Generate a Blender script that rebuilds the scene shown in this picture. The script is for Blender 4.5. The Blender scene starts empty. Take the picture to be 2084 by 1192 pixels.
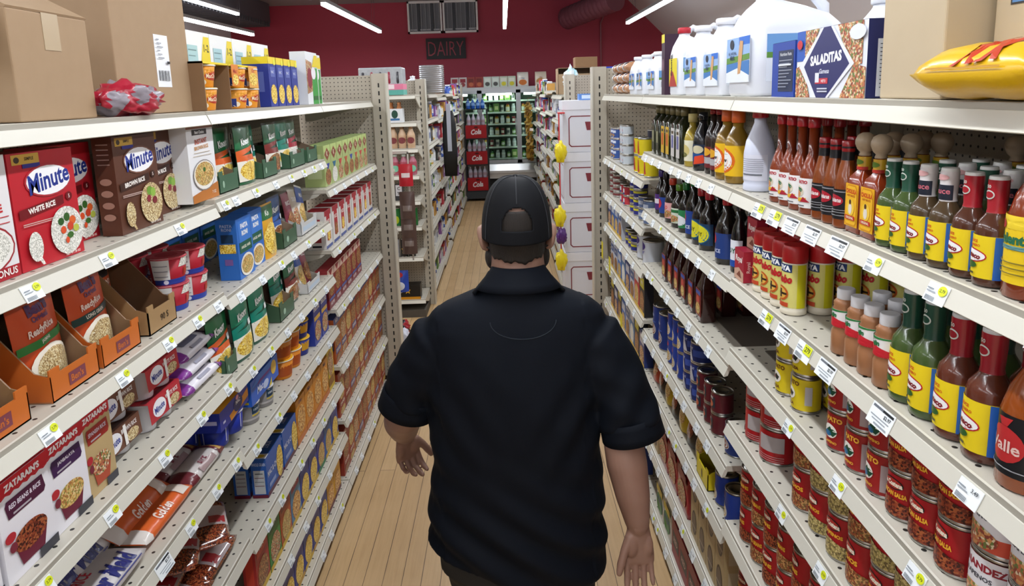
# Grocery aisle seen from behind a shopper.  All geometry is in metres: the aisle runs along +Y.
import bpy, math, random
from math import sin, cos, pi, radians, sqrt, atan2
from mathutils import Vector, Matrix
random.seed(7)
C = bpy.context.scene.collection
SC = bpy.context.scene

# ------------------------------------------------------------------ camera
cam_d = bpy.data.cameras.new('camera'); cam = bpy.data.objects.new('camera', cam_d); C.objects.link(cam)
F, PX, PY, YAW, PIT, ROL, CH = 1364.2, 1042.0, 415.3, .0088, .1657, -.0308, 2.026
fwd = Vector((sin(YAW)*cos(PIT), cos(YAW)*cos(PIT), -sin(PIT)))
rgt = Vector((cos(YAW), -sin(YAW), 0)); upv = rgt.cross(fwd)
r2 = cos(ROL)*rgt + sin(ROL)*upv; u2 = -sin(ROL)*rgt + cos(ROL)*upv
cam.matrix_world = Matrix(((r2.x, u2.x, -fwd.x, 0), (r2.y, u2.y, -fwd.y, 0), (r2.z, u2.z, -fwd.z, CH), (0, 0, 0, 1)))
cam_d.sensor_fit = 'HORIZONTAL'; cam_d.sensor_width = 36; cam_d.lens = F*36/2084
cam_d.shift_y = -(596-PY)/2084; cam_d.clip_start = .05; cam_d.clip_end = 60
SC.camera = cam
# ------------------------------------------------------------------ world, exposure
w = bpy.data.worlds.new('world'); SC.world = w; w.use_nodes = True
w.node_tree.nodes['Background'].inputs[0].default_value = (.80, .84, .90, 1)
w.node_tree.nodes['Background'].inputs[1].default_value = .10
SC.view_settings.view_transform = 'Standard'; SC.view_settings.look = 'None'
SC.view_settings.gamma = 1; SC.view_settings.use_curve_mapping = False
SC.view_settings.exposure = -0.4
TUBE_Z, TUBE_E, LAMP_W = 3.1, 14.0, 52.0
TUBE_ROWS = [(-4.15, 11.6), (-2.05, 11.75), (.07, 11.7), (2.12, 11.5)]

# ------------------------------------------------------------------ materials
def lin(h):
    h = h.lstrip('#')
    if len(h) == 3: h = ''.join(c*2 for c in h)
    out = []
    for i in (0, 2, 4):
        c = int(h[i:i+2], 16)/255
        out.append(c/12.92 if c <= .04045 else ((c+.055)/1.055)**2.4)
    return (*out, 1)
MC = {}
# name: (cell size, base, speck colours...)
FOOD = {'rice': (.0035, 'd9d8d0', 'f4f2ea', 'b9b8ae'), 'brice': (.004, 'b59868', 'd3bd8c', '8a6c40', 'e3d6ae'),
        'bowl': (.006, 'c8a25a', 'dcc48a', 'a8703c', '8f8a44', 'd9b36a'), 'pasta': (.007, 'e0b93a', 'f2d566', 'b98a1c', 'f5e08a'),
        'beans': (.006, '6a2a1c', '8d4026', '3f1812', 'a45a34'), 'salad': (.007, 'b8694a', '6e7a44', 'c8905a', 'd8c8a8', '8a4436'),
        'penne': (.006, '8a7a4a', 'a8985a', '6a5a38', 'c8b47a'), 'crack': (.01, 'c98a3e', 'e3b066', 'a0642a', 'f0d090'),
        'mixed': (.006, '9a5232', 'c0905a', '7a5e34', '6a3a26'), 'cap': (.006, '16181c', '1c1f24', '101216')}
def mat(key, rough=.5, metal=0.0, coat=0.0, emit=0.0, spec=.5, trans=0.0):
    k = (key, rough, metal, coat, emit, spec, trans)
    if k in MC: return MC[k]
    m = bpy.data.materials.new(str(key)); m.use_nodes = True; nt = m.node_tree; b = nt.nodes['Principled BSDF']
    b.inputs['Roughness'].default_value = rough; b.inputs['Metallic'].default_value = metal
    b.inputs['Coat Weight'].default_value = coat; b.inputs['Coat Roughness'].default_value = .08
    b.inputs['Specular IOR Level'].default_value = spec; b.inputs['Transmission Weight'].default_value = trans
    if key in FOOD:
        sp = FOOD[key]; v = nt.nodes.new('ShaderNodeTexVoronoi'); v.inputs['Scale'].default_value = 1.7/sp[0]
        tc = nt.nodes.new('ShaderNodeTexCoord'); nt.links.new(tc.outputs['Object'], v.inputs['Vector'])
        r = nt.nodes.new('ShaderNodeValToRGB'); r.color_ramp.interpolation = 'CONSTANT'
        sep = nt.nodes.new('ShaderNodeSeparateColor'); nt.links.new(v.outputs['Color'], sep.inputs[0]); nt.links.new(sep.outputs[0], r.inputs[0])
        cols = sp[1:]
        while len(r.color_ramp.elements) < len(cols): r.color_ramp.elements.new(.5)
        for i, c in enumerate(cols): r.color_ramp.elements[i].position = i/len(cols); r.color_ramp.elements[i].color = lin(c)
        nt.links.new(r.outputs[0], b.inputs['Base Color'])
    else:
        b.inputs['Base Color'].default_value = lin(key)
    if emit:
        b.inputs['Emission Color'].default_value = lin(key); b.inputs['Emission Strength'].default_value = emit
    MC[k] = m; return m
def P(c): return mat(c, .42, spec=.35)                 # printed board or paper
def G(c): return mat(c, .16, coat=.3)                    # glossy plastic, glass
def S(c): return mat(c, .28, spec=.5, coat=.15)          # foil and film
def M(c='c8c8c6', r=.28): return mat(c, r, metal=1.0)
def node_mat(name, build, rough=.5):
    m = bpy.data.materials.new(name); m.use_nodes = True; nt = m.node_tree; b = nt.nodes['Principled BSDF']
    b.inputs['Roughness'].default_value = rough; build(nt, b); return m
def mth(nt, op, a, bb=None):
    n = nt.nodes.new('ShaderNodeMath'); n.operation = op
    for i, x in enumerate((a, bb)):
        if x is None: continue
        if isinstance(x, (int, float)): n.inputs[i].default_value = x
        else: nt.links.new(x, n.inputs[i])
    return n.outputs[0]
def mixc(nt, fac, a, bb):
    n = nt.nodes.new('ShaderNodeMix'); n.data_type = 'RGBA'
    nt.links.new(fac, n.inputs[0])
    for i, x in ((6, a), (7, bb)):
        if isinstance(x, str): n.inputs[i].default_value = lin(x)
        else: nt.links.new(x, n.inputs[i])
    return n.outputs[2]
def dots(axes, sx, sy, rad, base, hole, maxcoord=None):
    def f(nt, b):
        tc = nt.nodes.new('ShaderNodeTexCoord'); se = nt.nodes.new('ShaderNodeSeparateXYZ'); nt.links.new(tc.outputs['Object'], se.inputs[0])
        a = se.outputs['XYZ'.index(axes[0])]; c = se.outputs['XYZ'.index(axes[1])]
        fa = mth(nt, 'MULTIPLY', mth(nt, 'SUBTRACT', mth(nt, 'FRACT', mth(nt, 'DIVIDE', a, sx)), .5), sx)
        fc = mth(nt, 'MULTIPLY', mth(nt, 'SUBTRACT', mth(nt, 'FRACT', mth(nt, 'DIVIDE', c, sy)), .5), sy)
        d = mth(nt, 'ADD', mth(nt, 'MULTIPLY', fa, fa), mth(nt, 'MULTIPLY', fc, fc))
        m_ = mth(nt, 'LESS_THAN', d, rad*rad)
        nz = nt.nodes.new('ShaderNodeTexNoise'); nz.inputs['Scale'].default_value = 9
        nt.links.new(tc.outputs['Object'], nz.inputs['Vector'])
        bc = mixc(nt, mth(nt, 'MULTIPLY', nz.outputs[0], .35), base, 'aaa497')
        nt.links.new(mixc(nt, m_, bc, hole), b.inputs['Base Color'])
    return f
SHELFW = mat('c4c0b3', .38); RAILW = mat('cfccc0', .34)
DECK = node_mat('shelf deck with punched holes', dots('XY', .0508, .0254*1.5, .0042, 'c6c1b4', '2a2825'), .36)
PEG = node_mat('pegboard', dots('XZ', .0254, .0254, .0034, 'b3aa9a', '2a2622'), .6)
UPR = node_mat('slotted upright', dots('XZ', 5, .0254, .0001, 'bdb6a6', 'bdb6a6'), .4)

# ------------------------------------------------------------------ mesh builder
class MB:
    def __init__(s): s.v = []; s.f = []; s.m = []; s.sm = []; s.mats = []
    def mi(s, m):
        if isinstance(m, str): m = P(m)
        if m not in s.mats: s.mats.append(m)
        return s.mats.index(m)
    def face(s, idx, m, smooth=False): s.f.append(idx); s.m.append(s.mi(m)); s.sm.append(smooth)
    def poly(s, pts, m, smooth=False):
        n = len(s.v); s.v += [tuple(p) for p in pts]; s.face(list(range(n, n+len(pts))), m, smooth)
    def box(s, x0, x1, y0, y1, z0, z1, m, T=None):
        n = len(s.v); P_ = [(x, y, z) for z in (z0, z1) for y in (y0, y1) for x in (x0, x1)]
        if T: P_ = [tuple(T @ Vector(p)) for p in P_]
        s.v += P_
        for q in ((0, 2, 3, 1), (4, 5, 7, 6), (0, 1, 5, 4), (1, 3, 7, 5), (3, 2, 6, 7), (2, 0, 4, 6)): s.face([n+i for i in q], m)
    def loft(s, rings, m, smooth=True, cap0=True, cap1=True, close=True, ms=None):
        n = len(s.v); k = len(rings[0])
        for r in rings: s.v += [tuple(p) for p in r]
        for i in range(len(rings)-1):
            mm = ms[i] if ms else m
            for j in range(k if close else k-1):
                a, b = n+i*k+j, n+i*k+(j+1) % k
                s.face([a, b, b+k, a+k], mm, smooth)
        if cap0: s.face([n+j for j in range(k)][::-1], ms[0] if ms else m)
        if cap1: s.face([n+(len(rings)-1)*k+j for j in range(k)], ms[-1] if ms else m)
    def lathe(s, prof, m, n=20, ms=None, smooth=True, T=None, cap0=True, cap1=True):
        rings = [[(r*cos(2*pi*j/n), r*sin(2*pi*j/n), z) for j in range(n)] for r, z in prof]
        if T: rings = [[tuple(T @ Vector(p)) for p in r] for r in rings]
        s.loft(rings, m, smooth, cap0, cap1, ms=ms)
    def tube(s, pts, r, m, n=8):
        rings = []
        pts = [Vector(p) for p in pts]
        for i, p in enumerate(pts):
            t = (pts[min(i+1, len(pts)-1)]-pts[max(i-1, 0)]).normalized()
            a = t.orthogonal().normalized() if i == 0 else (a - t*a.dot(t)).normalized()
            b = t.cross(a); rr = r[i] if isinstance(r, (list, tuple)) else r
            rings.append([tuple(p+a*rr*cos(2*pi*j/n)+b*rr*sin(2*pi*j/n)) for j in range(n)])
        s.loft(rings, m)
    def build(s, name, parent=None, bevel=0):
        me = bpy.data.meshes.new(name); me.from_pydata(s.v, [], s.f)
        for m in s.mats: me.materials.append(m)
        me.polygons.foreach_set('material_index', s.m); me.polygons.foreach_set('use_smooth', s.sm); me.update()
        o = bpy.data.objects.new(name, me); C.objects.link(o)
        if parent is not None: o.parent = parent
        if bevel:
            b = o.modifiers.new('b', 'BEVEL'); b.width = bevel; b.segments = 2; b.limit_method = 'ANGLE'; b.angle_limit = .8
        return o
def rrect(hw, hd, r, n=4, cx=0, cy=0, z=0):
    out = []
    for qx, qy, a0 in ((1, 1, 0), (-1, 1, 90), (-1, -1, 180), (1, -1, 270)):
        for i in range(n+1):
            a = radians(a0+90*i/n); out.append((cx+qx*(hw-r)+r*cos(a), cy+qy*(hd-r)+r*sin(a), z))
    return out
def empty(name, loc=(0, 0, 0), rz=0):
    o = bpy.data.objects.new(name, None); C.objects.link(o); o.location = loc; o.rotation_euler.z = rz; o.empty_display_size = .05; return o
def tag(o, label, cat, group=None):
    o['label'] = label; o['category'] = cat
    if group: o['group'] = group
    elif 'group' in o: del o['group']
    return o
def struct(o): o['kind'] = 'structure'; return o
def kids(o): return [c for c in ALLK.get(o, [])]
ALLK = {}
def par(c, p): c.parent = p; ALLK.setdefault(p, []).append(c); return c
def dup(o):
    c = o.copy(); C.objects.link(c)
    for k in o.children:
        d = k.copy(); C.objects.link(d); d.parent = c
        for g in k.children:
            e = g.copy(); C.objects.link(e); e.parent = d
    return c
USED = set()
def put(o, x, y, z, rz, label, cat, group=None, tilt=None, sc=None):
    if o in USED: o = dup(o)
    USED.add(o)
    o.location = (x, y, z); o.rotation_euler = (tilt[0] if tilt else 0, tilt[1] if tilt else 0, rz)
    if sc: o.scale = sc if isinstance(sc, tuple) else (sc, sc, sc)
    if tilt:   # keep the lowest corner on the surface
        R = Matrix.Rotation(tilt[1], 3, 'Y') @ Matrix.Rotation(tilt[0], 3, 'X'); o.location.z += -min((R @ v.co).z for v in o.data.vertices)*(o.scale[2] if sc else 1)
    return tag(o, label, cat, group)

# ------------------------------------------------------------------ printed artwork
GL = {}
def glyphs(txt, bold=0, shear=0):
    k = (txt, bold, shear)
    if k in GL: return GL[k]
    cu = bpy.data.curves.new('t', 'FONT'); cu.body = txt; cu.resolution_u = 2; cu.offset = bold; cu.shear = shear; cu.fill_mode = 'FRONT'
    o = bpy.data.objects.new('t', cu); C.objects.link(o)
    me = bpy.data.meshes.new_from_object(o.evaluated_get(bpy.context.evaluated_depsgraph_get()))
    vs = [(v.co.x, v.co.y) for v in me.vertices]; fs = [list(p.vertices) for p in me.polygons if p.area > 1e-7]
    bpy.data.objects.remove(o); bpy.data.curves.remove(cu); bpy.data.meshes.remove(me)
    x0 = min(v[0] for v in vs); x1 = max(v[0] for v in vs); y1 = max(v[1] for v in vs); y0 = min(v[1] for v in vs)
    GL[k] = ([((x-x0)/(x1-x0)-.5, (y-y0)/(y1-y0)-.5) for x, y in vs], fs, (x1-x0)/(y1-y0)); return GL[k]
def art(mb, surf, w, h, items, curved=0, d0=.0003, dd=.00022, mf=P):
    """surf(u, v, d) maps metres across, metres up and lift to a point; items use fractions of w and h."""
    d = d0
    for it in items:
        k = it[0]; d += dd
        if k == 't':
            txt, cu, cv, th, c = it[1:6]; mw = it[6] if len(it) > 6 else .9; rot = it[7] if len(it) > 7 else 0
            bold = it[8] if len(it) > 8 else .02; sh = it[9] if len(it) > 9 else 0
            vs, fs, asp = glyphs(txt, bold, sh); H = th*h; W = H*asp
            lim = mw*(w if abs(sin(radians(rot))) < .7 else h)
            if W > lim: W = lim
            cr, sr = cos(radians(rot)), sin(radians(rot)); n = len(mb.v); m = mb.mi(mf(c) if isinstance(c, str) else c)
            for a, b in vs:
                a *= W; b *= H; mb.v.append(tuple(surf(cu*w+a*cr-b*sr, cv*h+a*sr+b*cr, d)))
            for f_ in fs: mb.f.append([n+i for i in f_]); mb.m.append(m); mb.sm.append(False)
            continue
        if k == 'r': u0, v0, u1, v1, c = it[1:]; pts = [(u0, v0), (u1, v0), (u1, v1), (u0, v1)]
        elif k == 'e':
            cu, cv, ru, rv, c = it[1:]; N = 20; pts = [(cu+ru*cos(2*pi*i/N), cv+rv*sin(2*pi*i/N)) for i in range(N)]
        else: pts, c = it[1], it[2]
        m = mf(c) if isinstance(c, str) else c
        pts = [(a*w, b*h) for a, b in pts]
        if not curved: mb.poly([surf(a, b, d) for a, b in pts], m); continue
        q = []
        for i, p in enumerate(pts):
            p2 = pts[(i+1) % len(pts)]; L = math.hypot(p2[0]-p[0], p2[1]-p[1]); s_ = max(1, math.ceil(L/curved))
            q += [(p[0]+(p2[0]-p[0])*j/s_, p[1]+(p2[1]-p[1])*j/s_) for j in range(s_)]
        cx = sum(p[0] for p in q)/len(q); cy = sum(p[1] for p in q)/len(q)
        R = max(math.hypot(p[0]-cx, p[1]-cy) for p in q); K = max(1, math.ceil(R/curved))
        n = len(mb.v); mb.v.append(tuple(surf(cx, cy, d)))
        for r_ in range(1, K+1):
            for p in q: mb.v.append(tuple(surf(cx+(p[0]-cx)*r_/K, cy+(p[1]-cy)*r_/K, d)))
        L = len(q); mm = mb.mi(m)
        for j in range(L):
            mb.f.append([n, n+1+j, n+1+(j+1) % L]); mb.m.append(mm); mb.sm.append(True)
            for r_ in range(K-1):
                a = n+1+r_*L+j; b = n+1+r_*L+(j+1) % L
                mb.f.append([a, a+L, b+L, b]); mb.m.append(mm); mb.sm.append(True)

# ------------------------------------------------------------------ product builders (front faces local -Y)
def carton_mb(mb, w, h, d, base, front=(), left=(), right=(), top=(), z0=0, y0=0, x0=0, mf=P):
    bm = mf(base) if isinstance(base, str) else base
    mb.box(x0-w/2, x0+w/2, y0, y0+d, z0, z0+h, bm)
    art(mb, lambda u, v, e: (x0-w/2+u, y0-e, z0+v), w, h, front, mf=mf)
    art(mb, lambda u, v, e: (x0-w/2-e, y0+d-u, z0+v), d, h, left, mf=mf)
    art(mb, lambda u, v, e: (x0+w/2+e, y0+u, z0+v), d, h, right, mf=mf)
    art(mb, lambda u, v, e: (x0-w/2+u, y0+v, z0+h+e), w, d, top, mf=mf)
def carton(name, w, h, d, base, front=(), left=(), right=(), top=(), mf=P, flaps=False):
    mb = MB(); carton_mb(mb, w, h, d, base, front, left, right, top, mf=mf)
    return mb.build(name)
def cylsurf(r, z0, span, y0=0):
    rf = r if callable(r) else (lambda v: r)
    def f(u, v, e):
        R = rf(v)+e; a = -pi/2 + (u-span/2)/(rf(0) if callable(r) else r)
        return (R*cos(a), y0+R*sin(a), z0+v)
    return f
def can(name, r, h, art_, base, full=.75, lidc='b9b7b2', n=22, seam=True):
    """steel can: rim and bare steel body, printed paper label around it, lid as a part"""
    mb = MB(); e = r*.04
    mb.lathe([(r-e*1.6, 0), (r, .0012), (r, .004), (r-e, .006), (r-e, h-.006), (r, h-.004), (r, h-.0006), (r-e, h), (r-e*1.4, h-.0035)], M(lidc, .3), n)
    o = mb.build(name)
    lb = MB(); lb.lathe([(r-.0004, .0065), (r-.0004, h-.0065)], P(base), n, cap0=False, cap1=False)
    W = 2*pi*r*full
    art(lb, cylsurf(r, .0065, W), W, h-.013, art_, curved=r*.35)
    lb.build('paper_label', o)
    ld = MB(); ld.lathe([(r-e*1.5, h-.0034), (r*.8, h-.0034), (r*.78, h-.0026), (r*.55, h-.0026), (r*.53, h-.0034), (.0005, h-.0032)], M('a9a8a4', .25), n, cap0=False)
    ld.build('lid', o); return o
def bottle(name, prof, glass, cap, capm, label=None, n=20, sq=None, neck=None, ms=None):
    """prof, cap: [(r, z)]; label: (z0, z1, radius, span, base, items) or a list of those"""
    mb = MB(); gm = glass if not isinstance(glass, str) else G(glass)
    if sq:   # rounded square body
        rings = []
        for r, z in prof:
            k = min(1, r/max(p[0] for p in prof)); rings.append(rrect(r, r*sq, r*(.35 if k > .8 else .98 if sq == 1 else .6)*.999*min(1, sq), 4, 0, 0, z))
        mb.loft(rings, gm, ms=ms)
    else: mb.lathe(prof, gm, n, ms=ms)
    o = mb.build(name)
    cb = MB(); cb.lathe(cap, capm if not isinstance(capm, str) else G(capm), n); cb.build('cap', o)
    if neck:
        nb = MB(); nb.lathe(neck[0], S(neck[1]), n, cap0=False, cap1=False)
        if len(neck) > 2:
            r = neck[0][0][0]; h_ = neck[0][-1][1]-neck[0][0][1]; W = pi*r
            rb, rt = neck[0][0][0], neck[0][-1][0]
            art(nb, cylsurf(lambda v: rb+(rt-rb)*v/h_, neck[0][0][1], W), W, h_, neck[2], curved=r*.4, d0=.0006)
        nb.build('neck_sleeve', o)
    labs = label if isinstance(label, list) else [label] if label else []
    for z0, z1, R, span, base, items in labs:
        lb = MB(); h = z1-z0
        if sq:
            W = 2*R*.86; yb = -R*sq if sq else -R
            lb.box(-W/2, W/2, yb-.0006, yb+.0005, z0, z1, P(base))
            art(lb, lambda u, v, e: (u-W/2, yb-.0006-e, z0+v), W, h, items)
            lb.box(-R-.0006, -R+.0005, -W*sq/2, W*sq/2, z0, z1, P(base))
            art(lb, lambda u, v, e: (-R-.0006-e, W*sq/2-u, z0+v), W*sq, h, [i for i in items if i[0] != 't'])
        else:
            W = R*radians(span); kk = max(6, int(span/14))
            lb.loft([[(( R+.0004)*cos(-pi/2-radians(span)/2+radians(span)*j/kk), (R+.0004)*sin(-pi/2-radians(span)/2+radians(span)*j/kk), z) for j in range(kk+1)] for z in (z0, z1)], P(base), cap0=False, cap1=False, close=False)
            art(lb, cylsurf(R+.0004, z0, W), W, h, items, curved=R*.35)
        lb.build('paper_label', o)
    return o
def pouch(name, w, h, d, base, items, mf=S, seed=1, back=None):
    """stand-up foil pouch: flat crimped top, bulging middle"""
    rnd = random.Random(seed); nx, nz = 8, 10
    def bul(u, v):
        x = u/w; z = min(max(v/h, 0), 1)
        prof = (min(1, (1-z)*1.5)**.75)*(.85+.15*min(1, z*6)); ed = 1-abs(2*x-1)**2.6
        return d/2*max(.03, prof*ed)+.0025*sin(u*95+seed)*sin(v*60+seed*2)*prof*ed
    def sf(sgn):
        def f(u, v, e): return (u-w/2, sgn*(bul(u, v)+e)*-1, v)
        return f
    mb = MB(); bm = mf(base) if isinstance(base, str) else base
    for sgn in (1, -1):
        n = len(mb.v); s = sf(sgn)
        for j in range(nz+1):
            for i in range(nx+1): mb.v.append(s(w*i/nx, h*j/nz, 0))
        for j in range(nz):
            for i in range(nx):
                a = n+j*(nx+1)+i; q = [a, a+1, a+nx+2, a+nx+1]; mb.face(q if sgn > 0 else q[::-1], bm, True)
    for i in range(nx):   # base gusset
        a = mb.v[i]; b = mb.v[i+1]; mb.poly([a, b, (b[0], -b[1], 0), (a[0], -a[1], 0)], bm)
    art(mb, sf(1), w, h, items, curved=.014, mf=mf, d0=.0008, dd=.0004)
    o = mb.build(name)
    return o
def sack(name, L, W, T, base, items, mf=S, seed=0, nl=14, nw=12, ends=.06):
    """bag lying down: long axis X, thickness Z, sealed flat ends; items printed on the top half"""
    def half(s): # thickness profile along length
        e = min(s, 1-s)/.16; return min(1, max(0, e))**.55
    def pt(s, a, e=0.0, rr=1):
        k = half(s); wob = 1+.04*sin(s*17+seed)+.03*sin(a*3+seed)
        return ((s-.5)*L, cos(a)*(W/2*(.9+.1*k)*1+e), T/2+sin(a)*(T/2*max(.05, k)*wob+e)*rr)
    mb = MB(); bm = mf(base) if isinstance(base, str) else base
    rings = [[pt(i/nl, 2*pi*j/nw) for j in range(nw)] for i in range(nl+1)]; zm = min(q[2] for r in rings for q in r)
    mb.loft(rings, bm)
    art(mb, lambda u, v, e: pt(u/L, 1.2*pi*(1-v/W), e), L, W, items, curved=.016, mf=mf, d0=.0012, dd=.0005)
    mb.v = [(a, b, c-zm) for a, b, c in mb.v]
    return mb.build(name)
def cup(name, r0, r1, h, base, items, lidm, rim='e8e4dc', n=22, lid=None):
    mb = MB(); mb.lathe([(r0*.96, 0), (r0, .002), (r1, h-.004)], P(base), n)
    W = 2*pi*r0*.8; art(mb, cylsurf(lambda v: r0+(r1-r0)*v/h, 0, W), W, h, items, curved=r0*.35)
    o = mb.build(name)
    rb = MB(); rb.lathe([(r1, h-.005), (r1+.0025, h-.004), (r1+.0025, h-.001), (r1, h)], P(rim), n); rb.build('rim', o)
    lb = MB(); lb.lathe([(r1+.001, h), (r1+.001, h+.0012)], S(lidm), n)
    if lid: art(lb, lambda u, v, e: (u-r1, v-r1, h+.0012+e), 2*r1, 2*r1, lid)
    lb.build('lid', o); return o
def tray(name, w, d, hf, hb, base, inner, items=(), side=()):
    """shelf-ready display tray: low front, high back, sloping sides; front at y=0"""
    mb = MB(); t = .003; bm, im = P(base), P(inner)
    for sg in (-1, 1):
        x = sg*w/2; xi = x-sg*t; pr = [(0, 0), (d, 0), (d, hb), (d*.55, hb), (d*.12, hf*1.15), (0, hf)]
        A = [(x, y, z) for y, z in pr]; B = [(xi, y, z) for y, z in pr]
        if sg < 0: A, B = A[::-1], B[::-1]
        mb.poly(A, bm); mb.poly(B[::-1], im); n = len(pr)
        for i in range(n): mb.poly([A[i], B[i], B[(i+1) % n], A[(i+1) % n]], im)
    mb.box(-w/2, w/2, 0, t, 0, hf, bm); mb.box(-w/2, -w/2+w*.2, -.0002, t, hf, hf*1.25, bm); mb.box(w/2-w*.2, w/2, -.0002, t, hf, hf*1.25, bm)
    mb.box(-w/2+t, w/2-t, t, t+.0006, .001, hf, im); mb.box(-w/2, w/2, d-t, d, 0, hb, im); mb.box(-w/2, w/2, 0, d, 0, t, im)
    art(mb, lambda u, v, e: (u-w/2, -.0003-e, v), w, hf, items)
    return mb.build(name)
# ================================================================== the room
YB, CZ, XL = 14.0, 3.87, -5.45
def wood(nt, b):
    tc = nt.nodes.new('ShaderNodeTexCoord'); mp = nt.nodes.new('ShaderNodeMapping'); mp.inputs['Rotation'].default_value = (0, 0, radians(90))
    nt.links.new(tc.outputs['Object'], mp.inputs[0])
    br = nt.nodes.new('ShaderNodeTexBrick'); nt.links.new(mp.outputs[0], br.inputs['Vector'])
    br.offset = .37; br.inputs['Scale'].default_value = 1; br.inputs['Brick Width'].default_value = 1.7; br.inputs['Row Height'].default_value = .082
    br.inputs['Mortar Size'].default_value = .0016; br.inputs['Mortar Smooth'].default_value = .2
    br.inputs['Color1'].default_value = lin('d2b184'); br.inputs['Color2'].default_value = lin('bd9a6c'); br.inputs['Mortar'].default_value = lin('3a2614')
    mp2 = nt.nodes.new('ShaderNodeMapping'); mp2.inputs['Scale'].default_value = (30, 1.4, 1); nt.links.new(tc.outputs['Object'], mp2.inputs[0])
    nz = nt.nodes.new('ShaderNodeTexNoise'); nz.inputs['Scale'].default_value = 3; nz.inputs['Detail'].default_value = 6; nz.inputs['Distortion'].default_value = .6
    nt.links.new(mp2.outputs[0], nz.inputs['Vector'])
    n2 = nt.nodes.new('ShaderNodeTexNoise'); n2.inputs['Scale'].default_value = 4.5; n2.inputs['Detail'].default_value = 5; nt.links.new(tc.outputs['Object'], n2.inputs['Vector'])
    a = mixc(nt, mth(nt, 'MULTIPLY', mth(nt, 'SUBTRACT', nz.outputs[0], .4), .8), br.outputs[0], '9a784c')
    c = mixc(nt, mth(nt, 'MULTIPLY', mth(nt, 'SUBTRACT', n2.outputs[0], .42), .9), a, 'dcbc90')
    nt.links.new(c, b.inputs['Base Color']); b.inputs['Coat Weight'].default_value = .15; b.inputs['Coat Roughness'].default_value = .25
WOOD = node_mat('worn maple strip floor', wood, .42)
def blotch(c1, c2, sc, amt=.5):
    def f(nt, b):
        tc = nt.nodes.new('ShaderNodeTexCoord'); nz = nt.nodes.new('ShaderNodeTexNoise'); nz.inputs['Scale'].default_value = sc; nz.inputs['Detail'].default_value = 5
        nt.links.new(tc.outputs['Object'], nz.inputs['Vector'])
        nt.links.new(mixc(nt, mth(nt, 'MULTIPLY', nz.outputs[0], amt), c1, c2), b.inputs['Base Color'])
    return f
REDW = node_mat('dark red wall paint', blotch('9c2a42', '8a2438', 1.5), .6)
WHW = node_mat('white wall paint', blotch('d6d4da', 'c6c4ca', 1.2), .6)
CEIL = node_mat('grey ceiling paint', blotch('8a888e', '78767c', .8), .7)
KRAFT = node_mat('kraft cardboard', blotch('a68b6c', '94785a', 26, .5), .72)
KRAFTL = node_mat('pale kraft cardboard', blotch('bdac90', 'ae9c80', 20, .5), .72)
KRAFTD = node_mat('brown cardboard inside', blotch('8a6a4a', '7c5e41', 20, .5), .78)
mb = MB(); mb.box(-6, 4.8, -4.5, YB+.3, -.1, 0, WOOD); struct(mb.build('floor'))
mb = MB(); mb.box(XL, 4.8, YB, YB+.2, 0, 4.6, REDW); struct(mb.build('wall_back'))
mb = MB(); mb.box(XL-.2, XL, -4.5, YB+.2, 0, 4.6, WHW); struct(mb.build('wall_left'))
mb = MB(); mb.box(XL-.2, 5, -4.7, -4.5, 0, 4.6, WHW); struct(mb.build('wall_front'))
mb = MB(); mb.box(XL, 2.62, -4.5, YB, CZ, CZ+.15, CEIL); struct(mb.build('ceiling'))
mb = MB()   # vaulted side: leans in towards the ceiling
arc = [(4.55, 0), (4.55, 1.2), (4.3, 1.95), (3.9, 2.5), (3.3, 3.1), (2.6, 3.78), (2.52, 4.2)]
for (x0, z0), (x1, z1) in zip(arc, arc[1:]):
    mb.poly([(x0, -4.5, z0), (x0, YB, z0), (x1, YB, z1), (x1, -4.5, z1)], WHW, True)
mb.poly([(4.8, -4.5, 0), (4.8, -4.5, 4.4), (4.8, YB, 4.4), (4.8, YB, 0)], WHW)
mb.poly([(2.52, -4.5, 4.2), (4.8, -4.5, 4.4), (4.8, YB, 4.4), (2.52, YB, 4.2)], WHW); struct(mb.build('wall_right'))
# ------------------------------------------------------------------ ceiling things
TUBE = mat('f4f8ff', .5, emit=TUBE_E)
def tube_light():
    mb = MB(); mb.box(-.032, .032, -1.83, 1.83, .02, .062, mat('9a9a9c', .5)); o = mb.build('tube_light')
    d = MB(); d.box(-.027, .027, -1.825, 1.825, -.018, .0198, TUBE)
    d.build('diffuser', o)
    for y in (-1.2, 1.2):
        for sx in (-1, 1):
            h = MB(); h.tube([(sx*.02, y, .062), (sx*.02+.0, y+.1, .35), (0, y+.16, CZ-TUBE_Z)], .0022, mat('50484c', .6), 5); h.build('hanging_wire', o)
    return o
tl = tube_light()
ROWN = ['at the far left', 'left of the main aisle', 'straight above the main aisle', 'right of the main aisle']
for k, (x, ye) in enumerate(TUBE_ROWS):
    for j in range(4):
        y = ye-1.83-j*4.15; place = ['by the red back wall', 'over the second stretch of shelving', 'over the near shelving', 'behind the camera'][j]
        put(tl, x, y, TUBE_Z, 0, f'long white tube light hanging {ROWN[k]}, {place}', 'ceiling light', 'hanging tube lights')
        L = bpy.data.lights.new('tube_lamp', 'AREA'); L.shape = 'RECTANGLE'; L.size = .06; L.size_y = 3.6; L.energy = LAMP_W; L.color = (.93, .965, 1.0)
        lo = bpy.data.objects.new('tube_lamp', L); C.objects.link(lo); lo.location = (x, y, TUBE_Z-.022)
mb = MB()   # second twin tube on the far left row
put(tl, -4.3, 9.6, 3.42, 0, 'second white tube light running beside the far left one, set higher', 'ceiling light', 'hanging tube lights')
mb = MB(); LOUV = mat('3c3c42', .6)   # louvred duct under the ceiling at the far left
mb.box(-5.42, -4.5, 6.2, 13.6, 3.5, 3.86, mat('4a494f', .6))
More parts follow.
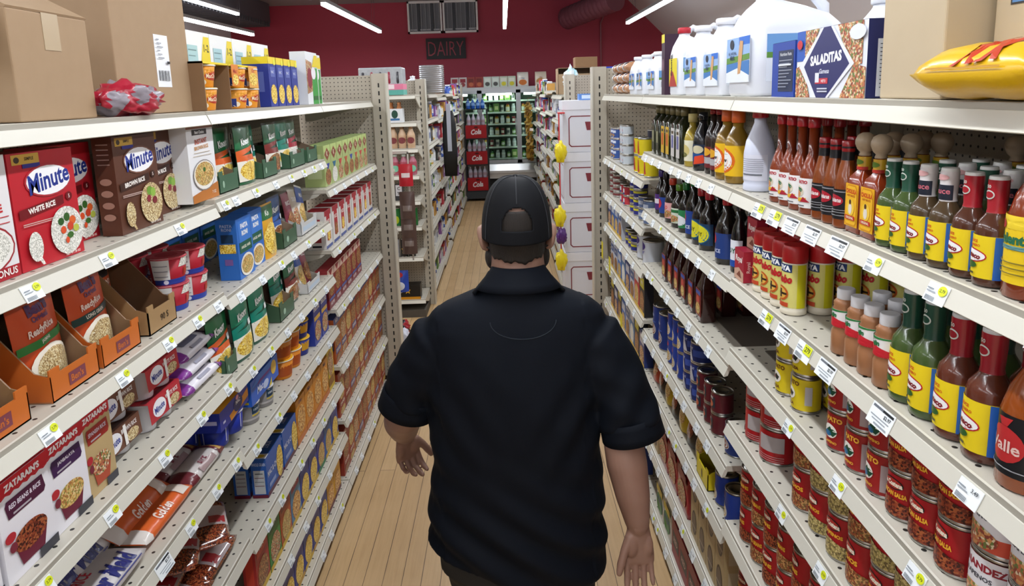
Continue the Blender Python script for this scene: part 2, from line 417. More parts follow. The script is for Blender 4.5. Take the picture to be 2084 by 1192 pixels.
for i in range(60): mb.box(-5.38, -4.48, 6.25+i*.122, 6.3+i*.122, 3.42, 3.5, LOUV)
tag(mb.build('air_duct'), 'dark grey louvred duct running along the ceiling on the far left', 'duct')
mb = MB(); DUCTM = mat('7c4652', .45, metal=.2)
a, b_ = Vector((1.32, 13.6, 3.42)), Vector((2.05, 12.3, 3.60)); dr = (b_-a)
pts, rad = [], []
for i in range(37): pts.append(a+dr*i/36); rad.append(.205 if i % 3 else .218)
mb.tube(pts, rad, DUCTM, 20); tag(mb.build('round_duct'), 'dark red spiral round duct sloping up to the ceiling at the back', 'duct')
mb = MB(); mb.tube([(2.03, 13.96, 1.9), (2.03, 13.96, 3.35), (2.1, 13.96, 3.5), (2.42, 13.96, 3.86)], .014, mat('8d5560', .5), 8)
tag(mb.build('conduit_pipe'), 'thin red painted conduit pipe climbing the red back wall', 'pipe')
for x0, x1, side in ((-1.86, -1.17, 'left'), (-1.15, -.45, 'right')):
    mb = MB(); fr = mat('d8d6d8', .5); y0, y1 = 13.93, 13.99
    for q in ((x0, x1, 3.24, 3.28), (x0, x1, 3.83, 3.87), (x0, x0+.035, 3.24, 3.87), (x1-.035, x1, 3.24, 3.87)): mb.box(q[0], q[1], y0-.02, y1, q[2], q[3], fr)
    o = tag(mb.build('wall_vent'), f'white framed wall vent with slats above the sign, the {side} one of the two', 'vent', 'vents high on the red wall')
    g = MB(); g.box(x0+.03, x1-.03, y1-.02, y1, 3.28, 3.83, mat('6d7078', .6))
    for i in range(7): g.box(x0+.09+i*.09, x0+.097+i*.09, y0, y1-.02, 3.28, 3.83, mat('a2a5ac', .5))
    for i in (1, 4): g.box(x0+.1+i*.09, x0+.15+i*.09, y1-.05, y1-.02, 3.28, 3.83, mat('3c4048', .6))
    g.box(x0+.03, x1-.03, y0+.02, y1-.03, 3.30, 3.33, mat('b5b8be', .5)); g.build('slats', o)
mb = MB(); mb.box(-1.52, -.72, 13.95, 13.99, 2.73, 3.14, mat('191a1f', .6))
art(mb, lambda u, v, e: (-1.52+u, 13.95-e, 2.73+v), .8, .41, [('t', 'DAIRY', .5, .5, .68, '8c3442', .9, 0, -.01)], d0=.002)
tag(mb.build('wall_sign'), 'black rectangular sign reading DAIRY on the red back wall', 'sign')

# ================================================================== shelving
GREEN_BAR = [('r', .06, .10, .60, .30, '6a7078'), ('r', .1, .36, .5, .44, '8c9298'), ('r', .06, .78, .42, .9, '8c9096')]
def tag_proto(kind):
    mb = MB(); w, h = (.046, .030) if kind < 2 else (.066, .037)
    mb.box(-w/2, w/2, -.0012, 0, -h/2, h/2, P('eef3f6'))
    it = [('r', .08+i*.05, .06, .105+i*.05, .3, '7a828a') for i in range(10)]+[('r', .06, .5, .5, .56, '9aa2aa'), ('r', .06, .64, .38, .7, '8a929a')]
    if kind == 0: it += [('e', .78, .72, .2, .26, 'd8e02a'), ('t', '2.79', .78, .72, .17, '55601a')]
    elif kind == 1: it += [('t', '3.49', .74, .74, .2, '50565c')]
    elif kind == 2: it = [('r', .06, .80, .5, .92, '6a7078'), ('r', .5, .80, .96, .92, '24282c'), ('t', '$2.97', .76, .63, .2, '454b50'), ('r', .1, .42, .9, .47, '9aa2aa'), ('r', .2, .28, .8, .33, '9aa2aa'), ('r', .35, .1, .9, .18, '9aa2aa')]
    elif kind == 3: it += [('r', .5, .45, 1, 1, 'd8e02a'), ('t', '279', .75, .72, .3, '30340e')]
    art(mb, lambda u, v, e: (u-w/2, -.0012-e, v-h/2), w, h, it, dd=.00012)
    return mb.build('price_tag')
PT = [tag_proto(k) for k in range(4)]
for o in PT: C.objects.unlink(o)
RA = atan2(.011, .026)
def price_tag(parent, x, kind=0):
    o = PT[kind].copy(); C.objects.link(o); o.parent = parent; o.location = (x, -.0125, -.0245); o.rotation_euler = (-RA, 0, 0); return o
def shelf_mesh(W, D):
    mb = MB(); mb.box(.004, W-.004, .001, D-.036, -.018, 0, DECK)
    for x in (.004, W-.012):   # tapered side brackets
        A = [(x, .03, -.02), (x, D-.036, -.02), (x, D-.036, -.12), (x, D-.08, -.12), (x, .05, -.035)]; B = [(p[0]+.008, p[1], p[2]) for p in A]
        mb.poly(A, SHELFW); mb.poly(B[::-1], SHELFW)
        for i in range(5): mb.poly([A[i], B[i], B[(i+1) % 5], A[(i+1) % 5]], SHELFW)
    return mb
def rail_mesh(W):
    mb = MB(); pr = [(.001, .001), (-.003, .0), (-.003, -.011), (-.004, -.012), (-.0035, -.0095), (-.0055, -.0100), (-.0165, -.0360), (-.015, -.0375), (-.004, -.034), (.002, -.018)]
    A = [(.003, y, z) for y, z in pr]; B = [(W-.003, y, z) for y, z in pr]; n = len(pr)
    for i in range(n):
        j = (i+1) % n; mb.poly([A[i], B[i], B[j], A[j]], mat('a9a498', .4) if i in (1, 2) else RAILW)
    mb.poly(A[::-1], RAILW); mb.poly(B, RAILW); return mb
def unit(label, group, ox, oy, rz, W, D, H, shelves, kick=.10, posts=(0, 1), tags=None, name='shelving_unit', back=True, flush=False):
    """shelves: list of (z, depth); front plane of the fullest shelf is local y = 0, pegboard at y = D"""
    u = empty(name, (ox, oy, 0), rz); tag(u, label, 'shelving', group)
    if back: mb = MB(); mb.box(.019, W-.019, D, D+.02, kick, H-.01, PEG); mb.build('back_panel', u)
    for p in posts:
        mb = MB(); x = .0 if p == 0 else W
        mb.box(x-.018, x+.018, D-.034, D+.03, 0, H, UPR)
        for i in range(int(H/.0508)-2): mb.box(x-.004, x+.004, D-.0358, D-.0348, .12+i*.0508, .147+i*.0508, mat('1c1a18', .8))
        mb.build('slotted_post', u)
    if kick:
        mb = MB(); mb.box(.004, W-.004, .03, D-.036, .0, kick-.03, mat('4a443c', .7)); mb.build('kick_plate', u)
    out = []
    for i, (z, d) in enumerate(shelves):
        k = ('sh', round(W, 3), d)
        if k not in GL: GL[k] = (shelf_mesh(W, d).build('shelf'), rail_mesh(W).build('price_rail')); [C.objects.unlink(o) for o in GL[k]]
        s, r = GL[k][0].copy(), GL[k][1].copy()
        C.objects.link(s); s.parent = u; s.location = (0, D-d-.036+.036, z)
        C.objects.link(r); r.parent = s
        for x, kd in (tags[i] if tags and i < len(tags) else []): price_tag(s, x, kd)
        out.append(s)
    return u
def autotags(n, seed, p=.5): 
    rr = random.Random(seed); return [[(.08+rr.random()*.06+j*1.1/n, 0 if rr.random() < p else 1) for j in range(n)] for _ in range(8)]
S4 = 1.219; XLf, XRf = -.85, .645; D = .46
LY = [.718, 1.937, 3.156, 4.375]; RY = [.648, 1.867, 3.086, 4.305]
LSH = [[(2.0-.003, D), (1.729, D), (1.466, D), (1.209, D), (.968, D), (.657, D), (.366, D), (.099, D)],
       [(2.0-.003, D), (1.742, D), (1.445, D), (1.182, D), (.926, D), (.632, D), (.366, D), (.099, D)],
       [(2.0-.003, D), (1.595, D), (1.300, D), (1.003, D), (.707, D), (.42, D), (.099, D)]]
RSH = [[(1.994, D), (1.737, D), (1.478, D), (1.268, D), (1.037, D), (.71, D), (.385, D), (.088, D)],
       [(1.994, D), (1.737, D), (1.470, D), (1.21, D), (.884, D), (.66, D), (.376, D), (.088, D)],
       [(1.994, D), (1.601, D), (1.373, D), (1.166, D), (.92, D), (.66, D), (.37, D), (.088, D)]]
NM = ['nearest the camera', 'middle of its run', 'at the far end of its run']
LT = [[[], [(.43, 0), (.66, 0), (.98, 0)], [(.42, 0), (.66, 0), (.86, 0), (1.02, 0), (1.15, 1)], [(.35, 0), (.56, 0), (.78, 0), (.98, 0), (1.16, 0)], [(.6, 2), (.72, 2), (.86, 0), (1.02, 0), (1.16, 0)], [(.8, 0), (1.0, 0)], [], []],
      [[], [(.05, 0), (.13, 1), (.3, 0), (.5, 1), (.68, 0), (.85, 0), (1.0, 0), (1.12, 1)]]+autotags(6, 3)[:6], [[]]+autotags(6, 5, .3)]
RT = [[[], [(.1, 1), (.3, 0), (.47, 0), (.6, 2), (.71, 2), (.81, 2), (.9, 3), (1.0, 3)], [(.2, 1), (.42, 2), (.62, 2), (.72, 3), (.83, 2), (.93, 3)], [(.3, 0), (.55, 0), (.78, 0)], [(.1, 0), (.35, 0), (.6, 0), (.8, 0)], [(.1, 1), (.4, 1)], [], []],
      [[]]+autotags(8, 8, .2), [[]]+autotags(6, 9, .1)]
unit('cream shelving section left of the aisle, beside the camera', 'left aisle shelving', XLf, LY[0]-S4, pi/2, S4, D, 2.17, LSH[0], posts=(0,))
unit('cream shelving section right of the aisle, beside the camera', 'right aisle shelving', XRf, RY[0], -pi/2, S4, D, 2.17, RSH[0], posts=(1,))
for i in range(3):
    unit(f'cream shelving section left of the aisle, {NM[i]}', 'left aisle shelving', XLf, LY[i], pi/2, S4, D, 2.17, LSH[i], tags=LT[i], posts=(0,) if i == 0 else (0,))
    t = RT[i]; t = [[(S4-x, k) for x, k in q] for q in t] if i == 0 else t
    unit(f'cream shelving section right of the aisle, {NM[i]}', 'right aisle shelving', XRf, RY[i+1], -pi/2, S4, D, 2.17, RSH[i], tags=t, posts=(1,))
# ================================================================== the shopper, seen from behind, walking away (+Y)
from mathutils.bvhtree import BVHTree
def organic(mb, name, m, voxel, iters, parent=None, disp=None, fac=.5):
    t = mb.build('tmp'); r = t.modifiers.new('r', 'REMESH'); r.mode = 'VOXEL'; r.voxel_size = voxel; r.use_smooth_shade = True
    s = t.modifiers.new('s', 'SMOOTH'); s.iterations = iters; s.factor = fac
    me = bpy.data.meshes.new_from_object(t.evaluated_get(bpy.context.evaluated_depsgraph_get())); bpy.data.objects.remove(t)
    me.materials.clear(); me.materials.append(m); me.name = name
    if disp:
        me.update(); nm = [v.normal.copy() for v in me.vertices]
        for v, n in zip(me.vertices, nm): v.co += n*disp(v.co, n)
    me.polygons.foreach_set('use_smooth', [True]*len(me.polygons)); me.update()
    o = bpy.data.objects.new(name, me); C.objects.link(o)
    if parent is not None: o.parent = parent
    return o
def ell(mb, c, r, m, n=20, k=12, T=None):
    rings = []
    for i in range(1, k):
        a = pi*i/k; rings.append([(c[0]+r[0]*sin(a)*cos(2*pi*j/n), c[1]+r[1]*sin(a)*sin(2*pi*j/n), c[2]-r[2]*cos(a)) for j in range(n)])
    if T: rings = [[tuple(T @ Vector(p)) for p in q] for q in rings]
    mb.loft(rings, m)
def limb(mb, pts, rad, m, n=28): mb.tube(pts, rad, m, n); [ell(mb, p, (r*.98,)*3, m, 12, 8) for p, r in ((pts[0], rad[0]), (pts[-1], rad[-1]))]
def spine(mb, rings, m, n=28, e=2.3):
    out = []
    for z, hw, hd, cx, cy in rings:
        out.append([(cx+hw*math.copysign(abs(cos(t))**(2/e), cos(t)), cy+hd*math.copysign(abs(sin(t))**(2/e), sin(t)), z) for t in [2*pi*j/n for j in range(n)]])
    mb.loft(out, m)
def skin_nodes(nt, b):
    tc = nt.nodes.new('ShaderNodeTexCoord'); nz = nt.nodes.new('ShaderNodeTexNoise'); nz.inputs['Scale'].default_value = 14; nz.inputs['Detail'].default_value = 4
    nt.links.new(tc.outputs['Object'], nz.inputs['Vector'])
    nt.links.new(mixc(nt, nz.outputs[0], 'a3806f', '8a6555'), b.inputs['Base Color'])
    b.inputs['Subsurface Weight'].default_value = .06; b.inputs['Subsurface Radius'].default_value = (.02, .008, .004)
SKIN = node_mat('skin', skin_nodes, .5)
def cloth(c1, c2, sc=700, bump=.15):
    def f(nt, b):
        tc = nt.nodes.new('ShaderNodeTexCoord'); nz = nt.nodes.new('ShaderNodeTexNoise'); nz.inputs['Scale'].default_value = sc
        nt.links.new(tc.outputs['Object'], nz.inputs['Vector']); nt.links.new(mixc(nt, nz.outputs[0], c1, c2), b.inputs['Base Color'])
        bp = nt.nodes.new('ShaderNodeBump'); bp.inputs['Strength'].default_value = bump; bp.inputs['Distance'].default_value = .001
        nt.links.new(nz.outputs[0], bp.inputs['Height']); nt.links.new(bp.outputs[0], b.inputs['Normal'])
        b.inputs['Specular IOR Level'].default_value = .18
    return f
SHIRT = node_mat('navy black knit polo fabric', cloth('0d141f', '090e17'), .72)
CAPM = node_mat('black cap fabric', cloth('121419', '0d0f13', 900, .3), .7)
PANT = node_mat('dark grey trouser fabric', cloth('3a3937', '302f2e', 500), .85)
def hair_nodes(nt, b):
    tc = nt.nodes.new('ShaderNodeTexCoord'); mp = nt.nodes.new('ShaderNodeMapping'); mp.inputs['Scale'].default_value = (500, 500, 40)
    nt.links.new(tc.outputs['Object'], mp.inputs[0]); nz = nt.nodes.new('ShaderNodeTexNoise'); nz.inputs['Scale'].default_value = 1; nz.inputs['Detail'].default_value = 3
    nt.links.new(mp.outputs[0], nz.inputs['Vector']); nt.links.new(mixc(nt, nz.outputs[0], '0d0b0a', '261d17'), b.inputs['Base Color'])
    bp = nt.nodes.new('ShaderNodeBump'); bp.inputs['Strength'].default_value = .8; bp.inputs['Distance'].default_value = .002
    nt.links.new(nz.outputs[0], bp.inputs['Height']); nt.links.new(bp.outputs[0], b.inputs['Normal'])
HAIR = node_mat('short dark brown hair', hair_nodes, .6)
PYO = 1.82
man = empty('person', (0, PYO, 0)); tag(man, 'person in a dark polo shirt and black cap walking away down the aisle', 'person')
def hand(mb, Wp, d, n, s, curls, L=.19, spread=.0, thumb=(.75, .35)):
    """Wp wrist, d along the hand, n out of the palm, s towards the thumb side"""
    d, n, s = Vector(d).normalized(), Vector(n).normalized(), Vector(s).normalized(); n = (n-d*n.dot(d)).normalized(); s = n.cross(d)*(1 if n.cross(d).dot(s) > 0 else -1)
    Wp = Vector(Wp); k = L/.19; rings = []
    for t, hw, ht, sh in ((-.02, .029, .021, 0), (.0, .030, .020, 0), (.02, .035, .019, .001), (.045, .041, .017, .002), (.07, .043, .0145, .001), (.088, .042, .012, 0), (.096, .038, .009, 0)):
        rings.append([tuple(Wp+d*t*k+s*(hw*k*cos(a)+sh)+n*ht*k*sin(a)) for a in [2*pi*j/16 for j in range(16)]])
    mb.loft(rings, SKIN)
    R = Matrix((s, n, d)).transposed().to_4x4(); T = Matrix.Translation(Wp+(s*.022+n*.012+d*.042)*k) @ R
    ell(mb, (0, 0, 0), (.019*k, .013*k, .032*k), SKIN, 14, 10, T)                                # heel of the thumb
    ell(mb, (0, 0, 0), (.014*k, .010*k, .030*k), SKIN, 14, 10, Matrix.Translation(Wp+(s*-.024+n*.009+d*.045)*k) @ R)
    for i, (off, ln, r) in enumerate(((.0315, .074, .0096), (.0105, .082, .0099), (-.0105, .076, .0094), (-.0305, .060, .0082))):
        p = Wp+(d*(.084 if i in (1, 2) else .078)+s*off)*k; a = 0; pts, rad = [p-d*.012*k], [r*1.04*k]; fan = (1.5-i)*spread
        pts.append(p+d*.006*k); rad.append(r*k)
        for j, fr in enumerate((.46, .30, .24)):
            a += curls[i]*(1, 1.15, .8)[j]; dd = (d*cos(a)+n*sin(a)+s*fan*cos(a)).normalized()
            mid = pts[-1]+dd*ln*fr*k*.5; pts.append(mid); rad.append(r*(.93, .88, .84)[j]*k)
            p = pts[-1]+dd*ln*fr*k*.5; pts.append(p); rad.append(r*(.97, .91, .70)[j]*k)
        mb.tube(pts, rad, SKIN, 12); ell(mb, pts[-1], (rad[-1],)*3, SKIN, 10, 8)
    a1, a2 = thumb; p0 = Wp+(s*.024+n*.008+d*.022)*k; dd = (s*sin(a1)+d*cos(a1)+n*a2).normalized()
    p1 = p0+dd*.038*k; d2 = (dd+d*.45).normalized(); p2 = p1+d2*.032*k; d3 = (d2+d*.25).normalized(); p3 = p2+d3*.024*k
    mb.tube([p0, (p0+p1)/2, p1, (p1+p2)/2, p2, p3], [.0145*k, .0135*k, .0118*k, .0112*k, .0115*k, .0085*k], SKIN, 12); ell(mb, p3, (.0085*k,)*3, SKIN, 10, 8)
    return d, n, s
HX = .027
b = MB()
ell(b, (HX, .0, 1.688), (.079, .098, .098), SKIN); ell(b, (HX, .028, 1.615), (.066, .074, .066), SKIN); ell(b, (HX, .07, 1.585), (.036, .03, .028), SKIN)
ell(b, (HX, .098, 1.645), (.0135, .022, .024), SKIN, 12, 8); ell(b, (HX, .094, 1.607), (.024, .012, .007), SKIN, 12, 8); ell(b, (HX, .094, 1.598), (.02, .011, .007), SKIN, 12, 8)
ell(b, (HX, .085, 1.683), (.058, .016, .010), SKIN, 12, 8)
for sg in (-1, 1):
    T = Matrix.Translation((HX+sg*.094, .004, 1.630)) @ Matrix.Rotation(sg*.42, 4, 'Z') @ Matrix.Rotation(-.12, 4, 'X') @ Matrix.Rotation(sg*.16, 4, 'Y')
    ell(b, (0, 0, 0), (.011, .022, .038), SKIN, 14, 10, T); ell(b, (sg*.004, -.012, .012), (.007, .008, .022), SKIN, 10, 8, T); ell(b, (-sg*.004, .004, -.027), (.008, .011, .014), SKIN, 10, 8, T)
b.tube([(HX, -.012, 1.44), (HX, -.008, 1.52), (HX, .0, 1.60), (HX, .01, 1.66)], [.086, .077, .072, .065], SKIN, 24)
spine(b, [(.80, .17, .11, 0, 0), (.90, .20, .125, 0, .01), (1.0, .205, .125, .005, .01), (1.15, .21, .12, .005, .0), (1.30, .20, .110, .008, .0), (1.36, .18, .09, .012, -.005), (1.41, .14, .075, .018, -.01), (1.44, .09, .065, .025, -.01)], SKIN)
limb(b, [(.01-.19, 0, 1.335), (-.255, .015, 1.25), (-.312, .03, 1.115), (-.325, .05, 1.09), (-.338, .095, 1.045), (-.344, .145, .995), (-.348, .19, .952)], [.060, .060, .058, .058, .056, .046, .032], SKIN)
limb(b, [(.21, 0, 1.335), (.275, -.02, 1.24), (.315, -.045, 1.10), (.308, -.062, 1.055), (.316, -.085, .985), (.328, -.115, .90), (.336, -.138, .835)], [.060, .060, .056, .056, .057, .047, .033], SKIN)
for x0, x1, yf in ((-.10, -.12, .22), (.10, .12, -.12)):
    limb(b, [(x0, 0, .86), (x0*1.05, yf*.35, .66), (x1, yf*.6, .48), (x1, yf*.75-.02, .28), (x1, yf*.9-.04, .10)], [.10, .085, .058, .052, .038], SKIN)
hd1 = hand(b, (-.349, .195, .945), (.0, .32, -.95), (.55, -.75, -.1), (.9, .6, .1), [.55, .62, .70, .75], .20, .0, (.62, .25))
hd2 = hand(b, (.337, -.142, .828), (-.02, -.20, -.97), (0, -.95, .2), (-1, 0, 0), [.10, .09, .12, .16], .195, .035, (.50, .28))
body = organic(b, 'body', SKIN, .0026, 8, man)
# polo shirt
sh = MB()
rings_ = [(.635, .262, .178, 0, 0), (.655, .265, .180, 0, 0), (.72, .263, .176, 0, 0), (.80, .262, .172, .003, 0), (.88, .255, .166, .006, 0), (.96, .246, .160, .008, 0), (1.05, .246, .157, .006, 0), (1.15, .252, .156, .006, 0),
          (1.25, .262, .152, .008, 0), (1.33, .266, .142, .012, 0), (1.385, .262, .128, .014, -.004), (1.42, .243, .114, .018, -.008), (1.447, .208, .102, .022, -.010), (1.468, .158, .094, .026, -.010), (1.488, .108, .088, .027, -.01), (1.515, .086, .084, .027, -.008)]
out = []
for z, hw, hd, cx, cy in rings_:
    row = []
    for t in [2*pi*j/36 for j in range(36)]:
        x = cx+hw*math.copysign(abs(cos(t))**(2/2.25), cos(t)); y = cy+hd*math.copysign(abs(sin(t))**(2/2.25), sin(t))
        row.append((x, y, z+max(0, (.80-z)/.165)*.10*min(1, max(0, (.12-x)/.36))))
    out.append(row)
sh.loft(out, SHIRT)
sh.tube([(-.15, 0, 1.34), (-.205, .0, 1.325), (-.262, .012, 1.235), (-.290, .022, 1.185), (-.301, .026, 1.152)], [.080, .094, .088, .083, .081], SHIRT, 24)
sh.tube([(.17, 0, 1.335), (.235, -.01, 1.32), (.292, -.03, 1.215), (.323, -.046, 1.13), (.333, -.052, 1.092)], [.080, .096, .090, .086, .084], SHIRT, 24)
def fold(co, n):
    x, y, z = co; k = 0
    if z < .57: return 0
    if y < .05:
        back = min(1, max(0, (.05-y)/.1))
        low = math.exp(-((z-.78)/.17)**2)
        k += low*.009*sin((z*1.0+x*.55)*58+1.2*sin(x*9))*back
        k += .006*math.exp(-((z-1.12)/.14)**2)*sin((x*1.2-(z-1.1)*.75 if x > 0 else -x*1.2-(z-1.1)*.75)*46)*min(1, abs(x)*6)*back
        k += -.006*math.exp(-((z-1.28)/.13)**2)*math.exp(-((x-.015)/.05)**2)*back
    if abs(x) > .2 and z > 1.05: k += .002*sin(z*75+x*30)
    if abs(x-.005) > .215 and z < 1.0: k += .005*sin(z*27+(1 if x > 0 else 3.4)+x*3)*min(1, (1.0-z)*8)
    return k
def low_cut(o):
    import bmesh
    bm = bmesh.new(); bm.from_mesh(o.data); kill = [f for f in bm.faces if f.calc_center_median().z > 1.502]
    bmesh.ops.delete(bm, geom=kill, context='FACES'); bm.to_mesh(o.data); bm.free()
shirt = organic(sh, 'polo_shirt', SHIRT, .006, 8, man, fold); low_cut(shirt)
sd = shirt.modifiers.new('thickness', 'SOLIDIFY'); sd.thickness = .003; sd.offset = -1
vs = [v.co.copy() for v in shirt.data.vertices]; bv = BVHTree.FromPolygons(vs, [list(p.vertices) for p in shirt.data.polygons])
arcp = []
for i in range(25):
    a = pi+pi*i/24; q = bv.ray_cast(Vector((.035+.088*cos(a), -1, 1.425+.045*sin(a))), Vector((0, 1, 0)))
    if q[0]: arcp.append(q[0]+Vector((0, -.0006, 0)))
m_ = MB(); m_.tube(arcp, .0013, mat('1f2832', .8), 6); m_.build('yoke_seam', shirt)
cl = MB(); rr = []
for z, hw, hd, cy in ((1.502, .070, .075, -.008), (1.55, .074, .074, -.004), (1.560, .078, .078, -.004), (1.560, .083, .083, -.004), (1.545, .093, .091, -.006), (1.520, .115, .104, -.010), (1.502, .130, .112, -.012), (1.500, .126, .109, -.012)):
    rr.append([(HX+hw*sin(t), cy-hd*cos(t), z-(.010+.03*(abs(t)/2.7)**2 if abs(t) > 1.2 else 0)*(1 if z < 1.55 else 1)-.012*(abs(t)/2.7)**2) for t in [-2.7+5.4*j/40 for j in range(41)]])
cl.loft(rr, SHIRT, True, False, False, close=False); cl.build('collar', shirt)
for ca, cb2, r_ in ((Vector((-.293, .0225, 1.176)), Vector((-.312, .030, 1.118)), .079), (Vector((.327, -.048, 1.115)), Vector((.340, -.055, 1.055)), .083)):
    ax = (cb2-ca).normalized(); u_ = ax.cross(Vector((0, 1, 0))).normalized(); w_2 = ax.cross(u_); q = MB()
    q.loft([[tuple(ca.lerp(cb2, t)+u_*(r_+.004*t)*cos(a)+w_2*(r_+.004*t)*sin(a)) for a in [2*pi*j/40 for j in range(40)]] for t in (0, .3, .62, .66, 1)], SHIRT, True, False, False)
    qo = q.build('sleeve_cuff', shirt); m3 = qo.modifiers.new('t', 'SOLIDIFY'); m3.thickness = .003; m3.offset = 1
# trousers, shoes
tr = MB()
spine(tr, [(.64, .232, .15, .0, 0), (.75, .238, .155, 0, 0), (.85, .236, .15, 0, .0), (.93, .225, .145, 0, 0)], PANT)
for x0, x1, yf in ((-.115, -.125, .22), (.115, .125, -.12)):
    tr.tube([(x0, 0, .80), (x0, yf*.15, .66), (x0, yf*.5, .50), (x1, yf*.72-.01, .30), (x1, yf*.9-.03, .10), (x1, yf*.95-.04, .045)], [.132, .122, .10, .085, .075, .074], PANT, 20)
organic(tr, 'trousers', PANT, .009, 6, man, lambda c, n: .003*sin(c.z*60+c.x*20))
for x1, yf in ((-.125, .22), (.125, -.12)):
    s_ = MB(); yc_ = yf*.95-.04; R_ = []
    for y, hw, zt in ((-.10, .030, .06), (-.08, .040, .085), (-.02, .042, .10), (.05, .043, .085), (.12, .050, .062), (.17, .046, .045), (.20, .030, .032)):
        R_.append([(x1+hw*cos(t), yc_+y, max(.001, zt/2+zt/2*sin(t))) for t in [2*pi*j/14 for j in range(14)]])
    s_.loft(R_, mat('17181a', .6)); s_.build('shoe', man)
# hair, beard, ears are part of the body; cap
hb = MB(); n1, n2 = 80, 20; rings = []
for i in range(n2+1):
    z = 1.578+.140*i/n2; row = []
    for j in range(n1+1):
        t = -1.42+2.84*j/n1; k = sqrt(max(.05, 1-((z-1.688)/.104)**2)); edge = (.0018*sin(j*.9)+.003*sin(j*.33+1)-.006*math.exp(-((j-44)/5)**2))*(1-i/n2)**6
        lift = .018*(abs(t)/1.42)**3 if i == 0 else .012*(abs(t)/1.42)**3*(1-i/n2)
        q_ = min(1, max(0, (z-1.578)/.085)); q_ = q_*q_*(3-2*q_); k2 = 1-.05*max(0, (z-1.665)/.05)**2; w_ = (.077+.009*q_)*k2; dp = (.0865+.0185*q_)*k2
        row.append((HX+w_*sin(t), .0-dp*cos(t), z+edge+lift))
    rings.append(row)
hb.loft(rings, HAIR, True, False, False, close=False); ho = hb.build('hair', man); sm = ho.modifiers.new('t', 'SOLIDIFY'); sm.thickness = .012; sm.offset = -1
bb = MB()
for sg in (-1, 1): ell(bb, (HX+sg*.070, .022, 1.570), (.022, .040, .036), HAIR, 14, 10); ell(bb, (HX+sg*.073, .026, 1.60), (.016, .018, .03), HAIR, 12, 8)
ell(bb, (HX, .075, 1.563), (.05, .034, .03), HAIR, 16, 10); organic(bb, 'beard', HAIR, .004, 3, man)
for sg in (-1, 1):
    e_ = MB(); ell(e_, (HX+sg*.031, .086, 1.665), (.012, .010, .010), G('e8e4e0'), 12, 8); ell(e_, (HX+sg*.031, .0945, 1.665), (.005, .0025, .005), G('3a2a20'), 10, 6); e_.build('eye', man)
cp = MB(); n1, n2 = 128, 56; cz = 1.662
def capp(i, j):
    ph = (i/n2)*pi/2; t = 2*pi*j/n1; low = 0
    hw, hd, hh = .0955, .112, .135; c = cos(ph)**.66; back = max(0, -sin(t))
    z = cz+hh*sin(ph)-(.028*(1-i/n2)**2) - .006*back*(1-i/n2)
    return (HX+hw*c*cos(t), .002+hd*c*sin(t), z)
nn = len(cp.v)
for i in range(n2+1):
    for j in range(n1): cp.v.append(capp(i, j))
for i in range(n2):
    for j in range(n1):
        t = 2*pi*(j+.5)/n1; x = cos(t)*.0955; zz = i/n2
        if sin(t) < -.5 and abs(x) < .041 and 8 <= i < 9+13*sqrt(max(0, 1-(x/.042)**2)): continue
        a = nn+i*n1+j; b2 = nn+i*n1+(j+1) % n1; cp.face([a, b2, b2+n1, a+n1], CAPM, True)
co = cp.build('cap', man); s2 = co.modifiers.new('t', 'SOLIDIFY'); s2.thickness = .0025; s2.offset = 1
bt = MB(); ell(bt, (HX, .002, cz+.137), (.009, .009, .005), CAPM, 12, 8); bt.build('cap_button', co)
for t0 in (-pi/2, pi/2, -pi/6, pi/6, pi*5/6, -pi*5/6):
    sm_ = MB(); i0 = 24 if t0 == -pi/2 else 1; pts = []
    for i in range(i0, n2+1):
        p = Vector(capp(i, (t0 % (2*pi))/(2*pi)*n1)); pts.append(p+(p-Vector((HX, .002, cz))).normalized()*.0032)
    sm_.tube(pts, .0016, mat('22252b', .7), 6); sm_.build('cap_seam', co)
br = MB(); A, B2 = [], []
for j in range(21):
    t = radians(20+140*j/20); k = sin((t-radians(20))/radians(140)*pi); A.append((HX+.096*cos(t), .002+.112*sin(t), cz-.022)); B2.append((HX+.098*cos(t), .005+.115*sin(t)+.068*k, cz-.034-.012*(1-k)))
br.loft([A, B2], CAPM, True, False, False, close=False); bo = br.build('cap_bill', co); s3 = bo.modifiers.new('t', 'SOLIDIFY'); s3.thickness = .003
# ================================================================== goods on the left shelves
NTH = ['nearest', 'second nearest', 'third nearest', 'fourth nearest', 'fifth nearest', 'sixth nearest', 'seventh nearest', 'eighth nearest', 'ninth nearest', 'tenth nearest', 'eleventh nearest', 'twelfth nearest', 'thirteenth nearest', 'fourteenth nearest']
NUM = ['', 'one', 'two', 'three', 'four', 'five', 'six', 'seven', 'eight', 'nine', 'ten', 'eleven', 'twelve', 'thirteen', 'fourteen']
def nth(desc, i, n, tail=''):
    if n == 1: return desc+tail
    return f'{desc}, {"farthest" if i == n-1 else NTH[i]} of {NUM[n]}{tail}'
def at(side, o, off, y, z, label, cat, group=None, yaw=0, tilt=None, sc=None):
    """stand a thing on a shelf: off = distance of its origin behind the front plane of the goods"""
    x, rz = (-.875-off, pi/2) if side == 'L' else (.655+off, -pi/2)
    if side == 'R': y = y*.978 if y < 3.15 else y-.02
    return put(o, x, y, z+.0008, rz+yaw, label, cat, group, tilt, sc)
def box_row(side, specs, y0, pitch, z, off, cat, group, step=None):
    """specs: list of (proto, description) placed one after the other"""
    cnt = {}
    for _, d in specs: cnt[d] = cnt.get(d, 0)+1
    seen = {}
    for k, (o, d) in enumerate(specs):
        i = seen.get(d, 0); seen[d] = i+1
        at(side, o, off, y0+k*pitch, z, nth(d, i, cnt[d]), cat, group)
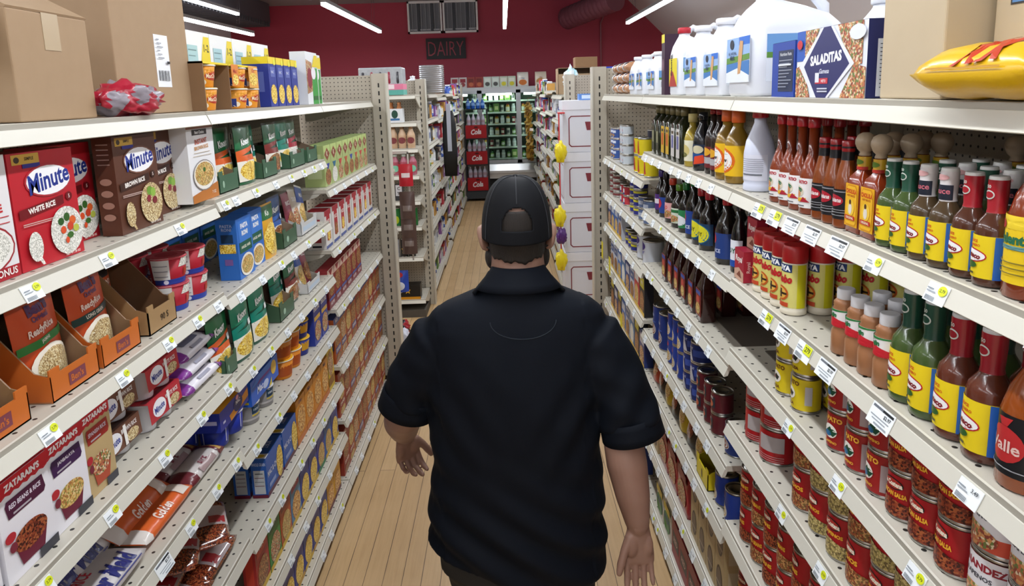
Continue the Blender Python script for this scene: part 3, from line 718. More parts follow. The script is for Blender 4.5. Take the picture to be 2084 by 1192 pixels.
def minute(base, dark, title, foodkind, extra):
    return [('r', .06, .90, .46, .985, 'c9a13e'), ('e', .13, .94, .04, .026, '3a2a18'), ('t', 'SIMPLE', .31, .945, .028, '4a3a20', .25), ('r', .2, .865, .46, .90, '2a2a86'),
            ('e', .56, .735, .37, .145, 'b0303a' if base != '5a3526' else '7a5040'), ('e', .56, .735, .345, .13, 'f2f2f4'), ('t', 'Minute', .56, .745, .17, '22348a', .66, 8, .025, .12),
            ('e', .84, .555, .055, .04, dark), ('t', '5', .84, .555, .035, 'e8dcd8'),
            ('p', [(.05, .44), (.74, .50), (.74, .58), (.05, .52)], dark), ('t', title, .39, .51, .05, 'f2ece6', .6, 5, .04), ('r', .08, .39, .6, .398, 'c8b0a8'), ('r', .08, .375, .5, .382, 'c8b0a8'),
            ('e', .73, .25, .27, .22, foodkind)] + extra + [('e', .2, .19, .105, .13, foodkind), ('p', [(.2, .09), (.26, .02), (.3, .02), (.25, .1)], foodkind), ('t', 'NET WT 28 OZ', .76, .035, .022, 'e8e0d8', .4)]
veg = [('e', .64, .34, .05, .035, '2f5a26'), ('e', .74, .37, .05, .04, '355f28'), ('e', .83, .33, .055, .04, 'd8622c'), ('e', .66, .26, .045, .035, 'd8522c'), ('e', .78, .28, .05, .04, 'c9452a'), ('e', .87, .25, .05, .035, 'b8c050'), ('e', .76, .20, .05, .03, '3f6a2c'), ('e', .7, .16, .03, .03, 'd8522c')]
avo = [('e', .7, .38, .07, .05, '6f9a38'), ('e', .78, .36, .06, .05, '8fb84a'), ('e', .66, .30, .05, .04, '8a2f3a'), ('e', .8, .27, .06, .04, '7a2a30')]
side_txt = [('r', .2, .92-.05*i, .8, .93-.05*i, 'b59a90') for i in range(5)]+[('e', .5, .55-.12*i, .3, .035, 'a88070') for i in range(4)]
red = carton('rice_box', .18, .215, .058, 'b8202c', minute('b8202c', '6f1018', 'WHITE RICE', 'rice', veg), left=[i[:-1]+('d8a0a0',) for i in side_txt])
brn = carton('rice_box', .185, .224, .045, '5a3526', minute('5a3526', '3a1f16', 'BROWN RICE', 'brice', avo), left=side_txt)
wht = carton('rice_box', .19, .216, .062, 'e2e0e2', [('r', 0, 0, 1, .1, 'a8202c'), ('t', 'INSTANT', .62, .66, .075, 'c0282e', .7, 5, .04), ('t', 'RICE', .78, .57, .07, 'c0282e', .5, 5, .04), ('r', .4, .5, .95, .507, 'c0282e'), ('r', .4, .45, .95, .457, 'c0282e'),
             ('e', .5, .27, .47, .22, '9a2a30'), ('e', .5, .27, .45, .20, 'e8e6e0'), ('e', .5, .28, .41, .17, 'rice'), ('p', [(.5, .35), (.6, .3), (.55, .26), (.45, .3)], '2a5426'), ('t', 'BONUS', .8, .06, .06, 'e8e4e0', .35)])
tan = carton('rice_box', .17, .223, .062, 'e6e6e8', [('r', 0, .93, 1, 1, '96604a'), ('r', .2, .85, .75, .92, '24201e'), ('t', 'Best Choice', .475, .885, .04, 'e8e8e8', .5), ('t', 'INSTANT', .5, .77, .065, 'b8503c', .7, 3, .03), ('t', 'BROWN RICE', .5, .69, .05, 'c08a50', .74, 3, .03),
             ('r', .2, .62, .8, .627, 'b8a890'), ('r', .15, .58, .85, .587, 'b8a890'), ('p', [(0, 0), (1, 0), (1, .2), (0, .1)], 'b8702e'), ('e', .5, .33, .42, .2, '8a8280'), ('e', .5, .33, .40, .185, 'ece8e0'), ('e', .5, .345, .36, .155, 'bowl'), ('e', .5, .40, .05, .03, '3f6a2c'), ('t', '7 OZ', .8, .08, .04, 'e8d8c8', .2)])
G_R = 'instant rice boxes on the second shelf'
Z = 1.729
at('L', wht, .0, 1.085, Z, 'white and red box of instant rice cut off by the picture edge', 'rice box', G_R)
at('L', red, .0, 1.275, Z, 'bright red box of white rice standing foremost on the second shelf', 'rice box', G_R)
at('L', red, .062, 1.435, Z, 'red box of white rice half hidden behind the foremost red one', 'rice box', G_R)
at('L', brn, .0, 1.60, Z, 'brown box of brown rice with its dark side panel showing', 'rice box', G_R)
at('L', brn, .047, 1.80, Z, 'brown box of brown rice beside the white instant rice box', 'rice box', G_R)
at('L', tan, .0, 1.948, 1.742, 'white and orange box of instant brown rice with round bowl picture', 'rice box', G_R)
# ---- top shelf
Z = 1.9975
def big_carton(w, h, d, m, front=(), tape=True, open_=False):
    mb = MB(); mb.box(-w/2, w/2, 0, d, 0, h, m)
    o = mb.build('cardboard_box', bevel=.003)
    if tape:
        t = MB(); tm = mat('b9a588', .22); t.box(-.024, .024, -.0009, -.0002, h-.07, h, tm); t.box(-.024, .024, -.0009, d, h, h+.0006, tm); t.build('packing_tape', o)
    if front:
        a = MB(); art(a, lambda u, v, e: (u-w/2, -e, v), w, h, front); a.build('printing', o)
    return o
ca = big_carton(.235, .205, .33, KRAFT)
fl = MB(); T = Matrix.Translation((0, 0, .205)) @ Matrix.Rotation(radians(28), 4, 'X')
fl.box(-.1175, .1175, 0, .12, 0, .004, KRAFT, T); T2 = Matrix.Translation((-.1175, 0, .205)) @ Matrix.Rotation(radians(-62), 4, 'Y')
fl.box(-.11, 0, .02, .31, 0, .004, KRAFT, T2); fl.build('flap', ca)
at('L', ca, .005, 1.362, Z, 'brown cardboard box with tape and one raised flap, nearest on the shelf top', 'cardboard box', 'boxes on the shelf top')
cb_ = big_carton(.39, .36, .30, KRAFT, tape=False)
lb = MB(); lb.box(.0, .075, -.0008, -.0002, .07, .21, P('eceef2')); art(lb, lambda u, v, e: (u, -.0008-e, .07+v), .075, .14, [('r', .12+i*.07, .12, .12+i*.07+(.025 if i % 3 else .045), .32, '3a3c42') for i in range(11)]+[('r', .1, .9-.07*i, .3+.12*(i % 3), .915-.07*i, '7a7e86') for i in range(6)]+[('r', .7, .45, .92, .5, '22242a')])
lb.build('shipping_label', cb_)
at('L', cb_, .055, 1.855, Z, 'tall brown cardboard box with a white shipping label', 'cardboard box', 'boxes on the shelf top')
def crumple(name, r, m, seed, subs=4):
    import bmesh
    bm = bmesh.new(); bmesh.ops.create_icosphere(bm, subdivisions=subs, radius=1); rn = random.Random(seed); ph = [rn.random()*6 for _ in range(9)]
    for v in bm.verts:
        n = v.co.copy(); k = 1+.10*sin(n.x*7+ph[0]+2*n.z)+.14*abs(sin(n.y*6+ph[1]+n.x*3))-.16*abs(sin(n.z*9+ph[2]+n.x*7))+.10*abs(sin(n.x*13+ph[3]+n.y*9))*sin(n.y*11+ph[4])+.04*sin(n.x*31+n.z*23)
        v.co = Vector((n.x*r[0]*k, n.y*r[1]*k, max(0, r[2]*(.86+n.z*k))))
    me = bpy.data.meshes.new(name); bm.to_mesh(me); bm.free(); ms = m if isinstance(m, list) else [m]
    for q in ms: me.materials.append(q)
    if len(ms) > 1:
        for p in me.polygons: p.material_index = int((sin(p.center.x*90+seed)+sin(p.center.z*80+p.center.y*60)) > .3) % len(ms)
    me.polygons.foreach_set('use_smooth', [True]*len(me.polygons)); o = bpy.data.objects.new(name, me); C.objects.link(o); return o
cbag = crumple('candy_bag', (.11, .055, .042), [S('a81e34'), S('8f8790')], 3); at('L', cbag, .005, 1.60, Z, 'crumpled clear and red plastic bag between the two cardboard boxes', 'bag')
onet = carton('cereal_box', .20, .265, .05, 'eceef0', [('r', 0, 0, 1, .32, '3a8a34'), ('p', [(.62, .62), (1, .62), (1, .95), (.78, .95)], 'e8d022'), ('t', '1-2', .86, .8, .1, '20281c', .25), ('r', .55, .56, 1, .62, '3a9a3a'), ('r', .12, .6, .5, .82, 'a8ccd4'), ('r', .15, .75, .45, .765, '6a8a90'), ('r', .15, .68, .4, .69, '6a8a90'), ('p', [(0, 0), (.5, 0), (.3, .3), (.1, .45), (0, .5)], '2f7a30'), ('r', .4, .05, .6, .55, 'd8dcdc')])
for i, y in enumerate((2.17, 2.375, 2.58, 2.785, 2.99)): at('L', onet, .17, y, Z, nth('white and green box with yellow corner behind the orange cups', i, 5), 'food box', 'white and green boxes on the shelf top')
mac = cup('noodle_cup', .037, .046, .068, 'e0912a', [('r', 0, .55, 1, .85, 'e8a23a'), ('e', .5, .5, .16, .2, 'b8402a'), ('t', 'MacCheese', .5, .5, .2, 'f0e0c0', .28), ('e', .3, .22, .06, .13, 'ece0c8'), ('r', .62, .2, .72, .4, '2a3a80'), ('r', .1, .1, .3, .5, '2a3a80')], 'e6c24a')
ki = 0
for y in (2.11, 2.36, 2.47):
    for h in (0, 1): at('L', mac, .055, y, Z+h*.0702, f'orange noodle cup, {"upper" if h else "lower"} one of the {["foremost", "middle", "farthest"][ki]} pair on the shelf top', 'noodle cup', 'orange cups on the shelf top')
    ki += 1
sl = MB(); im = KRAFT; ym = P('ecd22a'); sl.box(-.09, .36, .012, .125, .140, .146, ym)
for x in (-.088, .10, .358): sl.box(x-.002, x+.002, .012, .125, .0, .146, KRAFTD)
sl.box(-.09, .36, .123, .125, .0, .146, KRAFTD)
art(sl, lambda u, v, e: (.12+u, .0115-e, .075+v), .06, .07, [('r', 0, 0, 1, 1, 'd8812c'), ('t', 'Mac', .5, .7, .2, 'b83028'), ('e', .5, .3, .4, .25, 'pasta')]); art(sl, lambda u, v, e: (.27+u, .0115-e, .07+v), .088, .075, [('r', 0, 0, 1, 1, 'dfa24a'), ('t', 'Kit', .5, .8, .2, 'b83028'), ('e', .5, .4, .45, .3, 'pasta')])
at('L', sl.build('display_case'), .0, 2.13, Z, 'yellow topped cardboard display case around the orange cups', 'display case')
vel = carton('pasta_box', .084, .19, .10, '2e3c92', [('r', 0, .86, 1, 1, 'ecd22a'), ('r', .2, .6, .8, .8, '5a68b0'), ('t', 'MAC', .5, .7, .06, 'd0d4ee'), ('e', .5, .25, .42, .2, 'pasta'), ('e', .8, .9, .18, .06, 'e8e040')], left=[('r', 0, .86, 1, 1, 'ecd22a'), ('r', .2, .3, .8, .7, '5a68b0')], top=[('r', 0, 0, 1, 1, 'ecd22a')])
for i in range(4): at('L', vel, .02, 2.675+i*.093, Z, nth('blue pasta box with yellow top on the shelf top', i, 4), 'pasta box', 'blue and yellow pasta boxes on the shelf top')
gw = carton('cereal_box', .185, .235, .07, 'e4e6ea', [('r', .45, 0, .95, .7, '3a9a40'), ('p', [(0, .2), (.45, .25), (.5, .8), (0, .85)], 'salad'), ('e', .25, .5, .2, .2, '8a2a38'), ('e', .6, .6, .2, .12, 'ece8ee'), ('p', [(.5, .72), (1, .72), (1, .95), (.75, .95)], 'e8d022'), ('r', .5, .08, .9, .16, '2a6a30')], right=[('r', 0, 0, 1, .9, 'd8702a')])
at('L', gw, .0, 3.16, Z, 'large white and green food box at the end of the shelf top', 'food box')
at('L', gw, .03, 3.33, Z, 'large green box with orange side beside the end pegboard', 'food box')
# ---- pouches
def knorr(top, low, food_='pasta', txt='Knorr'):
    return [('r', 0, .62, 1, .96, top), ('p', [(0, .48), (1, .60), (1, .66), (0, .58)], low), ('r', 0, .38, 1, .5, low), ('r', 0, .05, 1, .40, 'e6e2d6'), ('e', .5, .22, .45, .17, food_), ('t', txt, .5, .74, .12, 'eef2ee', .8, 6, .05, .2), ('r', .72, .5, .9, .60, 'e4e8e8'), ('r', .68, .06, .82, .2, '5a8a58')]
kn = {k: pouch('seasoning_pouch', .145, .195, .035, b_, knorr(t, l, f_), seed=i) for i, (k, b_, t, l, f_) in enumerate((('or', '1d5a38', '1f6b3f', 'd8602a', 'pasta'), ('te', '17503c', '158060', '0f7a68', 'pasta'), ('br', '1c3f2c', '2f6a48', '7a2f2c', 'mixed'), ('ye', '26442a', '2a5c34', 'c9b83a', 'pasta'), ('re', '1e4c36', '2c6a48', 'a02a3a', 'rice'), ('bl', '1c3358', '20508a', '2a5ca8', 'mixed')))}
gtray = tray('display_tray', .165, .20, .055, .10, '40624a', '7d6a58', [('e', .2, .5, .05, .2, '9ab8a0')])
Z = 1.742
for lab, k, off, y, yw in (('green noodle pouch with yellow pasta in the foremost green tray', 'ye', .05, 2.075, 0), ('dark blue rice pouch in the foremost green tray', 'bl', .085, 2.13, 0), ('orange banded pasta pouch standing dark behind the brighter orange one', 'or', .06, 2.23, 0),
                       ('bright orange and green pasta pouch standing free on the shelf', 'or', .02, 2.32, 0), ('teal pouch leaning behind the second green tray', 'te', .06, 2.45, 0), ('brown and green rice pouch between two green trays', 'br', .03, 2.62, 0), ('teal green pouch with yellow pasta in the third green tray', 'te', .045, 2.80, 0), ('dark red rice pouch at the far side of the third green tray', 're', .05, 2.93, 0)):
    at('L', kn[k], off, y, Z, lab, 'food pouch', 'pouches on the second shelf', tilt=(-.04, 0))
for i, (y, s) in enumerate(((2.12, .9), (2.50, .9), (2.84, 1.2), (3.06, .95))): at('L', gtray, .0, y, Z, nth('dark green open cardboard tray on the second shelf', i, 4), 'display tray', 'green trays on the second shelf', sc=(s, 1, 1))
def panel(top, mid, food_, txt, tc='f0ece0', low=None): return [('r', 0, .72, 1, 1, top), ('t', txt, .5, .86, .1, tc, .84, 0, .04), ('r', .08, .58, .92, .68, mid), ('e', .5, .3, .44, .24, food_)]+([('r', 0, 0, 1, .08, low)] if low else [])
kk = [carton('noodle_box', .122, .20, .10, 'a9b878', [('r', 0, .85, 1, 1, 'b8cc80'), ('p', [(.1, .78), (.5, .94), (.9, .78), (.5, .62)], '8a4a34'), ('t', 'K', .5, .79, .12, 'e8e0c8', .3), ('p', [(.2, .55), (.8, .55), (.5, .36)], c), ('e', .5, .22, .42, .2, f)], left=[('r', .15, .2, .85, .8, 'c3cf9a')], top=[('r', .1, .1, .9, .9, '9cb070')]) for c, f in (('3a4a9a', 'mixed'), ('2f6a8a', 'rice'), ('c04a44', 'salad'), ('b85a3a', 'mixed'))]
kd = ['with a blue triangle', 'with a teal triangle', 'with a red triangle', 'with an orange triangle']
ks = [0, 1, 2, 3, 0, 3, 2, 2]
box_row('L', [(kk[k], 'pale green noodle box '+kd[k]) for k in ks], 3.31, .129, 1.5955, .0, 'noodle box', 'pale green boxes on the far section')
# ---- third shelf
Z = 1.466
otray = tray('display_tray', .15, .235, .052, .185, 'c4692a', '8a6c50', [('r', .35, .25, .7, .75, '7a3f4a'), ('t', "Ben's", .52, .5, .28, 'c4692a', .3)])
ktray = tray('display_tray', .135, .235, .058, .185, 'a08058', '6a4c34', [('t', '90 S', .55, .5, .3, '3a2c1c', .4)])
def ben(c2, txt, food_='brice'): return [('t', "Ben's", .55, .80, .13, '4a2350', .7, 6, .07), ('t', 'Original', .55, .69, .075, '5a2c56', .6, 6, .04), ('t', 'ReadyRice', .5, .58, .09, 'ecd6c8', .86, 7, .03, .25), ('p', [(.02, .40), (1, .47), (1, .54), (.02, .48)], c2), ('t', txt, .5, .475, .04, 'f0e8d8', .6, 4), ('e', .55, .22, .44, .2, 'ece4d4'), ('e', .57, .21, .38, .17, food_)]
bp = [pouch('rice_pouch', .142, .205, .04, 'c04a22', ben(c, t, f), seed=11+i) for i, (c, t, f) in enumerate((('c8b02a', 'BUTTER', 'pasta'), ('2f7a34', 'JASMINE', 'brice'), ('24403c', 'LONG GRAIN', 'brice')))]
wp = pouch('rice_pouch', .13, .20, .035, 'b8522e', [('r', 0, .7, 1, .97, 'd8c684'), ('r', .5, .62, .9, .72, '2c2a2c'), ('t', '90 SECOND', .5, .55, .07, 'ecd8c8', .8), ('t', 'WHITE RICE', .5, .45, .06, 'ecd8c8', .8), ('e', .5, .22, .4, .18, 'rice')], seed=15)
for y, o, lab, p_, pl in ((1.075, otray, 'orange open tray cut by the picture edge', bp[0], 'orange rice pouch with yellow band in the tray at the picture edge'), (1.285, otray, 'orange open tray with slanting side, second along the third shelf', bp[1], 'orange rice pouch with green band'), (1.45, otray, 'orange open tray beside the plain brown tray', bp[2], 'orange rice pouch with dark band reading long grain'), (1.635, ktray, 'plain brown open tray with rough torn edge', wp, 'yellow topped white rice pouch in the plain brown tray')):
    at('L', o, .0, y, Z, lab, 'display tray', 'trays of rice pouches'); at('L', p_, .06 if p_ != wp else .15, y, Z+.0035, pl, 'rice pouch', 'rice pouches in trays', tilt=(-.08, 0), sc=(.93, 1, 1))
roni = cup('rice_cup', .040, .048, .074, 'a82030', [('r', 0, 0, 1, .2, '2a3f98'), ('e', .15, .1, .03, .08, 'd8dcec'), ('e', .5, .1, .03, .08, 'd8dcec'), ('p', [(.3, .62), (.7, .62), (.66, .95), (.34, .95)], 'rice'), ('r', .38, .28, .62, .55, 'b03018'), ('t', '3.2', .5, .42, .16, 'd8a030', .16), ('t', 'RICE', .8, .72, .14, 'f0e4e4', .2), ('t', 'RONI', .8, .5, .14, 'f0e4e4', .2), ('r', 0, .2, .2, 1, 'dcdcdc'), ('r', .02, .3, .18, .34, '9a9aa2'), ('r', .02, .5, .18, .54, '9a9aa2'), ('r', .02, .7, .18, .74, '9a9aa2')], 'b03a44', rim='b8404a', lid=[('e', .5, .5, .3, .3, '8f2432')])
for i, (y, off) in enumerate(((1.79, .055), (1.895, .05), (1.80, .165), (1.905, .16))):
    for h in (0, 1): at('L', roni, off, y, Z+h*.0758, f'red and blue rice cup, {"upper" if h else "lower"} of the {["foremost", "second", "third, set back,", "fourth, set back,"][i]} stack', 'rice cup', 'red rice cups on the third shelf', yaw=.5)
Z = 1.445
pr_ = carton('pasta_box', .13, .20, .065, '2f6cc0', [('r', .12, .55, .88, .95, '3a78cc'), ('t', 'PASTA', .5, .86, .085, 'eef0f4', .76, 0, .05), ('t', 'RONI', .5, .74, .085, 'eef0f4', .76, 0, .05), ('r', .1, .42, .9, .6, '1a5a48'), ('t', 'ANGEL HAIR', .5, .51, .05, 'e8e8d8', .7), ('e', .5, .2, .44, .19, 'e8e4da'), ('e', .5, .2, .38, .15, 'bowl')],
             left=[('t', 'PASTA', .5, .9, .05, 'b8c8e8', .8), ('t', 'RONI', .5, .84, .05, 'b8c8e8', .8), ('r', .2, .62, .8, .76, '1e3a5a'), ('r', .1, .45, .9, .6, 'pasta'), ('r', .3, .25, .7, .35, '7a5a9a')])
at('L', pr_, .0, 2.20, Z, 'bright blue pasta box standing beside the red rice cups', 'pasta box', 'blue pasta boxes on the third shelf'); at('L', pr_, .012, 2.335, Z, 'blue pasta box beside the yellow pouch', 'pasta box', 'blue pasta boxes on the third shelf')
for i in range(4): at('L', pr_, .23, 2.03+i*.14, Z, nth('blue pasta box at the dark back of the third shelf', i, 4), 'pasta box', 'blue pasta boxes on the third shelf')
yp_ = pouch('pasta_pouch', .13, .20, .04, 'd8a02a', [('r', 0, .72, 1, .97, '2a6a3a'), ('t', 'Kn', .4, .84, .1, 'eef0e8'), ('e', .5, .35, .45, .3, 'pasta')], seed=21); at('L', yp_, .02, 2.465, Z, 'yellow pasta pouch with green top beside the blue boxes', 'food pouch')
bt_ = tray('display_tray', .17, .2, .06, .11, '3f5c44', '8a7562', [('e', .3, .5, .08, .2, '9ab8a0')]); at('L', bt_, .0, 2.66, Z, 'grey green open tray with a blue pouch, on the third shelf', 'display tray')
at('L', kn['bl'], .06, 2.66, Z+.0035, 'blue seasoning pouch standing in the grey green tray', 'food pouch')
wtray = tray('display_tray', .24, .2, .05, .10, 'c8c8c8', '9a958c', [('r', .1, .3, .9, .7, 'b8c8d8')]); at('L', wtray, .0, 2.93, Z, 'white open tray of small pouches on the third shelf', 'display tray')
sp = [pouch('soup_pouch', .10, .18, .03, b_, [('r', 0, .55, 1, .95, c), ('e', .5, .3, .4, .25, f), ('t', t, .5, .75, .1, 'f0ece8', .8)], seed=30+i) for i, (b_, c, f, t) in enumerate((('7a3240', '8a3a48', 'mixed', 'RICE'), ('c8c0b4', 'b8aa98', 'salad', 'SOUP'), ('d8d4cc', '2f4f9a', 'bowl', 'MIX')))]
for i, (y, k) in enumerate(((2.85, 0), (2.92, 1), (3.00, 2))): at('L', sp[k], .05, y, Z+.0035, ['dark red soup pouch in the white tray', 'grey soup pouch in the middle of the white tray', 'blue and white soup pouch in the white tray'][k], 'food pouch', 'pouches in the white tray', tilt=(-.15, .12*i))
wr = [carton('pasta_box', .115, .185, .09, 'd8d4d0', [('r', 0, .86, 1, 1, '9a2230'), ('r', .25, .2, .8, .86, 'a82a34'), ('t', 'RICE', .52, .7, .1, 'f0e8e0', .5), ('e', .52, .35, .22, .18, f), ('r', 0, 0, 1, .08, '3a4a8a')], left=[('r', .25, .62, .75, .8, '9a3038'), ('r', .25, .4, .75, .58, '8a3a30'), ('r', .25, .18, .75, .36, '9a3038'), ('r', .25, .05, .75, .1, '20202a')], top=[('r', 0, 0, 1, 1, 'a02430')]) for f in ('pasta', 'mixed')]
box_row('L', [(wr[i % 2], 'white and red side dish box with '+('yellow' if i % 2 == 0 else 'brown')+' food picture') for i in range(8)], 3.235, .148, 1.3005, .0, 'food box', 'white and red boxes on the far section')
# ---- fourth shelf
Z = 1.209
def zat(title, c, food_, panelc='e6e4ea'): return [('r', 0, .86, 1, 1, 'c02430'), ('p', [(0, .86)]+[(i/12, .84 if i % 2 else .86) for i in range(13)]+[(1, .86)], 'c02430'), ('t', "ZATARAIN'S", .5, .925, .07, 'f2ecec', .86, 0, .05), ('p', [(.16, .62), (.86, .62), (.9, .66), (.86, .8), (.16, .8), (.12, .76)], c), ('t', title, .5, .73, .05, 'd8d0dc', .62, 0, .03), ('r', .25, .64, .6, .66, 'b0a8b0'),
                 ('p', [(.2, .3), (.28, .1), (.72, .1), (.82, .3)], '6a1c34' if c != '9a2a26' else 'b04a30'), ('e', .5, .33, .33, .13, food_), ('e', .16, .34, .07, .05, '7a2a3a'), ('e', .13, .45, .1, .05, 'b02a34'), ('r', .6, 0, 1, .1, '3c3c44')]
za = [carton('rice_mix_box', .128, .185, .038, 'e6e4ea', zat('RED BEANS & RICE', '4a1c38', 'beans'), left=[('r', 0, .86, 1, 1, 'b02430'), ('r', .2, .3, .8, .8, 'b8b4c0')], top=[('r', 0, 0, 1, 1, 'c02430')]),
      carton('rice_mix_box', .118, .185, .038, 'e6e4ea', zat('JAMBALAYA', '3c1e4c', 'bowl'), top=[('r', 0, 0, 1, 1, 'c02430')]), carton('rice_mix_box', .10, .185, .038, 'bca274', zat('SPANISH RICE', '9a2a26', 'salad'), top=[('r', 0, 0, 1, 1, 'c02430')])]
at('L', za[0], .0, 1.105, Z, 'white box with red top and a purple pot of beans, foremost', 'rice mix box', 'rice mix boxes on the fourth shelf')
at('L', za[1], .006, 1.228, Z, 'white box with red top and small purple pot, behind the foremost', 'rice mix box', 'rice mix boxes on the fourth shelf')
at('L', za[2], .012, 1.34, Z, 'tan box with red top beside the brown rice cups', 'rice mix box', 'rice mix boxes on the fourth shelf')
at('L', za[0], .0, .965, Z, 'red topped box cut off by the bottom picture edge', 'rice mix box', 'rice mix boxes on the fourth shelf')
for i in range(3): at('L', za[0], .05+i*.042, 1.12+.01*i, Z, nth('red topped rice mix box in the dark behind the foremost', i, 3), 'rice mix box', 'rice mix boxes on the fourth shelf')
def cup_pack(sleeve, dark, title, cupc, w=.16, n=2):
    """paper sleeve folded over a pair of cups; the cups are parts"""
    mb = MB(); d = .085; h = .082; sm_ = P(sleeve)
    mb.poly([(-w/2, .0, .028), (w/2, .0, .028), (w/2, .004, h), (-w/2, .004, h)], sm_); mb.box(-w/2, w/2, .004, d, h-.001, h, sm_); mb.poly([(-w/2, d, h), (w/2, d, h), (w/2, d+.003, .028), (-w/2, d+.003, .028)], sm_)
    art(mb, lambda u, v, e: (u-w/2, -e+.004*v/.054, .028+v), w, .054, [('e', .3, .5, .2, .42, 'e8e6ea'), ('t', 'Minute', .3, .5, .32, '22348a', .3, 6, .03), ('t', title, .7, .72, .2, 'ece4e0', .4), ('e', .76, .3, .16, .26, 'brice'), ('r', .55, .05, .62, .95, 'ece8e4')])
    art(mb, lambda u, v, e: (u-w/2, .004+v, h+e), w, d-.004, [('r', .05, .1, .95, .3, dark), ('t', title, .5, .55, .25, 'c8b8b0', .8)])
    o = mb.build('cup_pack')
    for i in range(n):
        c = MB(); T = Matrix.Translation((-w/2+w*(i+.5)/n, d/2, .0008)); c.lathe([(.026, 0), (.0275, .003), (.034, .07), (.037, .072), (.037, .078)], mat(cupc, .35), 20, T=T); c.build('cup', o)
    return o
bpk = cup_pack('6a4434', '3a221a', 'BROWN RICE', 'c8c6ca'); rpk = cup_pack('b02a34', '6a141c', 'WHITE RICE', 'c8c6ca')
for i, (y, k) in enumerate(((1.455, 0), (1.455, 1))): at('L', bpk, .03, y, Z+k*.084, f'brown sleeved pair of rice cups, {"upper" if k else "lower"} pack', 'cup pack', 'rice cup packs on the fourth shelf')
for i, (y, k) in enumerate(((1.64, 0), (1.645, 1))): at('L', rpk, .02, y, Z+k*.084, f'red sleeved pair of rice cups, {"upper" if k else "lower"} pack', 'cup pack', 'rice cup packs on the fourth shelf')
pw = sack('rice_bag', .24, .13, .045, 'dcd8e0', [('r', 0, .05, .16, .95, '7a2f88'), ('r', .84, .05, 1, .95, '7a2f88'), ('r', .3, .42, .7, .5, '6a6a80'), ('r', .35, .3, .65, .36, '9a9aaa')], seed=2)
for i in range(3): at('L', pw, .075+i*.006, 1.855, Z+i*.046, f'white rice bag with purple ends, {["bottom", "middle", "top"][i]} of the stack', 'rice bag', 'purple ended rice bags', yaw=.02*i)
Z = 1.182
for lab, k, off, y in (('green and orange rice pouch with a green tray before it', 'or', .03, 2.00), ('teal pouch of green pasta, foremost of two', 'te', .015, 2.14), ('teal pouch of green pasta, farther of two', 'te', .02, 2.31), ('dark green pouch standing behind the brown tray', 'te', .06, 2.62), ('small grey foil pouch beside the brown tray', 'br', .04, 2.74)):
    at('L', kn[k], off, y, Z, lab, 'food pouch', 'pouches on the fourth shelf', tilt=(-.05, 0))
at('L', gtray, .0, 2.0, Z, 'narrow dark green tray at the joint of the fourth shelf', 'display tray', 'trays on the fourth shelf', sc=(.5, 1, 1)); at('L', bt_, .0, 2.55, Z, 'brown grey open tray on the fourth shelf', 'display tray', 'trays on the fourth shelf')
at('L', wtray, .0, 2.93, Z, 'white open tray on the fourth shelf, end of the middle section', 'display tray', 'trays on the fourth shelf', sc=(.8, 1, .8))
for i, y in enumerate((2.83, 2.92, 3.0)): at('L', sp[(i+1) % 3], .05, y, Z+.003, ['leaning grey soup pouch in the lower white tray', 'blue soup pouch in the lower white tray', 'dark red soup pouch in the lower white tray'][i], 'food pouch', 'pouches in the lower white tray', tilt=(-.2, .1))
brb = carton('side_dish_box', .12, .195, .06, '8a2a2e', [('r', 0, .8, 1, 1, 'c8a898'), ('p', [(.2, .98), (.8, .98), (.5, .8)], '8a2430'), ('e', .5, .55, .42, .25, 'mixed'), ('r', 0, 0, 1, .2, '7a2430'), ('t', 'HELPER', .5, .12, .08, 'dcd0d0', .8), ('r', .05, .2, .95, .27, '4a5a9a')], left=[('r', .2, .3, .8, .8, '5a3a6a')])
box_row('L', [(brb, 'dark red dinner box beside the empty shelf')]*6, 3.21, .125, 1.0035, .0, 'dinner box', 'dark red dinner boxes')
# ---- fifth shelf
Z = .968
wm = sack('rice_bag', .27, .14, .05, 'c4bfc0', [('t', 'Water Maid', .5, .40, .22, '2a2f70', .86, 0, .05), ('t', 'RICE', .5, .60, .10, 'b83040', .3), ('r', .1, .25, .9, .27, '3a3f80')], seed=4)
at('L', wm, .06, 1.30, Z, 'white rice bag with large blue lettering, foremost on the fifth shelf', 'rice bag', 'blue lettered rice bags'); at('L', wm, .15, 1.31, Z+.03, 'white rice bag with blue lettering propped behind the foremost', 'rice bag', 'blue lettered rice bags', tilt=(.45, 0))
ob = sack('rice_bag', .25, .085, .042, 'd8622a', [('r', 0, .1, .12, .9, 'ded6d0'), ('t', 'Golden', .45, .42, .2, 'f0dcd0', .5, 0, .03, .1), ('r', .75, .3, .9, .8, 'dccfc4')], seed=6)
at('L', ob, .045, 1.575, Z, 'bright orange and white rice bag lying foremost of three', 'rice bag', 'orange rice bags'); at('L', ob, .105, 1.56, Z+.025, 'orange rice bag propped behind the bright one', 'rice bag', 'orange rice bags', tilt=(.5, 0)); at('L', ob, .17, 1.55, Z+.05, 'orange rice bag farthest back of three', 'rice bag', 'orange rice bags', tilt=(.5, 0))
mb_ = sack('rice_bag', .215, .085, .042, 'cfc8c6', [('r', 0, 0, .2, 1, '6a2a32'), ('r', .8, 0, 1, 1, '6a2a32'), ('r', .84, .3, .92, .7, 'c8a050'), ('t', 'RICE', .5, .42, .16, '7a3040', .4), ('r', .3, .25, .7, .4, '9a8080')], seed=8)
for off, z, lab in ((.045, 0, 'white rice bag with maroon ends at the shelf edge'), (.13, 0, 'white rice bag with maroon ends, second from the shelf edge'), (.215, .0, 'maroon ended rice bag deep on the shelf'), (.17, .042, 'maroon ended rice bag lying on top of the others')): at('L', mb_, off, 1.79+off*.1, Z+z, lab, 'rice bag', 'maroon ended rice bags')
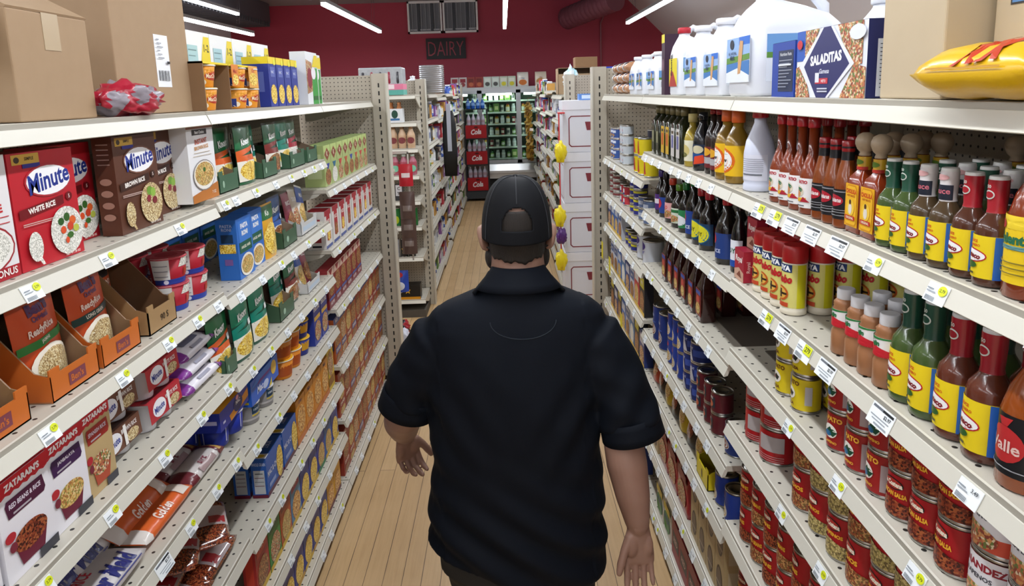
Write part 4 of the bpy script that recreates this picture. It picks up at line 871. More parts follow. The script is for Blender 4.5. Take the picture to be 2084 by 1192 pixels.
bcup = cup('macaroni_cup', .040, .043, .068, '24359a', [('r', .1, .2, .12, .9, 'c8cce8'), ('r', .45, .2, .47, .9, 'c8cce8'), ('r', .7, .3, .85, .7, '8a90c8')], 'c8c8d0', rim='d8d8e0')
for i, (y, off) in enumerate(((1.96, .06), (2.05, .05), (1.95, .15))): at('L', bcup, off, y, Z, ['dark blue cup under the orange edged carton, foremost', 'dark blue cup under the orange edged carton, farther', 'dark blue cup set back from the other two'][i], 'noodle cup', 'dark blue cups')
mbx = MB(); carton_mb(mbx, .22, .062, .10, '2335a0', [('p', [(.35, 0), (1, .3), (1, .75), (.62, .5), (.3, .35)], 'e0922a'), ('e', .62, .5, .16, .38, '1c2a70'), ('t', 'MAC', .62, .62, .2, 'f0f0f8', .3), ('e', .6, .85, .05, .12, 'e8a0b0'), ('r', .08, .3, .16, .42, 'c8ccf0')], left=[('r', .1, .4, .9, .6, 'b8bce8')], top=[('r', 0, 0, 1, .25, 'e8a22c')])
at('L', mbx.build('macaroni_pack'), .005, 2.0, Z+.071, 'dark blue carton with orange edge resting on blue cups', 'macaroni pack', None, tilt=(0, -.0))
Z = .926
gcup = cup('macaroni_cup', .040, .044, .072, '8f8c8c', [('r', .35, .5, .65, .9, '1c3f5a'), ('t', '100% REAL', .5, .7, .12, 'c8d0d8', .24), ('r', .2, .2, .8, .3, 'b8b4b4'), ('r', .35, .4, .65, .46, 'd8c02a')], 'c8c8c8', rim='c8c8c8')
for i, (y, off) in enumerate(((2.19, .05), (2.32, .045), (2.2, .15))): at('L', gcup, off, y, Z, ['grey noodle cup under the bright blue carton, foremost', 'grey noodle cup under the bright blue carton, farther', 'grey noodle cup set back under the blue carton'][i], 'noodle cup', 'grey cups on the fifth shelf')
mbx = MB(); carton_mb(mbx, .27, .085, .11, '2a62c8', [('p', [(.0, .7), (.6, .7), (1, 1), (.3, 1)], '2a78dc'), ('p', [(.2, .62), (.75, .62), (.85, .72), (.3, .74)], '6a2a9a'), ('e', .82, .6, .1, .3, 'e0b848'), ('t', 'Mac', .3, .4, .3, 'e8ecf8', .3, 0, .02, .3), ('e', .5, .3, .1, .18, 'b8c8ec'), ('p', [(.6, 0), (.7, 0), (.72, .3)], 'e8d03a')], left=[('r', .1, .3, .9, .9, '1c4f7a'), ('r', .1, .1, .9, .2, 'd8c02a')], top=[('r', 0, .1, 1, .3, '5a2a98'), ('t', 'Easy', .3, .6, .3, 'e8ecf8', .3)])
at('L', mbx.build('macaroni_pack'), .005, 2.27, Z+.075, 'bright blue and purple carton resting on grey cups', 'macaroni pack')
ocup = cup('macaroni_cup', .040, .049, .078, 'd8821e', [('r', .2, .15, .5, .7, 'b0501c'), ('r', .6, .05, .8, .35, '2a3070'), ('e', .7, .6, .1, .25, 'f0d8a0')], 'e8b02a', rim='e8e0d0')
for i, y in enumerate((2.56, 2.67)): 
    for k in (0, 1): at('L', ocup, .05, y, Z+k*.0798, f'orange noodle cup, {"upper" if k else "lower"} of the {["nearer", "farther"][i]} stack on the fifth shelf', 'noodle cup', 'orange cups on the fifth shelf')
ncup = cup('macaroni_cup', .037, .046, .076, '28348a', [('r', .3, .3, .6, .8, 'd8a02a')], 'e8b82a', rim='e8c050')
for k in (0, 1): at('L', ncup, .05, 2.80, Z+k*.078, f'navy noodle cup with yellow rim, {"upper" if k else "lower"} of two', 'noodle cup', 'navy cups on the fifth shelf')
bb_ = carton('pasta_box', .11, .19, .06, '2f3f98', panel('3848a8', 'c8a040', 'salad', 'DELUXE')); box_row('L', [(bb_, 'navy dinner box on the fifth shelf')]*2, 2.93, .12, Z, 0, 'pasta box', 'navy boxes on the fifth shelf')
def food_box(c, c2, f, t, lowc=None, w=.118, h=.23, d=.05): return carton('dinner_box', w, h, d, c, [('r', 0, .84, 1, 1, c2), ('t', t, .5, .92, .07, 'f0e8e0', .8), ('e', .5, .58, .45, .24, f), ('r', .08, .2, .92, .34, c2), ('t', 'DINNER', .5, .27, .07, 'e8d8c8', .7), ('e', .5, .1, .4, .08, f)]+([('r', 0, 0, 1, .05, lowc)] if lowc else []), left=[('r', .15, .3, .85, .8, c2)], top=[('r', 0, 0, 1, 1, c2)])
fb = [food_box('b0562c', '3a4f92', 'mixed', 'RICE'), food_box('a84a30', '8a2a28', 'bowl', 'SIDE'), food_box('b8703a', '2f4a88', 'salad', 'SIDE'), food_box('9a3a2c', '8c3028', 'mixed', 'MEAL')]
fd = ['orange dinner box with blue top', 'rust red dinner box', 'tan dinner box with blue top', 'deep red dinner box']
for zz, rn, pat in ((.7075, 'waist height shelf', '0210302130'), (.4205, 'knee height shelf', '1302103210'), (.0995, 'bottom shelf', '3120321031')):
    box_row('L', [(fb[int(k)], f'{fd[int(k)]} on the far {rn}') for k in pat], 3.25, .121, zz, 0, 'dinner box', f'dinner boxes on the far {rn}')
# ---- sixth shelf and below
Z = .632
bl = carton('pasta_box', .165, .15, .055, '2a5cb0', [('r', 0, .0, 1, .12, '5a1c34'), ('t', 'MAC & CHEESE', .45, .55, .14, 'd0d8ec', .8, 0, .03), ('e', .8, .45, .2, .4, 'pasta'), ('r', .1, .2, .5, .3, '8aa0d0')], left=[('t', 'WHOLE GRAIN', .5, .85, .08, 'c8d4ec', .9), ('r', .15, .1, .85, .7, 'c0c4c8'), ('r', .25, .6, .75, .63, '6a6e76'), ('r', .2, .5, .8, .52, '8a6e76'), ('r', .2, .4, .8, .42, '8a8e96'), ('r', .2, .3, .8, .32, '8a6e76'), ('r', 0, 0, 1, .08, '6a1c34')], top=[('r', 0, 0, .2, 1, 'e8e8ec'), ('e', .1, .5, .07, .35, 'e0c03a'), ('t', '2 BOX', .6, .5, .4, 'd0dcf4', .3)])
at('L', bl, .0, 2.27, Z, 'blue macaroni box with white side panel at the shelf edge', 'pasta box', 'blue macaroni boxes'); at('L', bl, .065, 2.27, Z, 'blue macaroni box directly behind the edge one', 'pasta box', 'blue macaroni boxes'); at('L', bl, .0, 2.45, Z, 'blue macaroni box with the orange box beyond it', 'pasta box', 'blue macaroni boxes')
orb = [carton('pasta_box', .12, .185, .05, 'd88a26', [('r', 0, .82, 1, 1, 'e0982e'), ('t', t, .5, .9, .1, '5a2a6a', .6), ('e', .5, .5, .42, .3, 'crack'), ('r', 0, 0, 1, .14, 'c8702a')], left=[('r', .2, .2, .8, .8, 'e8b060')], top=[('r', 0, 0, 1, 1, 'e8a43a'), ('r', .1, .3, .5, .7, '5a3a7a')]) for t in ('Crisp', 'Mix')]
box_row('L', [(orb[k], 'orange box with crunchy food picture, '+('crisp' if k == 0 else 'mix')+' lettering, on the sixth shelf') for k in (0, 1, 0, 1)], 2.60, .126, Z, 0, 'food box', 'orange boxes on the sixth shelf')
yel = carton('food_box', .11, .21, .05, 'd8b82a', [('e', .5, .6, .42, .3, 'salad'), ('r', .1, .1, .9, .3, '8a5a20')]); at('L', yel, 0, 3.085, Z, 'yellow round topped food box at the end of the sixth shelf', 'food box')
for i, (y, off, z) in enumerate(((1.62, .08, 0), (1.66, .19, .0), (1.80, .07, .0), (1.64, .12, .05), (1.82, .16, .045), (1.72, .10, .098), (1.83, .07, .09))):
    if i == 0: bag = sack('bean_bag', .23, .15, .05, 'beans', [('r', .3, .25, .75, .6, 'b8a8a8'), ('r', .35, .3, .5, .5, 'a83038'), ('t', 'BEANS', .55, .66, .12, 'd8ccd0', .5)], seed=12, mf=lambda c: mat(c, .14, coat=.8))
    at('L', bag, off, y, .657+z, ['clear bag of brown beans at the shelf edge, nearest', 'clear bag of brown beans lying deep on the shelf', 'clear bag of brown beans at the shelf edge, farther', 'clear bag of brown beans heaped on the nearest', 'clear bag of brown beans heaped on the farther one', 'clear bag of brown beans on top of the heap', 'clear bag of brown beans high on the heap by the shelf joint'][i], 'bean bag', 'bags of beans on the sixth shelf', yaw=.12*(i-2))
def sm(c, c2, f, lo='d8b23a', t='MIX'): return carton('mix_box', .118, .205, .045, c, [('r', .1, .66, .9, .92, c2), ('t', t, .5, .79, .09, 'ece8e0', .7), ('e', .5, .32, .42, .26, f), ('r', 0, 0, 1, .1, lo)], left=[('r', .2, .2, .8, .85, c2)], top=[('r', .1, .1, .9, .9, c2)])
B6 = [(sm('a82c2a', 'c8402e', 'mixed'), 'red mix box'), (sm('3a8a3c', '2a6a34', 'salad'), 'green mix box'), (sm('b8542a', '8a3424', 'bowl'), 'rust mix box'), (sm('5a8cb8', '9a3a5a', 'crack'), 'pale blue cracker box'), (sm('2c3f9c', '3a50b0', 'pasta'), 'deep blue box with yellow foot'), (sm('2f6ab8', '20508a', 'bowl'), 'mid blue box'), (sm('2f3aa0', '4a5ab8', 'bowl', '2a7a4a'), 'blue box with green foot')]
box_row('L', [(B6[k][0], B6[k][1]+' on the seventh shelf') for k in (0, 1, 2, 3, 4, 4, 6, 5, 4)], 2.08, .1245, .366, 0, 'mix box', 'boxes on the seventh shelf')
B7 = [B6[4], (sm('3c3c8c', '5a5aa8', 'pasta', 'c89a3a'), 'violet blue box'), (sm('d8a22a', 'e0b040', 'crack', '6a2430', 'OAT'), 'yellow cracker box with dark foot')]
box_row('L', [(B7[k][0], B7[k][1]+' on the bottom shelf') for k in (1, 1, 0, 1, 0, 2, 2)], 2.30, .1245, .099, 0, 'mix box', 'boxes on the bottom shelf')
# ================================================================== goods on the right shelves
RZ = dict(zip('01234567', (1.9945, 1.7375, 1.4785, 1.2685, 1.0375, .7105, .3855, .0885)))
def onR(o, y, z, label, cat, group=None, off=0, yaw=0, tilt=None, sc=None): return at('R', o, off, y, z, label, cat, group, yaw, tilt, sc)
# ---- hot sauce bottle kinds
def hotsauce(body, sleeve, lab, topw='d8d8d4', txtc=None, k=1.0):
    it = [('r', 0, 0, 1, 1, 'e2c81e'), ('t', 'SAUCE', .42, .86, .07, 'd0561c', .42, 0, .04), ('t', 'HABANERO', .42, .76, .06, 'd0561c', .5, 0, .03), ('e', .36, .52, .34, .17, 'b81e2a'), ('e', .36, .52, .32, .14, 'ececec'), ('t', 'Yucateco', .37, .53, .13, '7a1420', .56, -6, .05, .2),
          ('e', .42, .30, .13, .08, '2f5a26'), ('r', .1, .08, .5, .13, '4a4a1c'), ('r', .8, 0, .94, 1, '2a62b8')] if lab == 'y' else lab
    pr = [(.0205*k, 0), (.0232*k, .002*k), (.0238*k, .008*k), (.0238*k, .078*k), (.0215*k, .088*k), (.0135*k, .100*k), (.0105*k, .108*k), (.0112*k, .137*k)]
    return bottle('hot_sauce_bottle', pr, body, [(.0118*k, .137*k), (.0122*k, .139*k), (.0122*k, .152*k), (.0114*k, .154*k)], mat(topw, .3), (.012*k, .072*k, .0238*k, 190, 'e2c81e', it),
                  neck=([(.0124*k, .103*k), (.0115*k, .108*k), (.0127*k, .132*k), (.0128*k, .149*k)], sleeve, txtc or [('e', .5, .55, .2, .14, 'c8ccc4'), ('e', .5, .55, .16, .10, sleeve), ('t', '50', .5, .8, .1, 'c8ccc4', .3)]))
hg = hotsauce('3f5228', '1f4c3a', 'y'); hr = hotsauce('4c2a1c', 'a01c28', 'y')
hw = hotsauce('4a3a26', 'd8d4d4', 'y', txtc=[('r', .05, .05, .95, .55, '1c2230'), ('t', 'Sauce', .5, .35, .2, 'c86a78', .7), ('e', .5, .8, .3, .1, 'c89a9a')])
HG, HR = hotsauce('40542a', '1b4434', 'y', 'c0c0be', k=1.28), hotsauce('5a2c1e', '921a26', 'y', 'c0c0be', k=1.28)
chol = bottle('hot_sauce_bottle', [(.024, 0), (.026, .003), (.0265, .09), (.022, .107), (.0105, .122), (.0105, .148)], G('7a2c10'), [(.0105, .148), (.011, .15), (.009, .155), (.0145, .161), (.0182, .171), (.0182, .178), (.0145, .187), (.006, .192)], mat('a8957c', .45), sq=.8,
              label=(.012, .094, .0265, 0, 'e0a51e', [('p', [(.04, .1), (.16, .02), (.84, .02), (.96, .1), (.96, .86), (.8, .98), (.2, .98), (.04, .86)], 'c8881a'), ('p', [(.07, .12), (.18, .05), (.82, .05), (.93, .12), (.93, .85), (.78, .95), (.22, .95), (.07, .85)], 'e4ae24'), ('t', 'CHOLULA', .5, .83, .11, 'c04018', .84, 0, .05), ('t', 'HOT SAUCE', .5, .73, .05, 'a83a18', .6),
               ('e', .5, .45, .3, .2, 'e8c040'), ('e', .48, .42, .14, .13, 'dcd4c8'), ('e', .47, .58, .08, .06, '4a2a1c'), ('r', .12, .16, .88, .26, 'b82a20'), ('t', 'ORIGINAL', .5, .21, .06, 'f0e4c8', .6)]),
              neck=([(.0125, .122), (.0125, .147)], 'c8a02a', [('r', 0, 0, 1, .25, 'a82a20'), ('e', .5, .6, .3, .2, '5a7a28')]))
blk = bottle('hot_sauce_bottle', [(.0205, 0), (.0225, .002), (.023, .005), (.023, .085), (.019, .105), (.0125, .135), (.0105, .16), (.0105, .168)], '7a3a14', [(.0115, .150), (.0122, .153), (.0125, .172), (.0115, .174)], 'a01c24',
             (.018, .078, .023, 200, '18181c', [('r', .02, .9, .98, .94, '8a8a90'), ('e', .46, .62, .3, .2, 'a82030'), ('t', 'Louisiana', .46, .64, .15, 'e8d8d8', .5, 0, .03, .3), ('r', .1, .30, .9, .32, 'a8a8ac'), ('r', .1, .22, .9, .24, 'a8a8ac'), ('r', .2, .12, .8, .14, 'a8a8ac')]), neck=([(.0132, .122), (.0118, .15), (.0125, .162)], '1c2026'))
tap = bottle('hot_sauce_bottle', [(.024, 0), (.026, .003), (.026, .085), (.0185, .112), (.0105, .135), (.0098, .195)], '7c3216', [(.0125, .190), (.0128, .192), (.0128, .212), (.0118, .214)], 'b0202c',
             (.014, .080, .026, 170, 'e8e6e6', [('t', 'TAPATIO', .5, .87, .12, 'b02a38', .8, 0, .05), ('e', .42, .55, .24, .2, 'd8d0b8'), ('e', .42, .60, .2, .09, '2a6a4a'), ('e', .44, .47, .12, .12, 'c88a5a'), ('p', [(.2, .2), (.7, .2), (.75, .35), (.2, .32)], 'd8a82a'), ('p', [(.55, .2), (.85, .2), (.65, .38)], 'a82838'), ('r', .3, .06, .7, .1, '6a6a6e')]))
bigt = bottle('hot_sauce_bottle', [(.032, 0), (.034, .003), (.034, .105), (.026, .138), (.0125, .165), (.0125, .205)], '7a3010', [(.0145, .2), (.0145, .222)], 'b0202c', (.02, .11, .034, 170, 'e4c222', [('r', 0, .8, 1, 1, 'e8cc34'), ('t', 'Valentina', .55, .66, .16, '28684a', .9, 0, .05), ('r', .2, .5, .9, .56, '5a8a8a'), ('e', .3, .86, .1, .07, 'a82a2a'), ('r', .1, .3, .9, .32, '8a7a20'), ('r', .1, .22, .9, .24, '8a7a20'), ('r', .1, .14, .9, .16, '8a7a20')]))
darkhab = bottle('hot_sauce_bottle', [(.032, 0), (.034, .003), (.034, .105), (.026, .138), (.0125, .165), (.0125, .205)], '8a4316', [(.0145, .2), (.0145, .222)], '20201e', (.02, .105, .034, 170, '16161a', [('e', .5, .5, .28, .3, 'b02a2c'), ('p', [(.45, .8), (.55, .8), (.62, .95), (.4, .92)], 'b02a2c'), ('t', 'Valle', .5, .48, .2, 'd8b8b0', .5), ('r', .1, .1, .9, .12, '9a9a9e')]))
Z = RZ['1']; GHS = 'hot sauce bottles on the second right shelf'
def front(o, lst, r, z, desc, cat, grp, off0=0):
    n = len(lst)
    for i, y in enumerate(sorted(lst)): onR(o, y, z, nth(desc, i, n), cat, grp, off=r+off0)
onR(bigt, .865, Z, 'large orange sauce bottle with yellow label at the picture edge, upper one', 'sauce bottle', GHS, off=.036)
front(hr, [.925, .975], .024, Z, 'yellow labelled sauce bottle with red neck sleeve', 'sauce bottle', GHS)
front(hw, [1.030, 1.082], .024, Z, 'yellow labelled sauce bottle with white and black neck sleeve', 'sauce bottle', GHS)
front(hg, [1.132, 1.180], .024, Z, 'green yellow labelled sauce bottle with green neck sleeve', 'sauce bottle', GHS)
front(chol, [1.235, 1.291], .03, Z, 'flat sauce bottle with round wooden cap and gold label', 'sauce bottle', GHS)
front(blk, [1.345, 1.394, 1.443], .025, Z, 'brown sauce bottle with black label and dark neck', 'sauce bottle', GHS)
front(tap, [1.505, 1.562, 1.620, 1.678], .028, Z, 'red sauce bottle with white label and red cap', 'sauce bottle', GHS)
for o, ys, r0, d in ((hg, (.93, 1.03, 1.13), 1, 'green necked sauce bottles in the rows behind the front'), (hw, (.98, 1.08), 1, 'white necked sauce bottle behind the front row'), (chol, (1.235, 1.291), 1, 'wooden capped sauce bottle behind the two front ones'), (blk, (1.345, 1.394, 1.443), 1, 'black labelled sauce bottle behind the front three'), (tap, (1.505, 1.562, 1.62, 1.678), 1, 'white labelled sauce bottle behind the front four')):
    for y in ys:
        for k in (1, 2): onR(o, y, Z, d, 'sauce bottle', d, off=.028+k*.056)
for y in (1.0, 1.07, .93, 1.13): onR(chol, y, Z, 'wooden capped sauce bottle deep behind the yellow labelled ones', 'sauce bottle', 'wooden capped bottles at the dark back', off=.20)
wb = bottle('vinegar_bottle', [(.040, 0), (.042, .004), (.041, .018), (.039, .022), (.041, .028), (.041, .105), (.036, .135), (.024, .165), (.016, .185), (.016, .2)], mat('cdd2e4', .3), [(.020, .198), (.0215, .2), (.0205, .226), (.018, .229)], 'b0202a',
            (.03, .10, .0412, 200, 'd8dae8', [('e', .32, .86, .07, .07, 'c82a38'), ('t', 'AGUA', .22, .7, .1, 'c86a80', .3, 0, .03), ('e', .25, .45, .06, .1, '2c4a22'), ('p', [(.1, .35), (.4, .45), (.3, .5)], '8aa04a'), ('r', .5, .2, .9, .26, '6a6e78')]+[('r', .5, .35+.08*i, .92, .37+.08*i, '8a8e9c') for i in range(7)]))
onR(wb, 1.87, Z, 'tall opaque white bottle with red cap and long neck', 'vinegar bottle', off=.045); onR(wb, 1.76, Z, 'opaque white bottle with red cap standing farther back', 'vinegar bottle', off=.14)
vin = bottle('vinegar_bottle', [(.034, 0), (.037, .004), (.037, .115), (.031, .14), (.0165, .165), (.0155, .185)], '8a6a20', [(.0185, .178), (.0195, .18), (.0195, .212), (.018, .214)], mat('d8601c', .4),
             (.022, .112, .0372, 200, 'e2b41c', [('e', .42, .5, .38, .42, 'd8661c'), ('e', .42, .5, .31, .35, 'e8e8e6'), ('t', 'Vinegar', .42, .5, .16, '34343c', .5, 0, .04), ('r', .2, .7, .6, .72, '8a8a90'), ('r', .25, .32, .6, .34, '8a8a90')]))
front(vin, [2.03, 2.125], .04, Z, 'clear oil coloured bottle with orange cap and yellow label', 'vinegar bottle', 'orange capped bottles')
sb = bottle('sauce_bottle', [(.026, 0), (.028, .003), (.028, .115), (.022, .14), (.011, .165), (.010, .2)], '241714', [(.0125, .196), (.0125, .214)], '9a1c28', (.02, .09, .028, 180, '6a2428', [('e', .5, .75, .3, .2, 'd8a02a'), ('r', .2, .2, .8, .5, 'a8a8ac')]))
front(sb, [2.205, 2.27], .04, Z, 'slim dark bottle with red cap beside the orange capped pair', 'sauce bottle', 'slim dark bottles')
bal = bottle('sauce_bottle', [(.032, 0), (.034, .003), (.034, .10), (.028, .13), (.014, .16), (.013, .18)], '14161c', [(.0155, .172), (.0155, .2)], '16181e', (.02, .09, .034, 190, '20304a', [('r', 0, .2, 1, .55, '1c4a8a'), ('p', [(.55, 0), (.95, .1), (.9, .5), (.6, .4)], 'd8482a'), ('e', .7, .75, .2, .2, 'c8c0a0'), ('r', .1, .65, .4, .9, '8a9ab8')]))
onR(bal, 2.375, Z, 'black glass bottle with blue and red label', 'sauce bottle', off=.036)
oil = bottle('oil_bottle', [(.028, 0), (.030, .003), (.030, .10), (.024, .125), (.012, .145), (.012, .175)], 'a89238', [(.0165, .16), (.0165, .19)], mat('c8b878', .5), (.02, .095, .030, 180, 'dcd8c0', [('e', .5, .5, .3, .3, 'c8b878'), ('e', .5, .3, .2, .12, '6a6a3a')]))
onR(oil, 2.50, Z, 'pale yellow oil bottle with cream cap', 'oil bottle', off=.034)
def olive(lc, l2): return bottle('oil_bottle', [(.026, 0), (.028, .003), (.028, .145), (.022, .158), (.012, .17), (.012, .19)], '1f2412', [(.0155, .178), (.0155, .208)], mat('6e6440', .5), sq=1, label=(.02, .13, .028, 0, lc, [('r', .2, .3, .8, .75, l2), ('r', .2, .8, .8, .9, '4a3a20')]))
ol = [olive('c8a232', 'b8541c'), olive('c8c4c0', '6a6a9a'), olive('3a3c30', '8a8a6a')]
for i, (y, k) in enumerate(((2.60, 1), (2.68, 1), (2.77, 0), (2.85, 0), (2.95, 2), (3.03, 2))): onR(ol[k], y, Z, nth(['square dark oil bottle with yellow label', 'square dark oil bottle with white label', 'square dark green oil bottle with dark label'][k], i % 2, 2), 'oil bottle', 'olive oil bottles', off=.032)
for y in (2.62, 2.72, 2.82, 2.92, 3.02, 2.52): onR(ol[2], y, Z, 'dark green oil bottle in the row behind', 'oil bottle', 'oil bottles in the row behind', off=.10)
# ---- third shelf
Z = RZ['2']
ado = bottle('seasoning_shaker', [(.028, 0), (.0305, .002), (.0305, .012), (.0285, .016), (.0285, .125), (.0275, .13)], mat('e4dcc8', .4), [(.0285, .127), (.0295, .129), (.0295, .158), (.027, .167), (.0262, .168)], mat('b01f22', .35),
             (.018, .124, .0287, 250, 'd8d078', [('r', .82, 0, 1, 1, 'cfc81e'), ('r', 0, 0, .1, 1, 'cfc81e'), ('r', .28, .82, .72, 1, '22386a'), ('t', 'GOYA', .5, .91, .13, 'eef0f2', .4, 0, .06), ('t', 'Adobo', .5, .66, .2, 'b82428', .46, 0, .06, .2), ('e', .5, .32, .17, .17, 'c05a22'), ('e', .5, .32, .13, .13, 'e0b050'), ('r', .36, .29, .64, .34, '3a2a1c'), ('r', .47, .22, .53, .42, '3a2a1c'), ('r', .33, .02, .67, .12, 'c04a2c')])
             )
ky = [1.585, 1.648, 1.711, 1.774]
for i, y in enumerate(ky): onR(ado, y, Z, nth('red capped yellow seasoning shaker in the front row', i, 4), 'seasoning shaker', 'red capped seasoning shakers', off=.032)
for k in range(1, 6):
    for i, y in enumerate(ky): onR(ado, y-.004*k, Z, 'red capped yellow seasoning shaker nearest the picture edge, '+NTH[k]+' row back' if i == 0 else 'red capped seasoning shaker in the rows behind the front row', 'seasoning shaker', 'red capped seasoning shakers', off=.032+k*.063)
roy = carton('dessert_box', .072, .088, .03, 'a01e34', [('p', [(0, .3), (.5, .42), (1, .3), (1, 0), (0, 0)], 'caa08a'), ('t', 'Royal', .5, .68, .26, 'ecdcd8', .8, 0, .04, .2), ('p', [(.25, .14), (.8, .1), (.6, .34)], '7a4030')], right=[('t', 'Royal', .5, .5, .16, 'd8a8a8', .9, 90)], top=[('r', 0, 0, 1, 1, '8c1a30')])
for k in range(6):
    for h in range(1 if k == 0 else 2): onR(roy, 1.88, Z+h*.0885, f'crimson dessert box, {["lower", "upper"][h]} of its stack, {(["foremost"]+NTH)[k] if k else "foremost"} from the shelf edge', 'dessert box', 'crimson dessert boxes', off=.0+k*.034)
for k in range(4): onR(roy, 1.80, Z+.0885*(k % 2), f'crimson dessert box behind the shakers, {["lower", "upper"][k%2]}, {["nearer", "deeper"][k//2]} stack', 'dessert box', 'crimson dessert boxes', off=.36+.034*(k//2))
taj = bottle('seasoning_shaker', [(.0225, 0), (.0245, .003), (.0245, .045), (.021, .055), (.0235, .062), (.0235, .092), (.021, .098), (.0225, .101), (.021, .104), (.0225, .107), (.018, .112), (.0155, .118)], mat('9c6a46', .4, coat=.3), [(.0165, .114), (.0172, .116), (.0172, .134), (.0155, .136)], mat('d8d8dc', .4),
             (.058, .094, .0238, 200, 'e4e2e2', [('p', [(0, 0), (1, 0), (1, .25), (.5, .55), (.3, .5), (0, .15)], 'c02430'), ('t', 'Tajin', .47, .64, .36, '1f6a3a', .62, 0, .05, .1), ('p', [(0, .8), (1, .95), (1, 1), (0, 1)], '2a7a3c')]))
front(taj, [1.168, 1.222, 1.272, 1.328], .027, Z, 'brown chili powder shaker with white cap and green lettering', 'seasoning shaker', 'chili powder shakers')
for y in (1.185, 1.24, 1.295): onR(taj, y, Z, 'brown chili powder shaker behind the front four', 'seasoning shaker', 'chili powder shakers behind', off=.082)
for y in (1.215, 1.27): onR(taj, y, Z, 'brown chili powder shaker behind the front four', 'seasoning shaker', 'chili powder shakers behind', off=.137)
front(HG, [1.052, 1.112], .033, Z, 'large green sauce bottle with green neck sleeve on the third shelf', 'sauce bottle', 'large yellow labelled bottles')
front(HR, [.918, .985], .033, Z, 'large brown sauce bottle with red neck sleeve on the third shelf', 'sauce bottle', 'large yellow labelled bottles')
onR(darkhab, .845, Z, 'amber sauce bottle with black label at the picture edge', 'sauce bottle', off=.036)
for y in (.925, .99, 1.055, 1.12): onR(HG if y > .95 else HR, y, Z, 'large sauce bottle behind the front yellow labelled ones', 'sauce bottle', 'large bottles behind', off=.10)
def soy(glass, cap, lb, items, r=.03, h=.19): return bottle('sauce_bottle', [(r*.92, 0), (r, .003), (r, h*.5), (r*.8, h*.62), (r*.42, h*.74), (r*.36, h*.95)], glass, [(r*.44, h*.86), (r*.46, h*.87), (r*.46, h), (r*.42, h+.002)], cap, (.018, h*.46, r, 190, lb, items))
SY = [(soy('1a1210', '3c2a78', '4a2a70', [('r', 0, .4, 1, .7, 'd8d0d8')], .028), 'bottle with purple cap and label'), (soy('14100e', '16161a', '24408a', [('e', .5, .6, .2, .3, 'b82a3c')]), 'dark bottle with black cap and blue label'), (soy('1c1210', 'b83a24', 'd8a0a0', [('e', .5, .3, .4, .25, 'salad'), ('t', 'MILD', .5, .7, .2, 'c03028', .6)], .033, .18), 'dark bottle with orange red cap and food label'),
      (soy('1c1210', '5a8a2c', 'c8d0c0', [('e', .5, .3, .4, .25, 'salad'), ('r', .1, .7, .9, .9, '2a6a3c')], .033, .17), 'dark bottle with light green cap'), (soy('120e0c', '1f6a34', '2a7a4a', [('e', .5, .4, .4, .3, 'd8dce0')]), 'dark bottle with green cap and green label'), (soy('120e0c', '1f7a44', '24408a', [('e', .4, .7, .15, .2, 'b82a3c'), ('t', 'SAUCE', .5, .3, .15, 'd8dce8', .7)], .031, .225), 'tall dark bottle with bright green cap'),
      (soy('100c0c', 'a0202c', '1c3a5a', [('e', .5, .5, .42, .46, '2a6a8a'), ('e', .5, .5, .38, .42, 'd8d02a'), ('t', 'SOY', .5, .5, .2, '3a3a10', .5)], .034, .2), 'dark bottle with red cap and yellow round label'), (soy('16100e', '9a1c26', '243c7a', [('e', .4, .75, .15, .2, 'b82a3c'), ('t', 'SAUCE', .5, .3, .15, 'c8d0e8', .7)], .036, .215), 'wide dark bottle with red cap and navy label'), (soy('100e10', '1c1c20', 'e0e4ec', [('r', 0, 0, 1, .25, '2450a8'), ('t', 'SOY', .5, .6, .2, '2a5a3a', .6)], .024, .215), 'narrow dark bottle with white and blue label')]
Z = 1.4705
for (o, d), y in zip(SY, (3.02, 2.93, 2.81, 2.70, 2.60, 2.49, 2.30, 2.11, 2.0)): onR(o, y, Z, d+' on the third shelf', 'sauce bottle', 'dark sauce bottles on the third shelf', off=.04)
for o, y, d in ((SY[6][0], 2.39, 'dark bottle with red cap beside the tall green capped one'), (SY[2][0], 2.755, 'second dark bottle with orange red cap'), (SY[4][0], 2.645, 'second dark bottle with green cap')): onR(o, y, Z, d, 'sauce bottle', 'dark sauce bottles on the third shelf', off=.04 if y < 2.5 else .10)
for y in (2.95, 2.85, 2.55, 2.45, 2.35, 2.22, 2.12): onR(SY[1][0], y, Z, 'dark bottle in the row behind the front ones', 'sauce bottle', 'dark bottles in the row behind', off=.12)
# ---- fourth shelf: liner, cans
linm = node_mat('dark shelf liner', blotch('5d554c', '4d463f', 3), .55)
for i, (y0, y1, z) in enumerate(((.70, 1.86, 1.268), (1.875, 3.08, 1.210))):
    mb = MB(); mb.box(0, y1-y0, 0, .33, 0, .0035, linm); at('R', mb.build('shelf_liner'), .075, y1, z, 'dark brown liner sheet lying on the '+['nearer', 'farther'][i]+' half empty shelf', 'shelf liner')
def elp(base, tc): return [('t', 'EL PATO', .5, .84, .15, tc, .34, 0, .05), ('e', .5, .48, .11, .2, 'e6e2d8'), ('p', [(.43, .42), (.5, .58), (.58, .5), (.54, .36)], '2a2c2a'), ('e', .45, .44, .04, .05, '8a2a1c'), ('t', 'SALSA', .5, .16, .11, tc, .22, 0, .04)]+[('r', .76, .2, .86, .8, 'b8b4b4')]+[('r', .1, .8-.1*i, .22, .83-.1*i, '6a5a20') for i in range(6)]
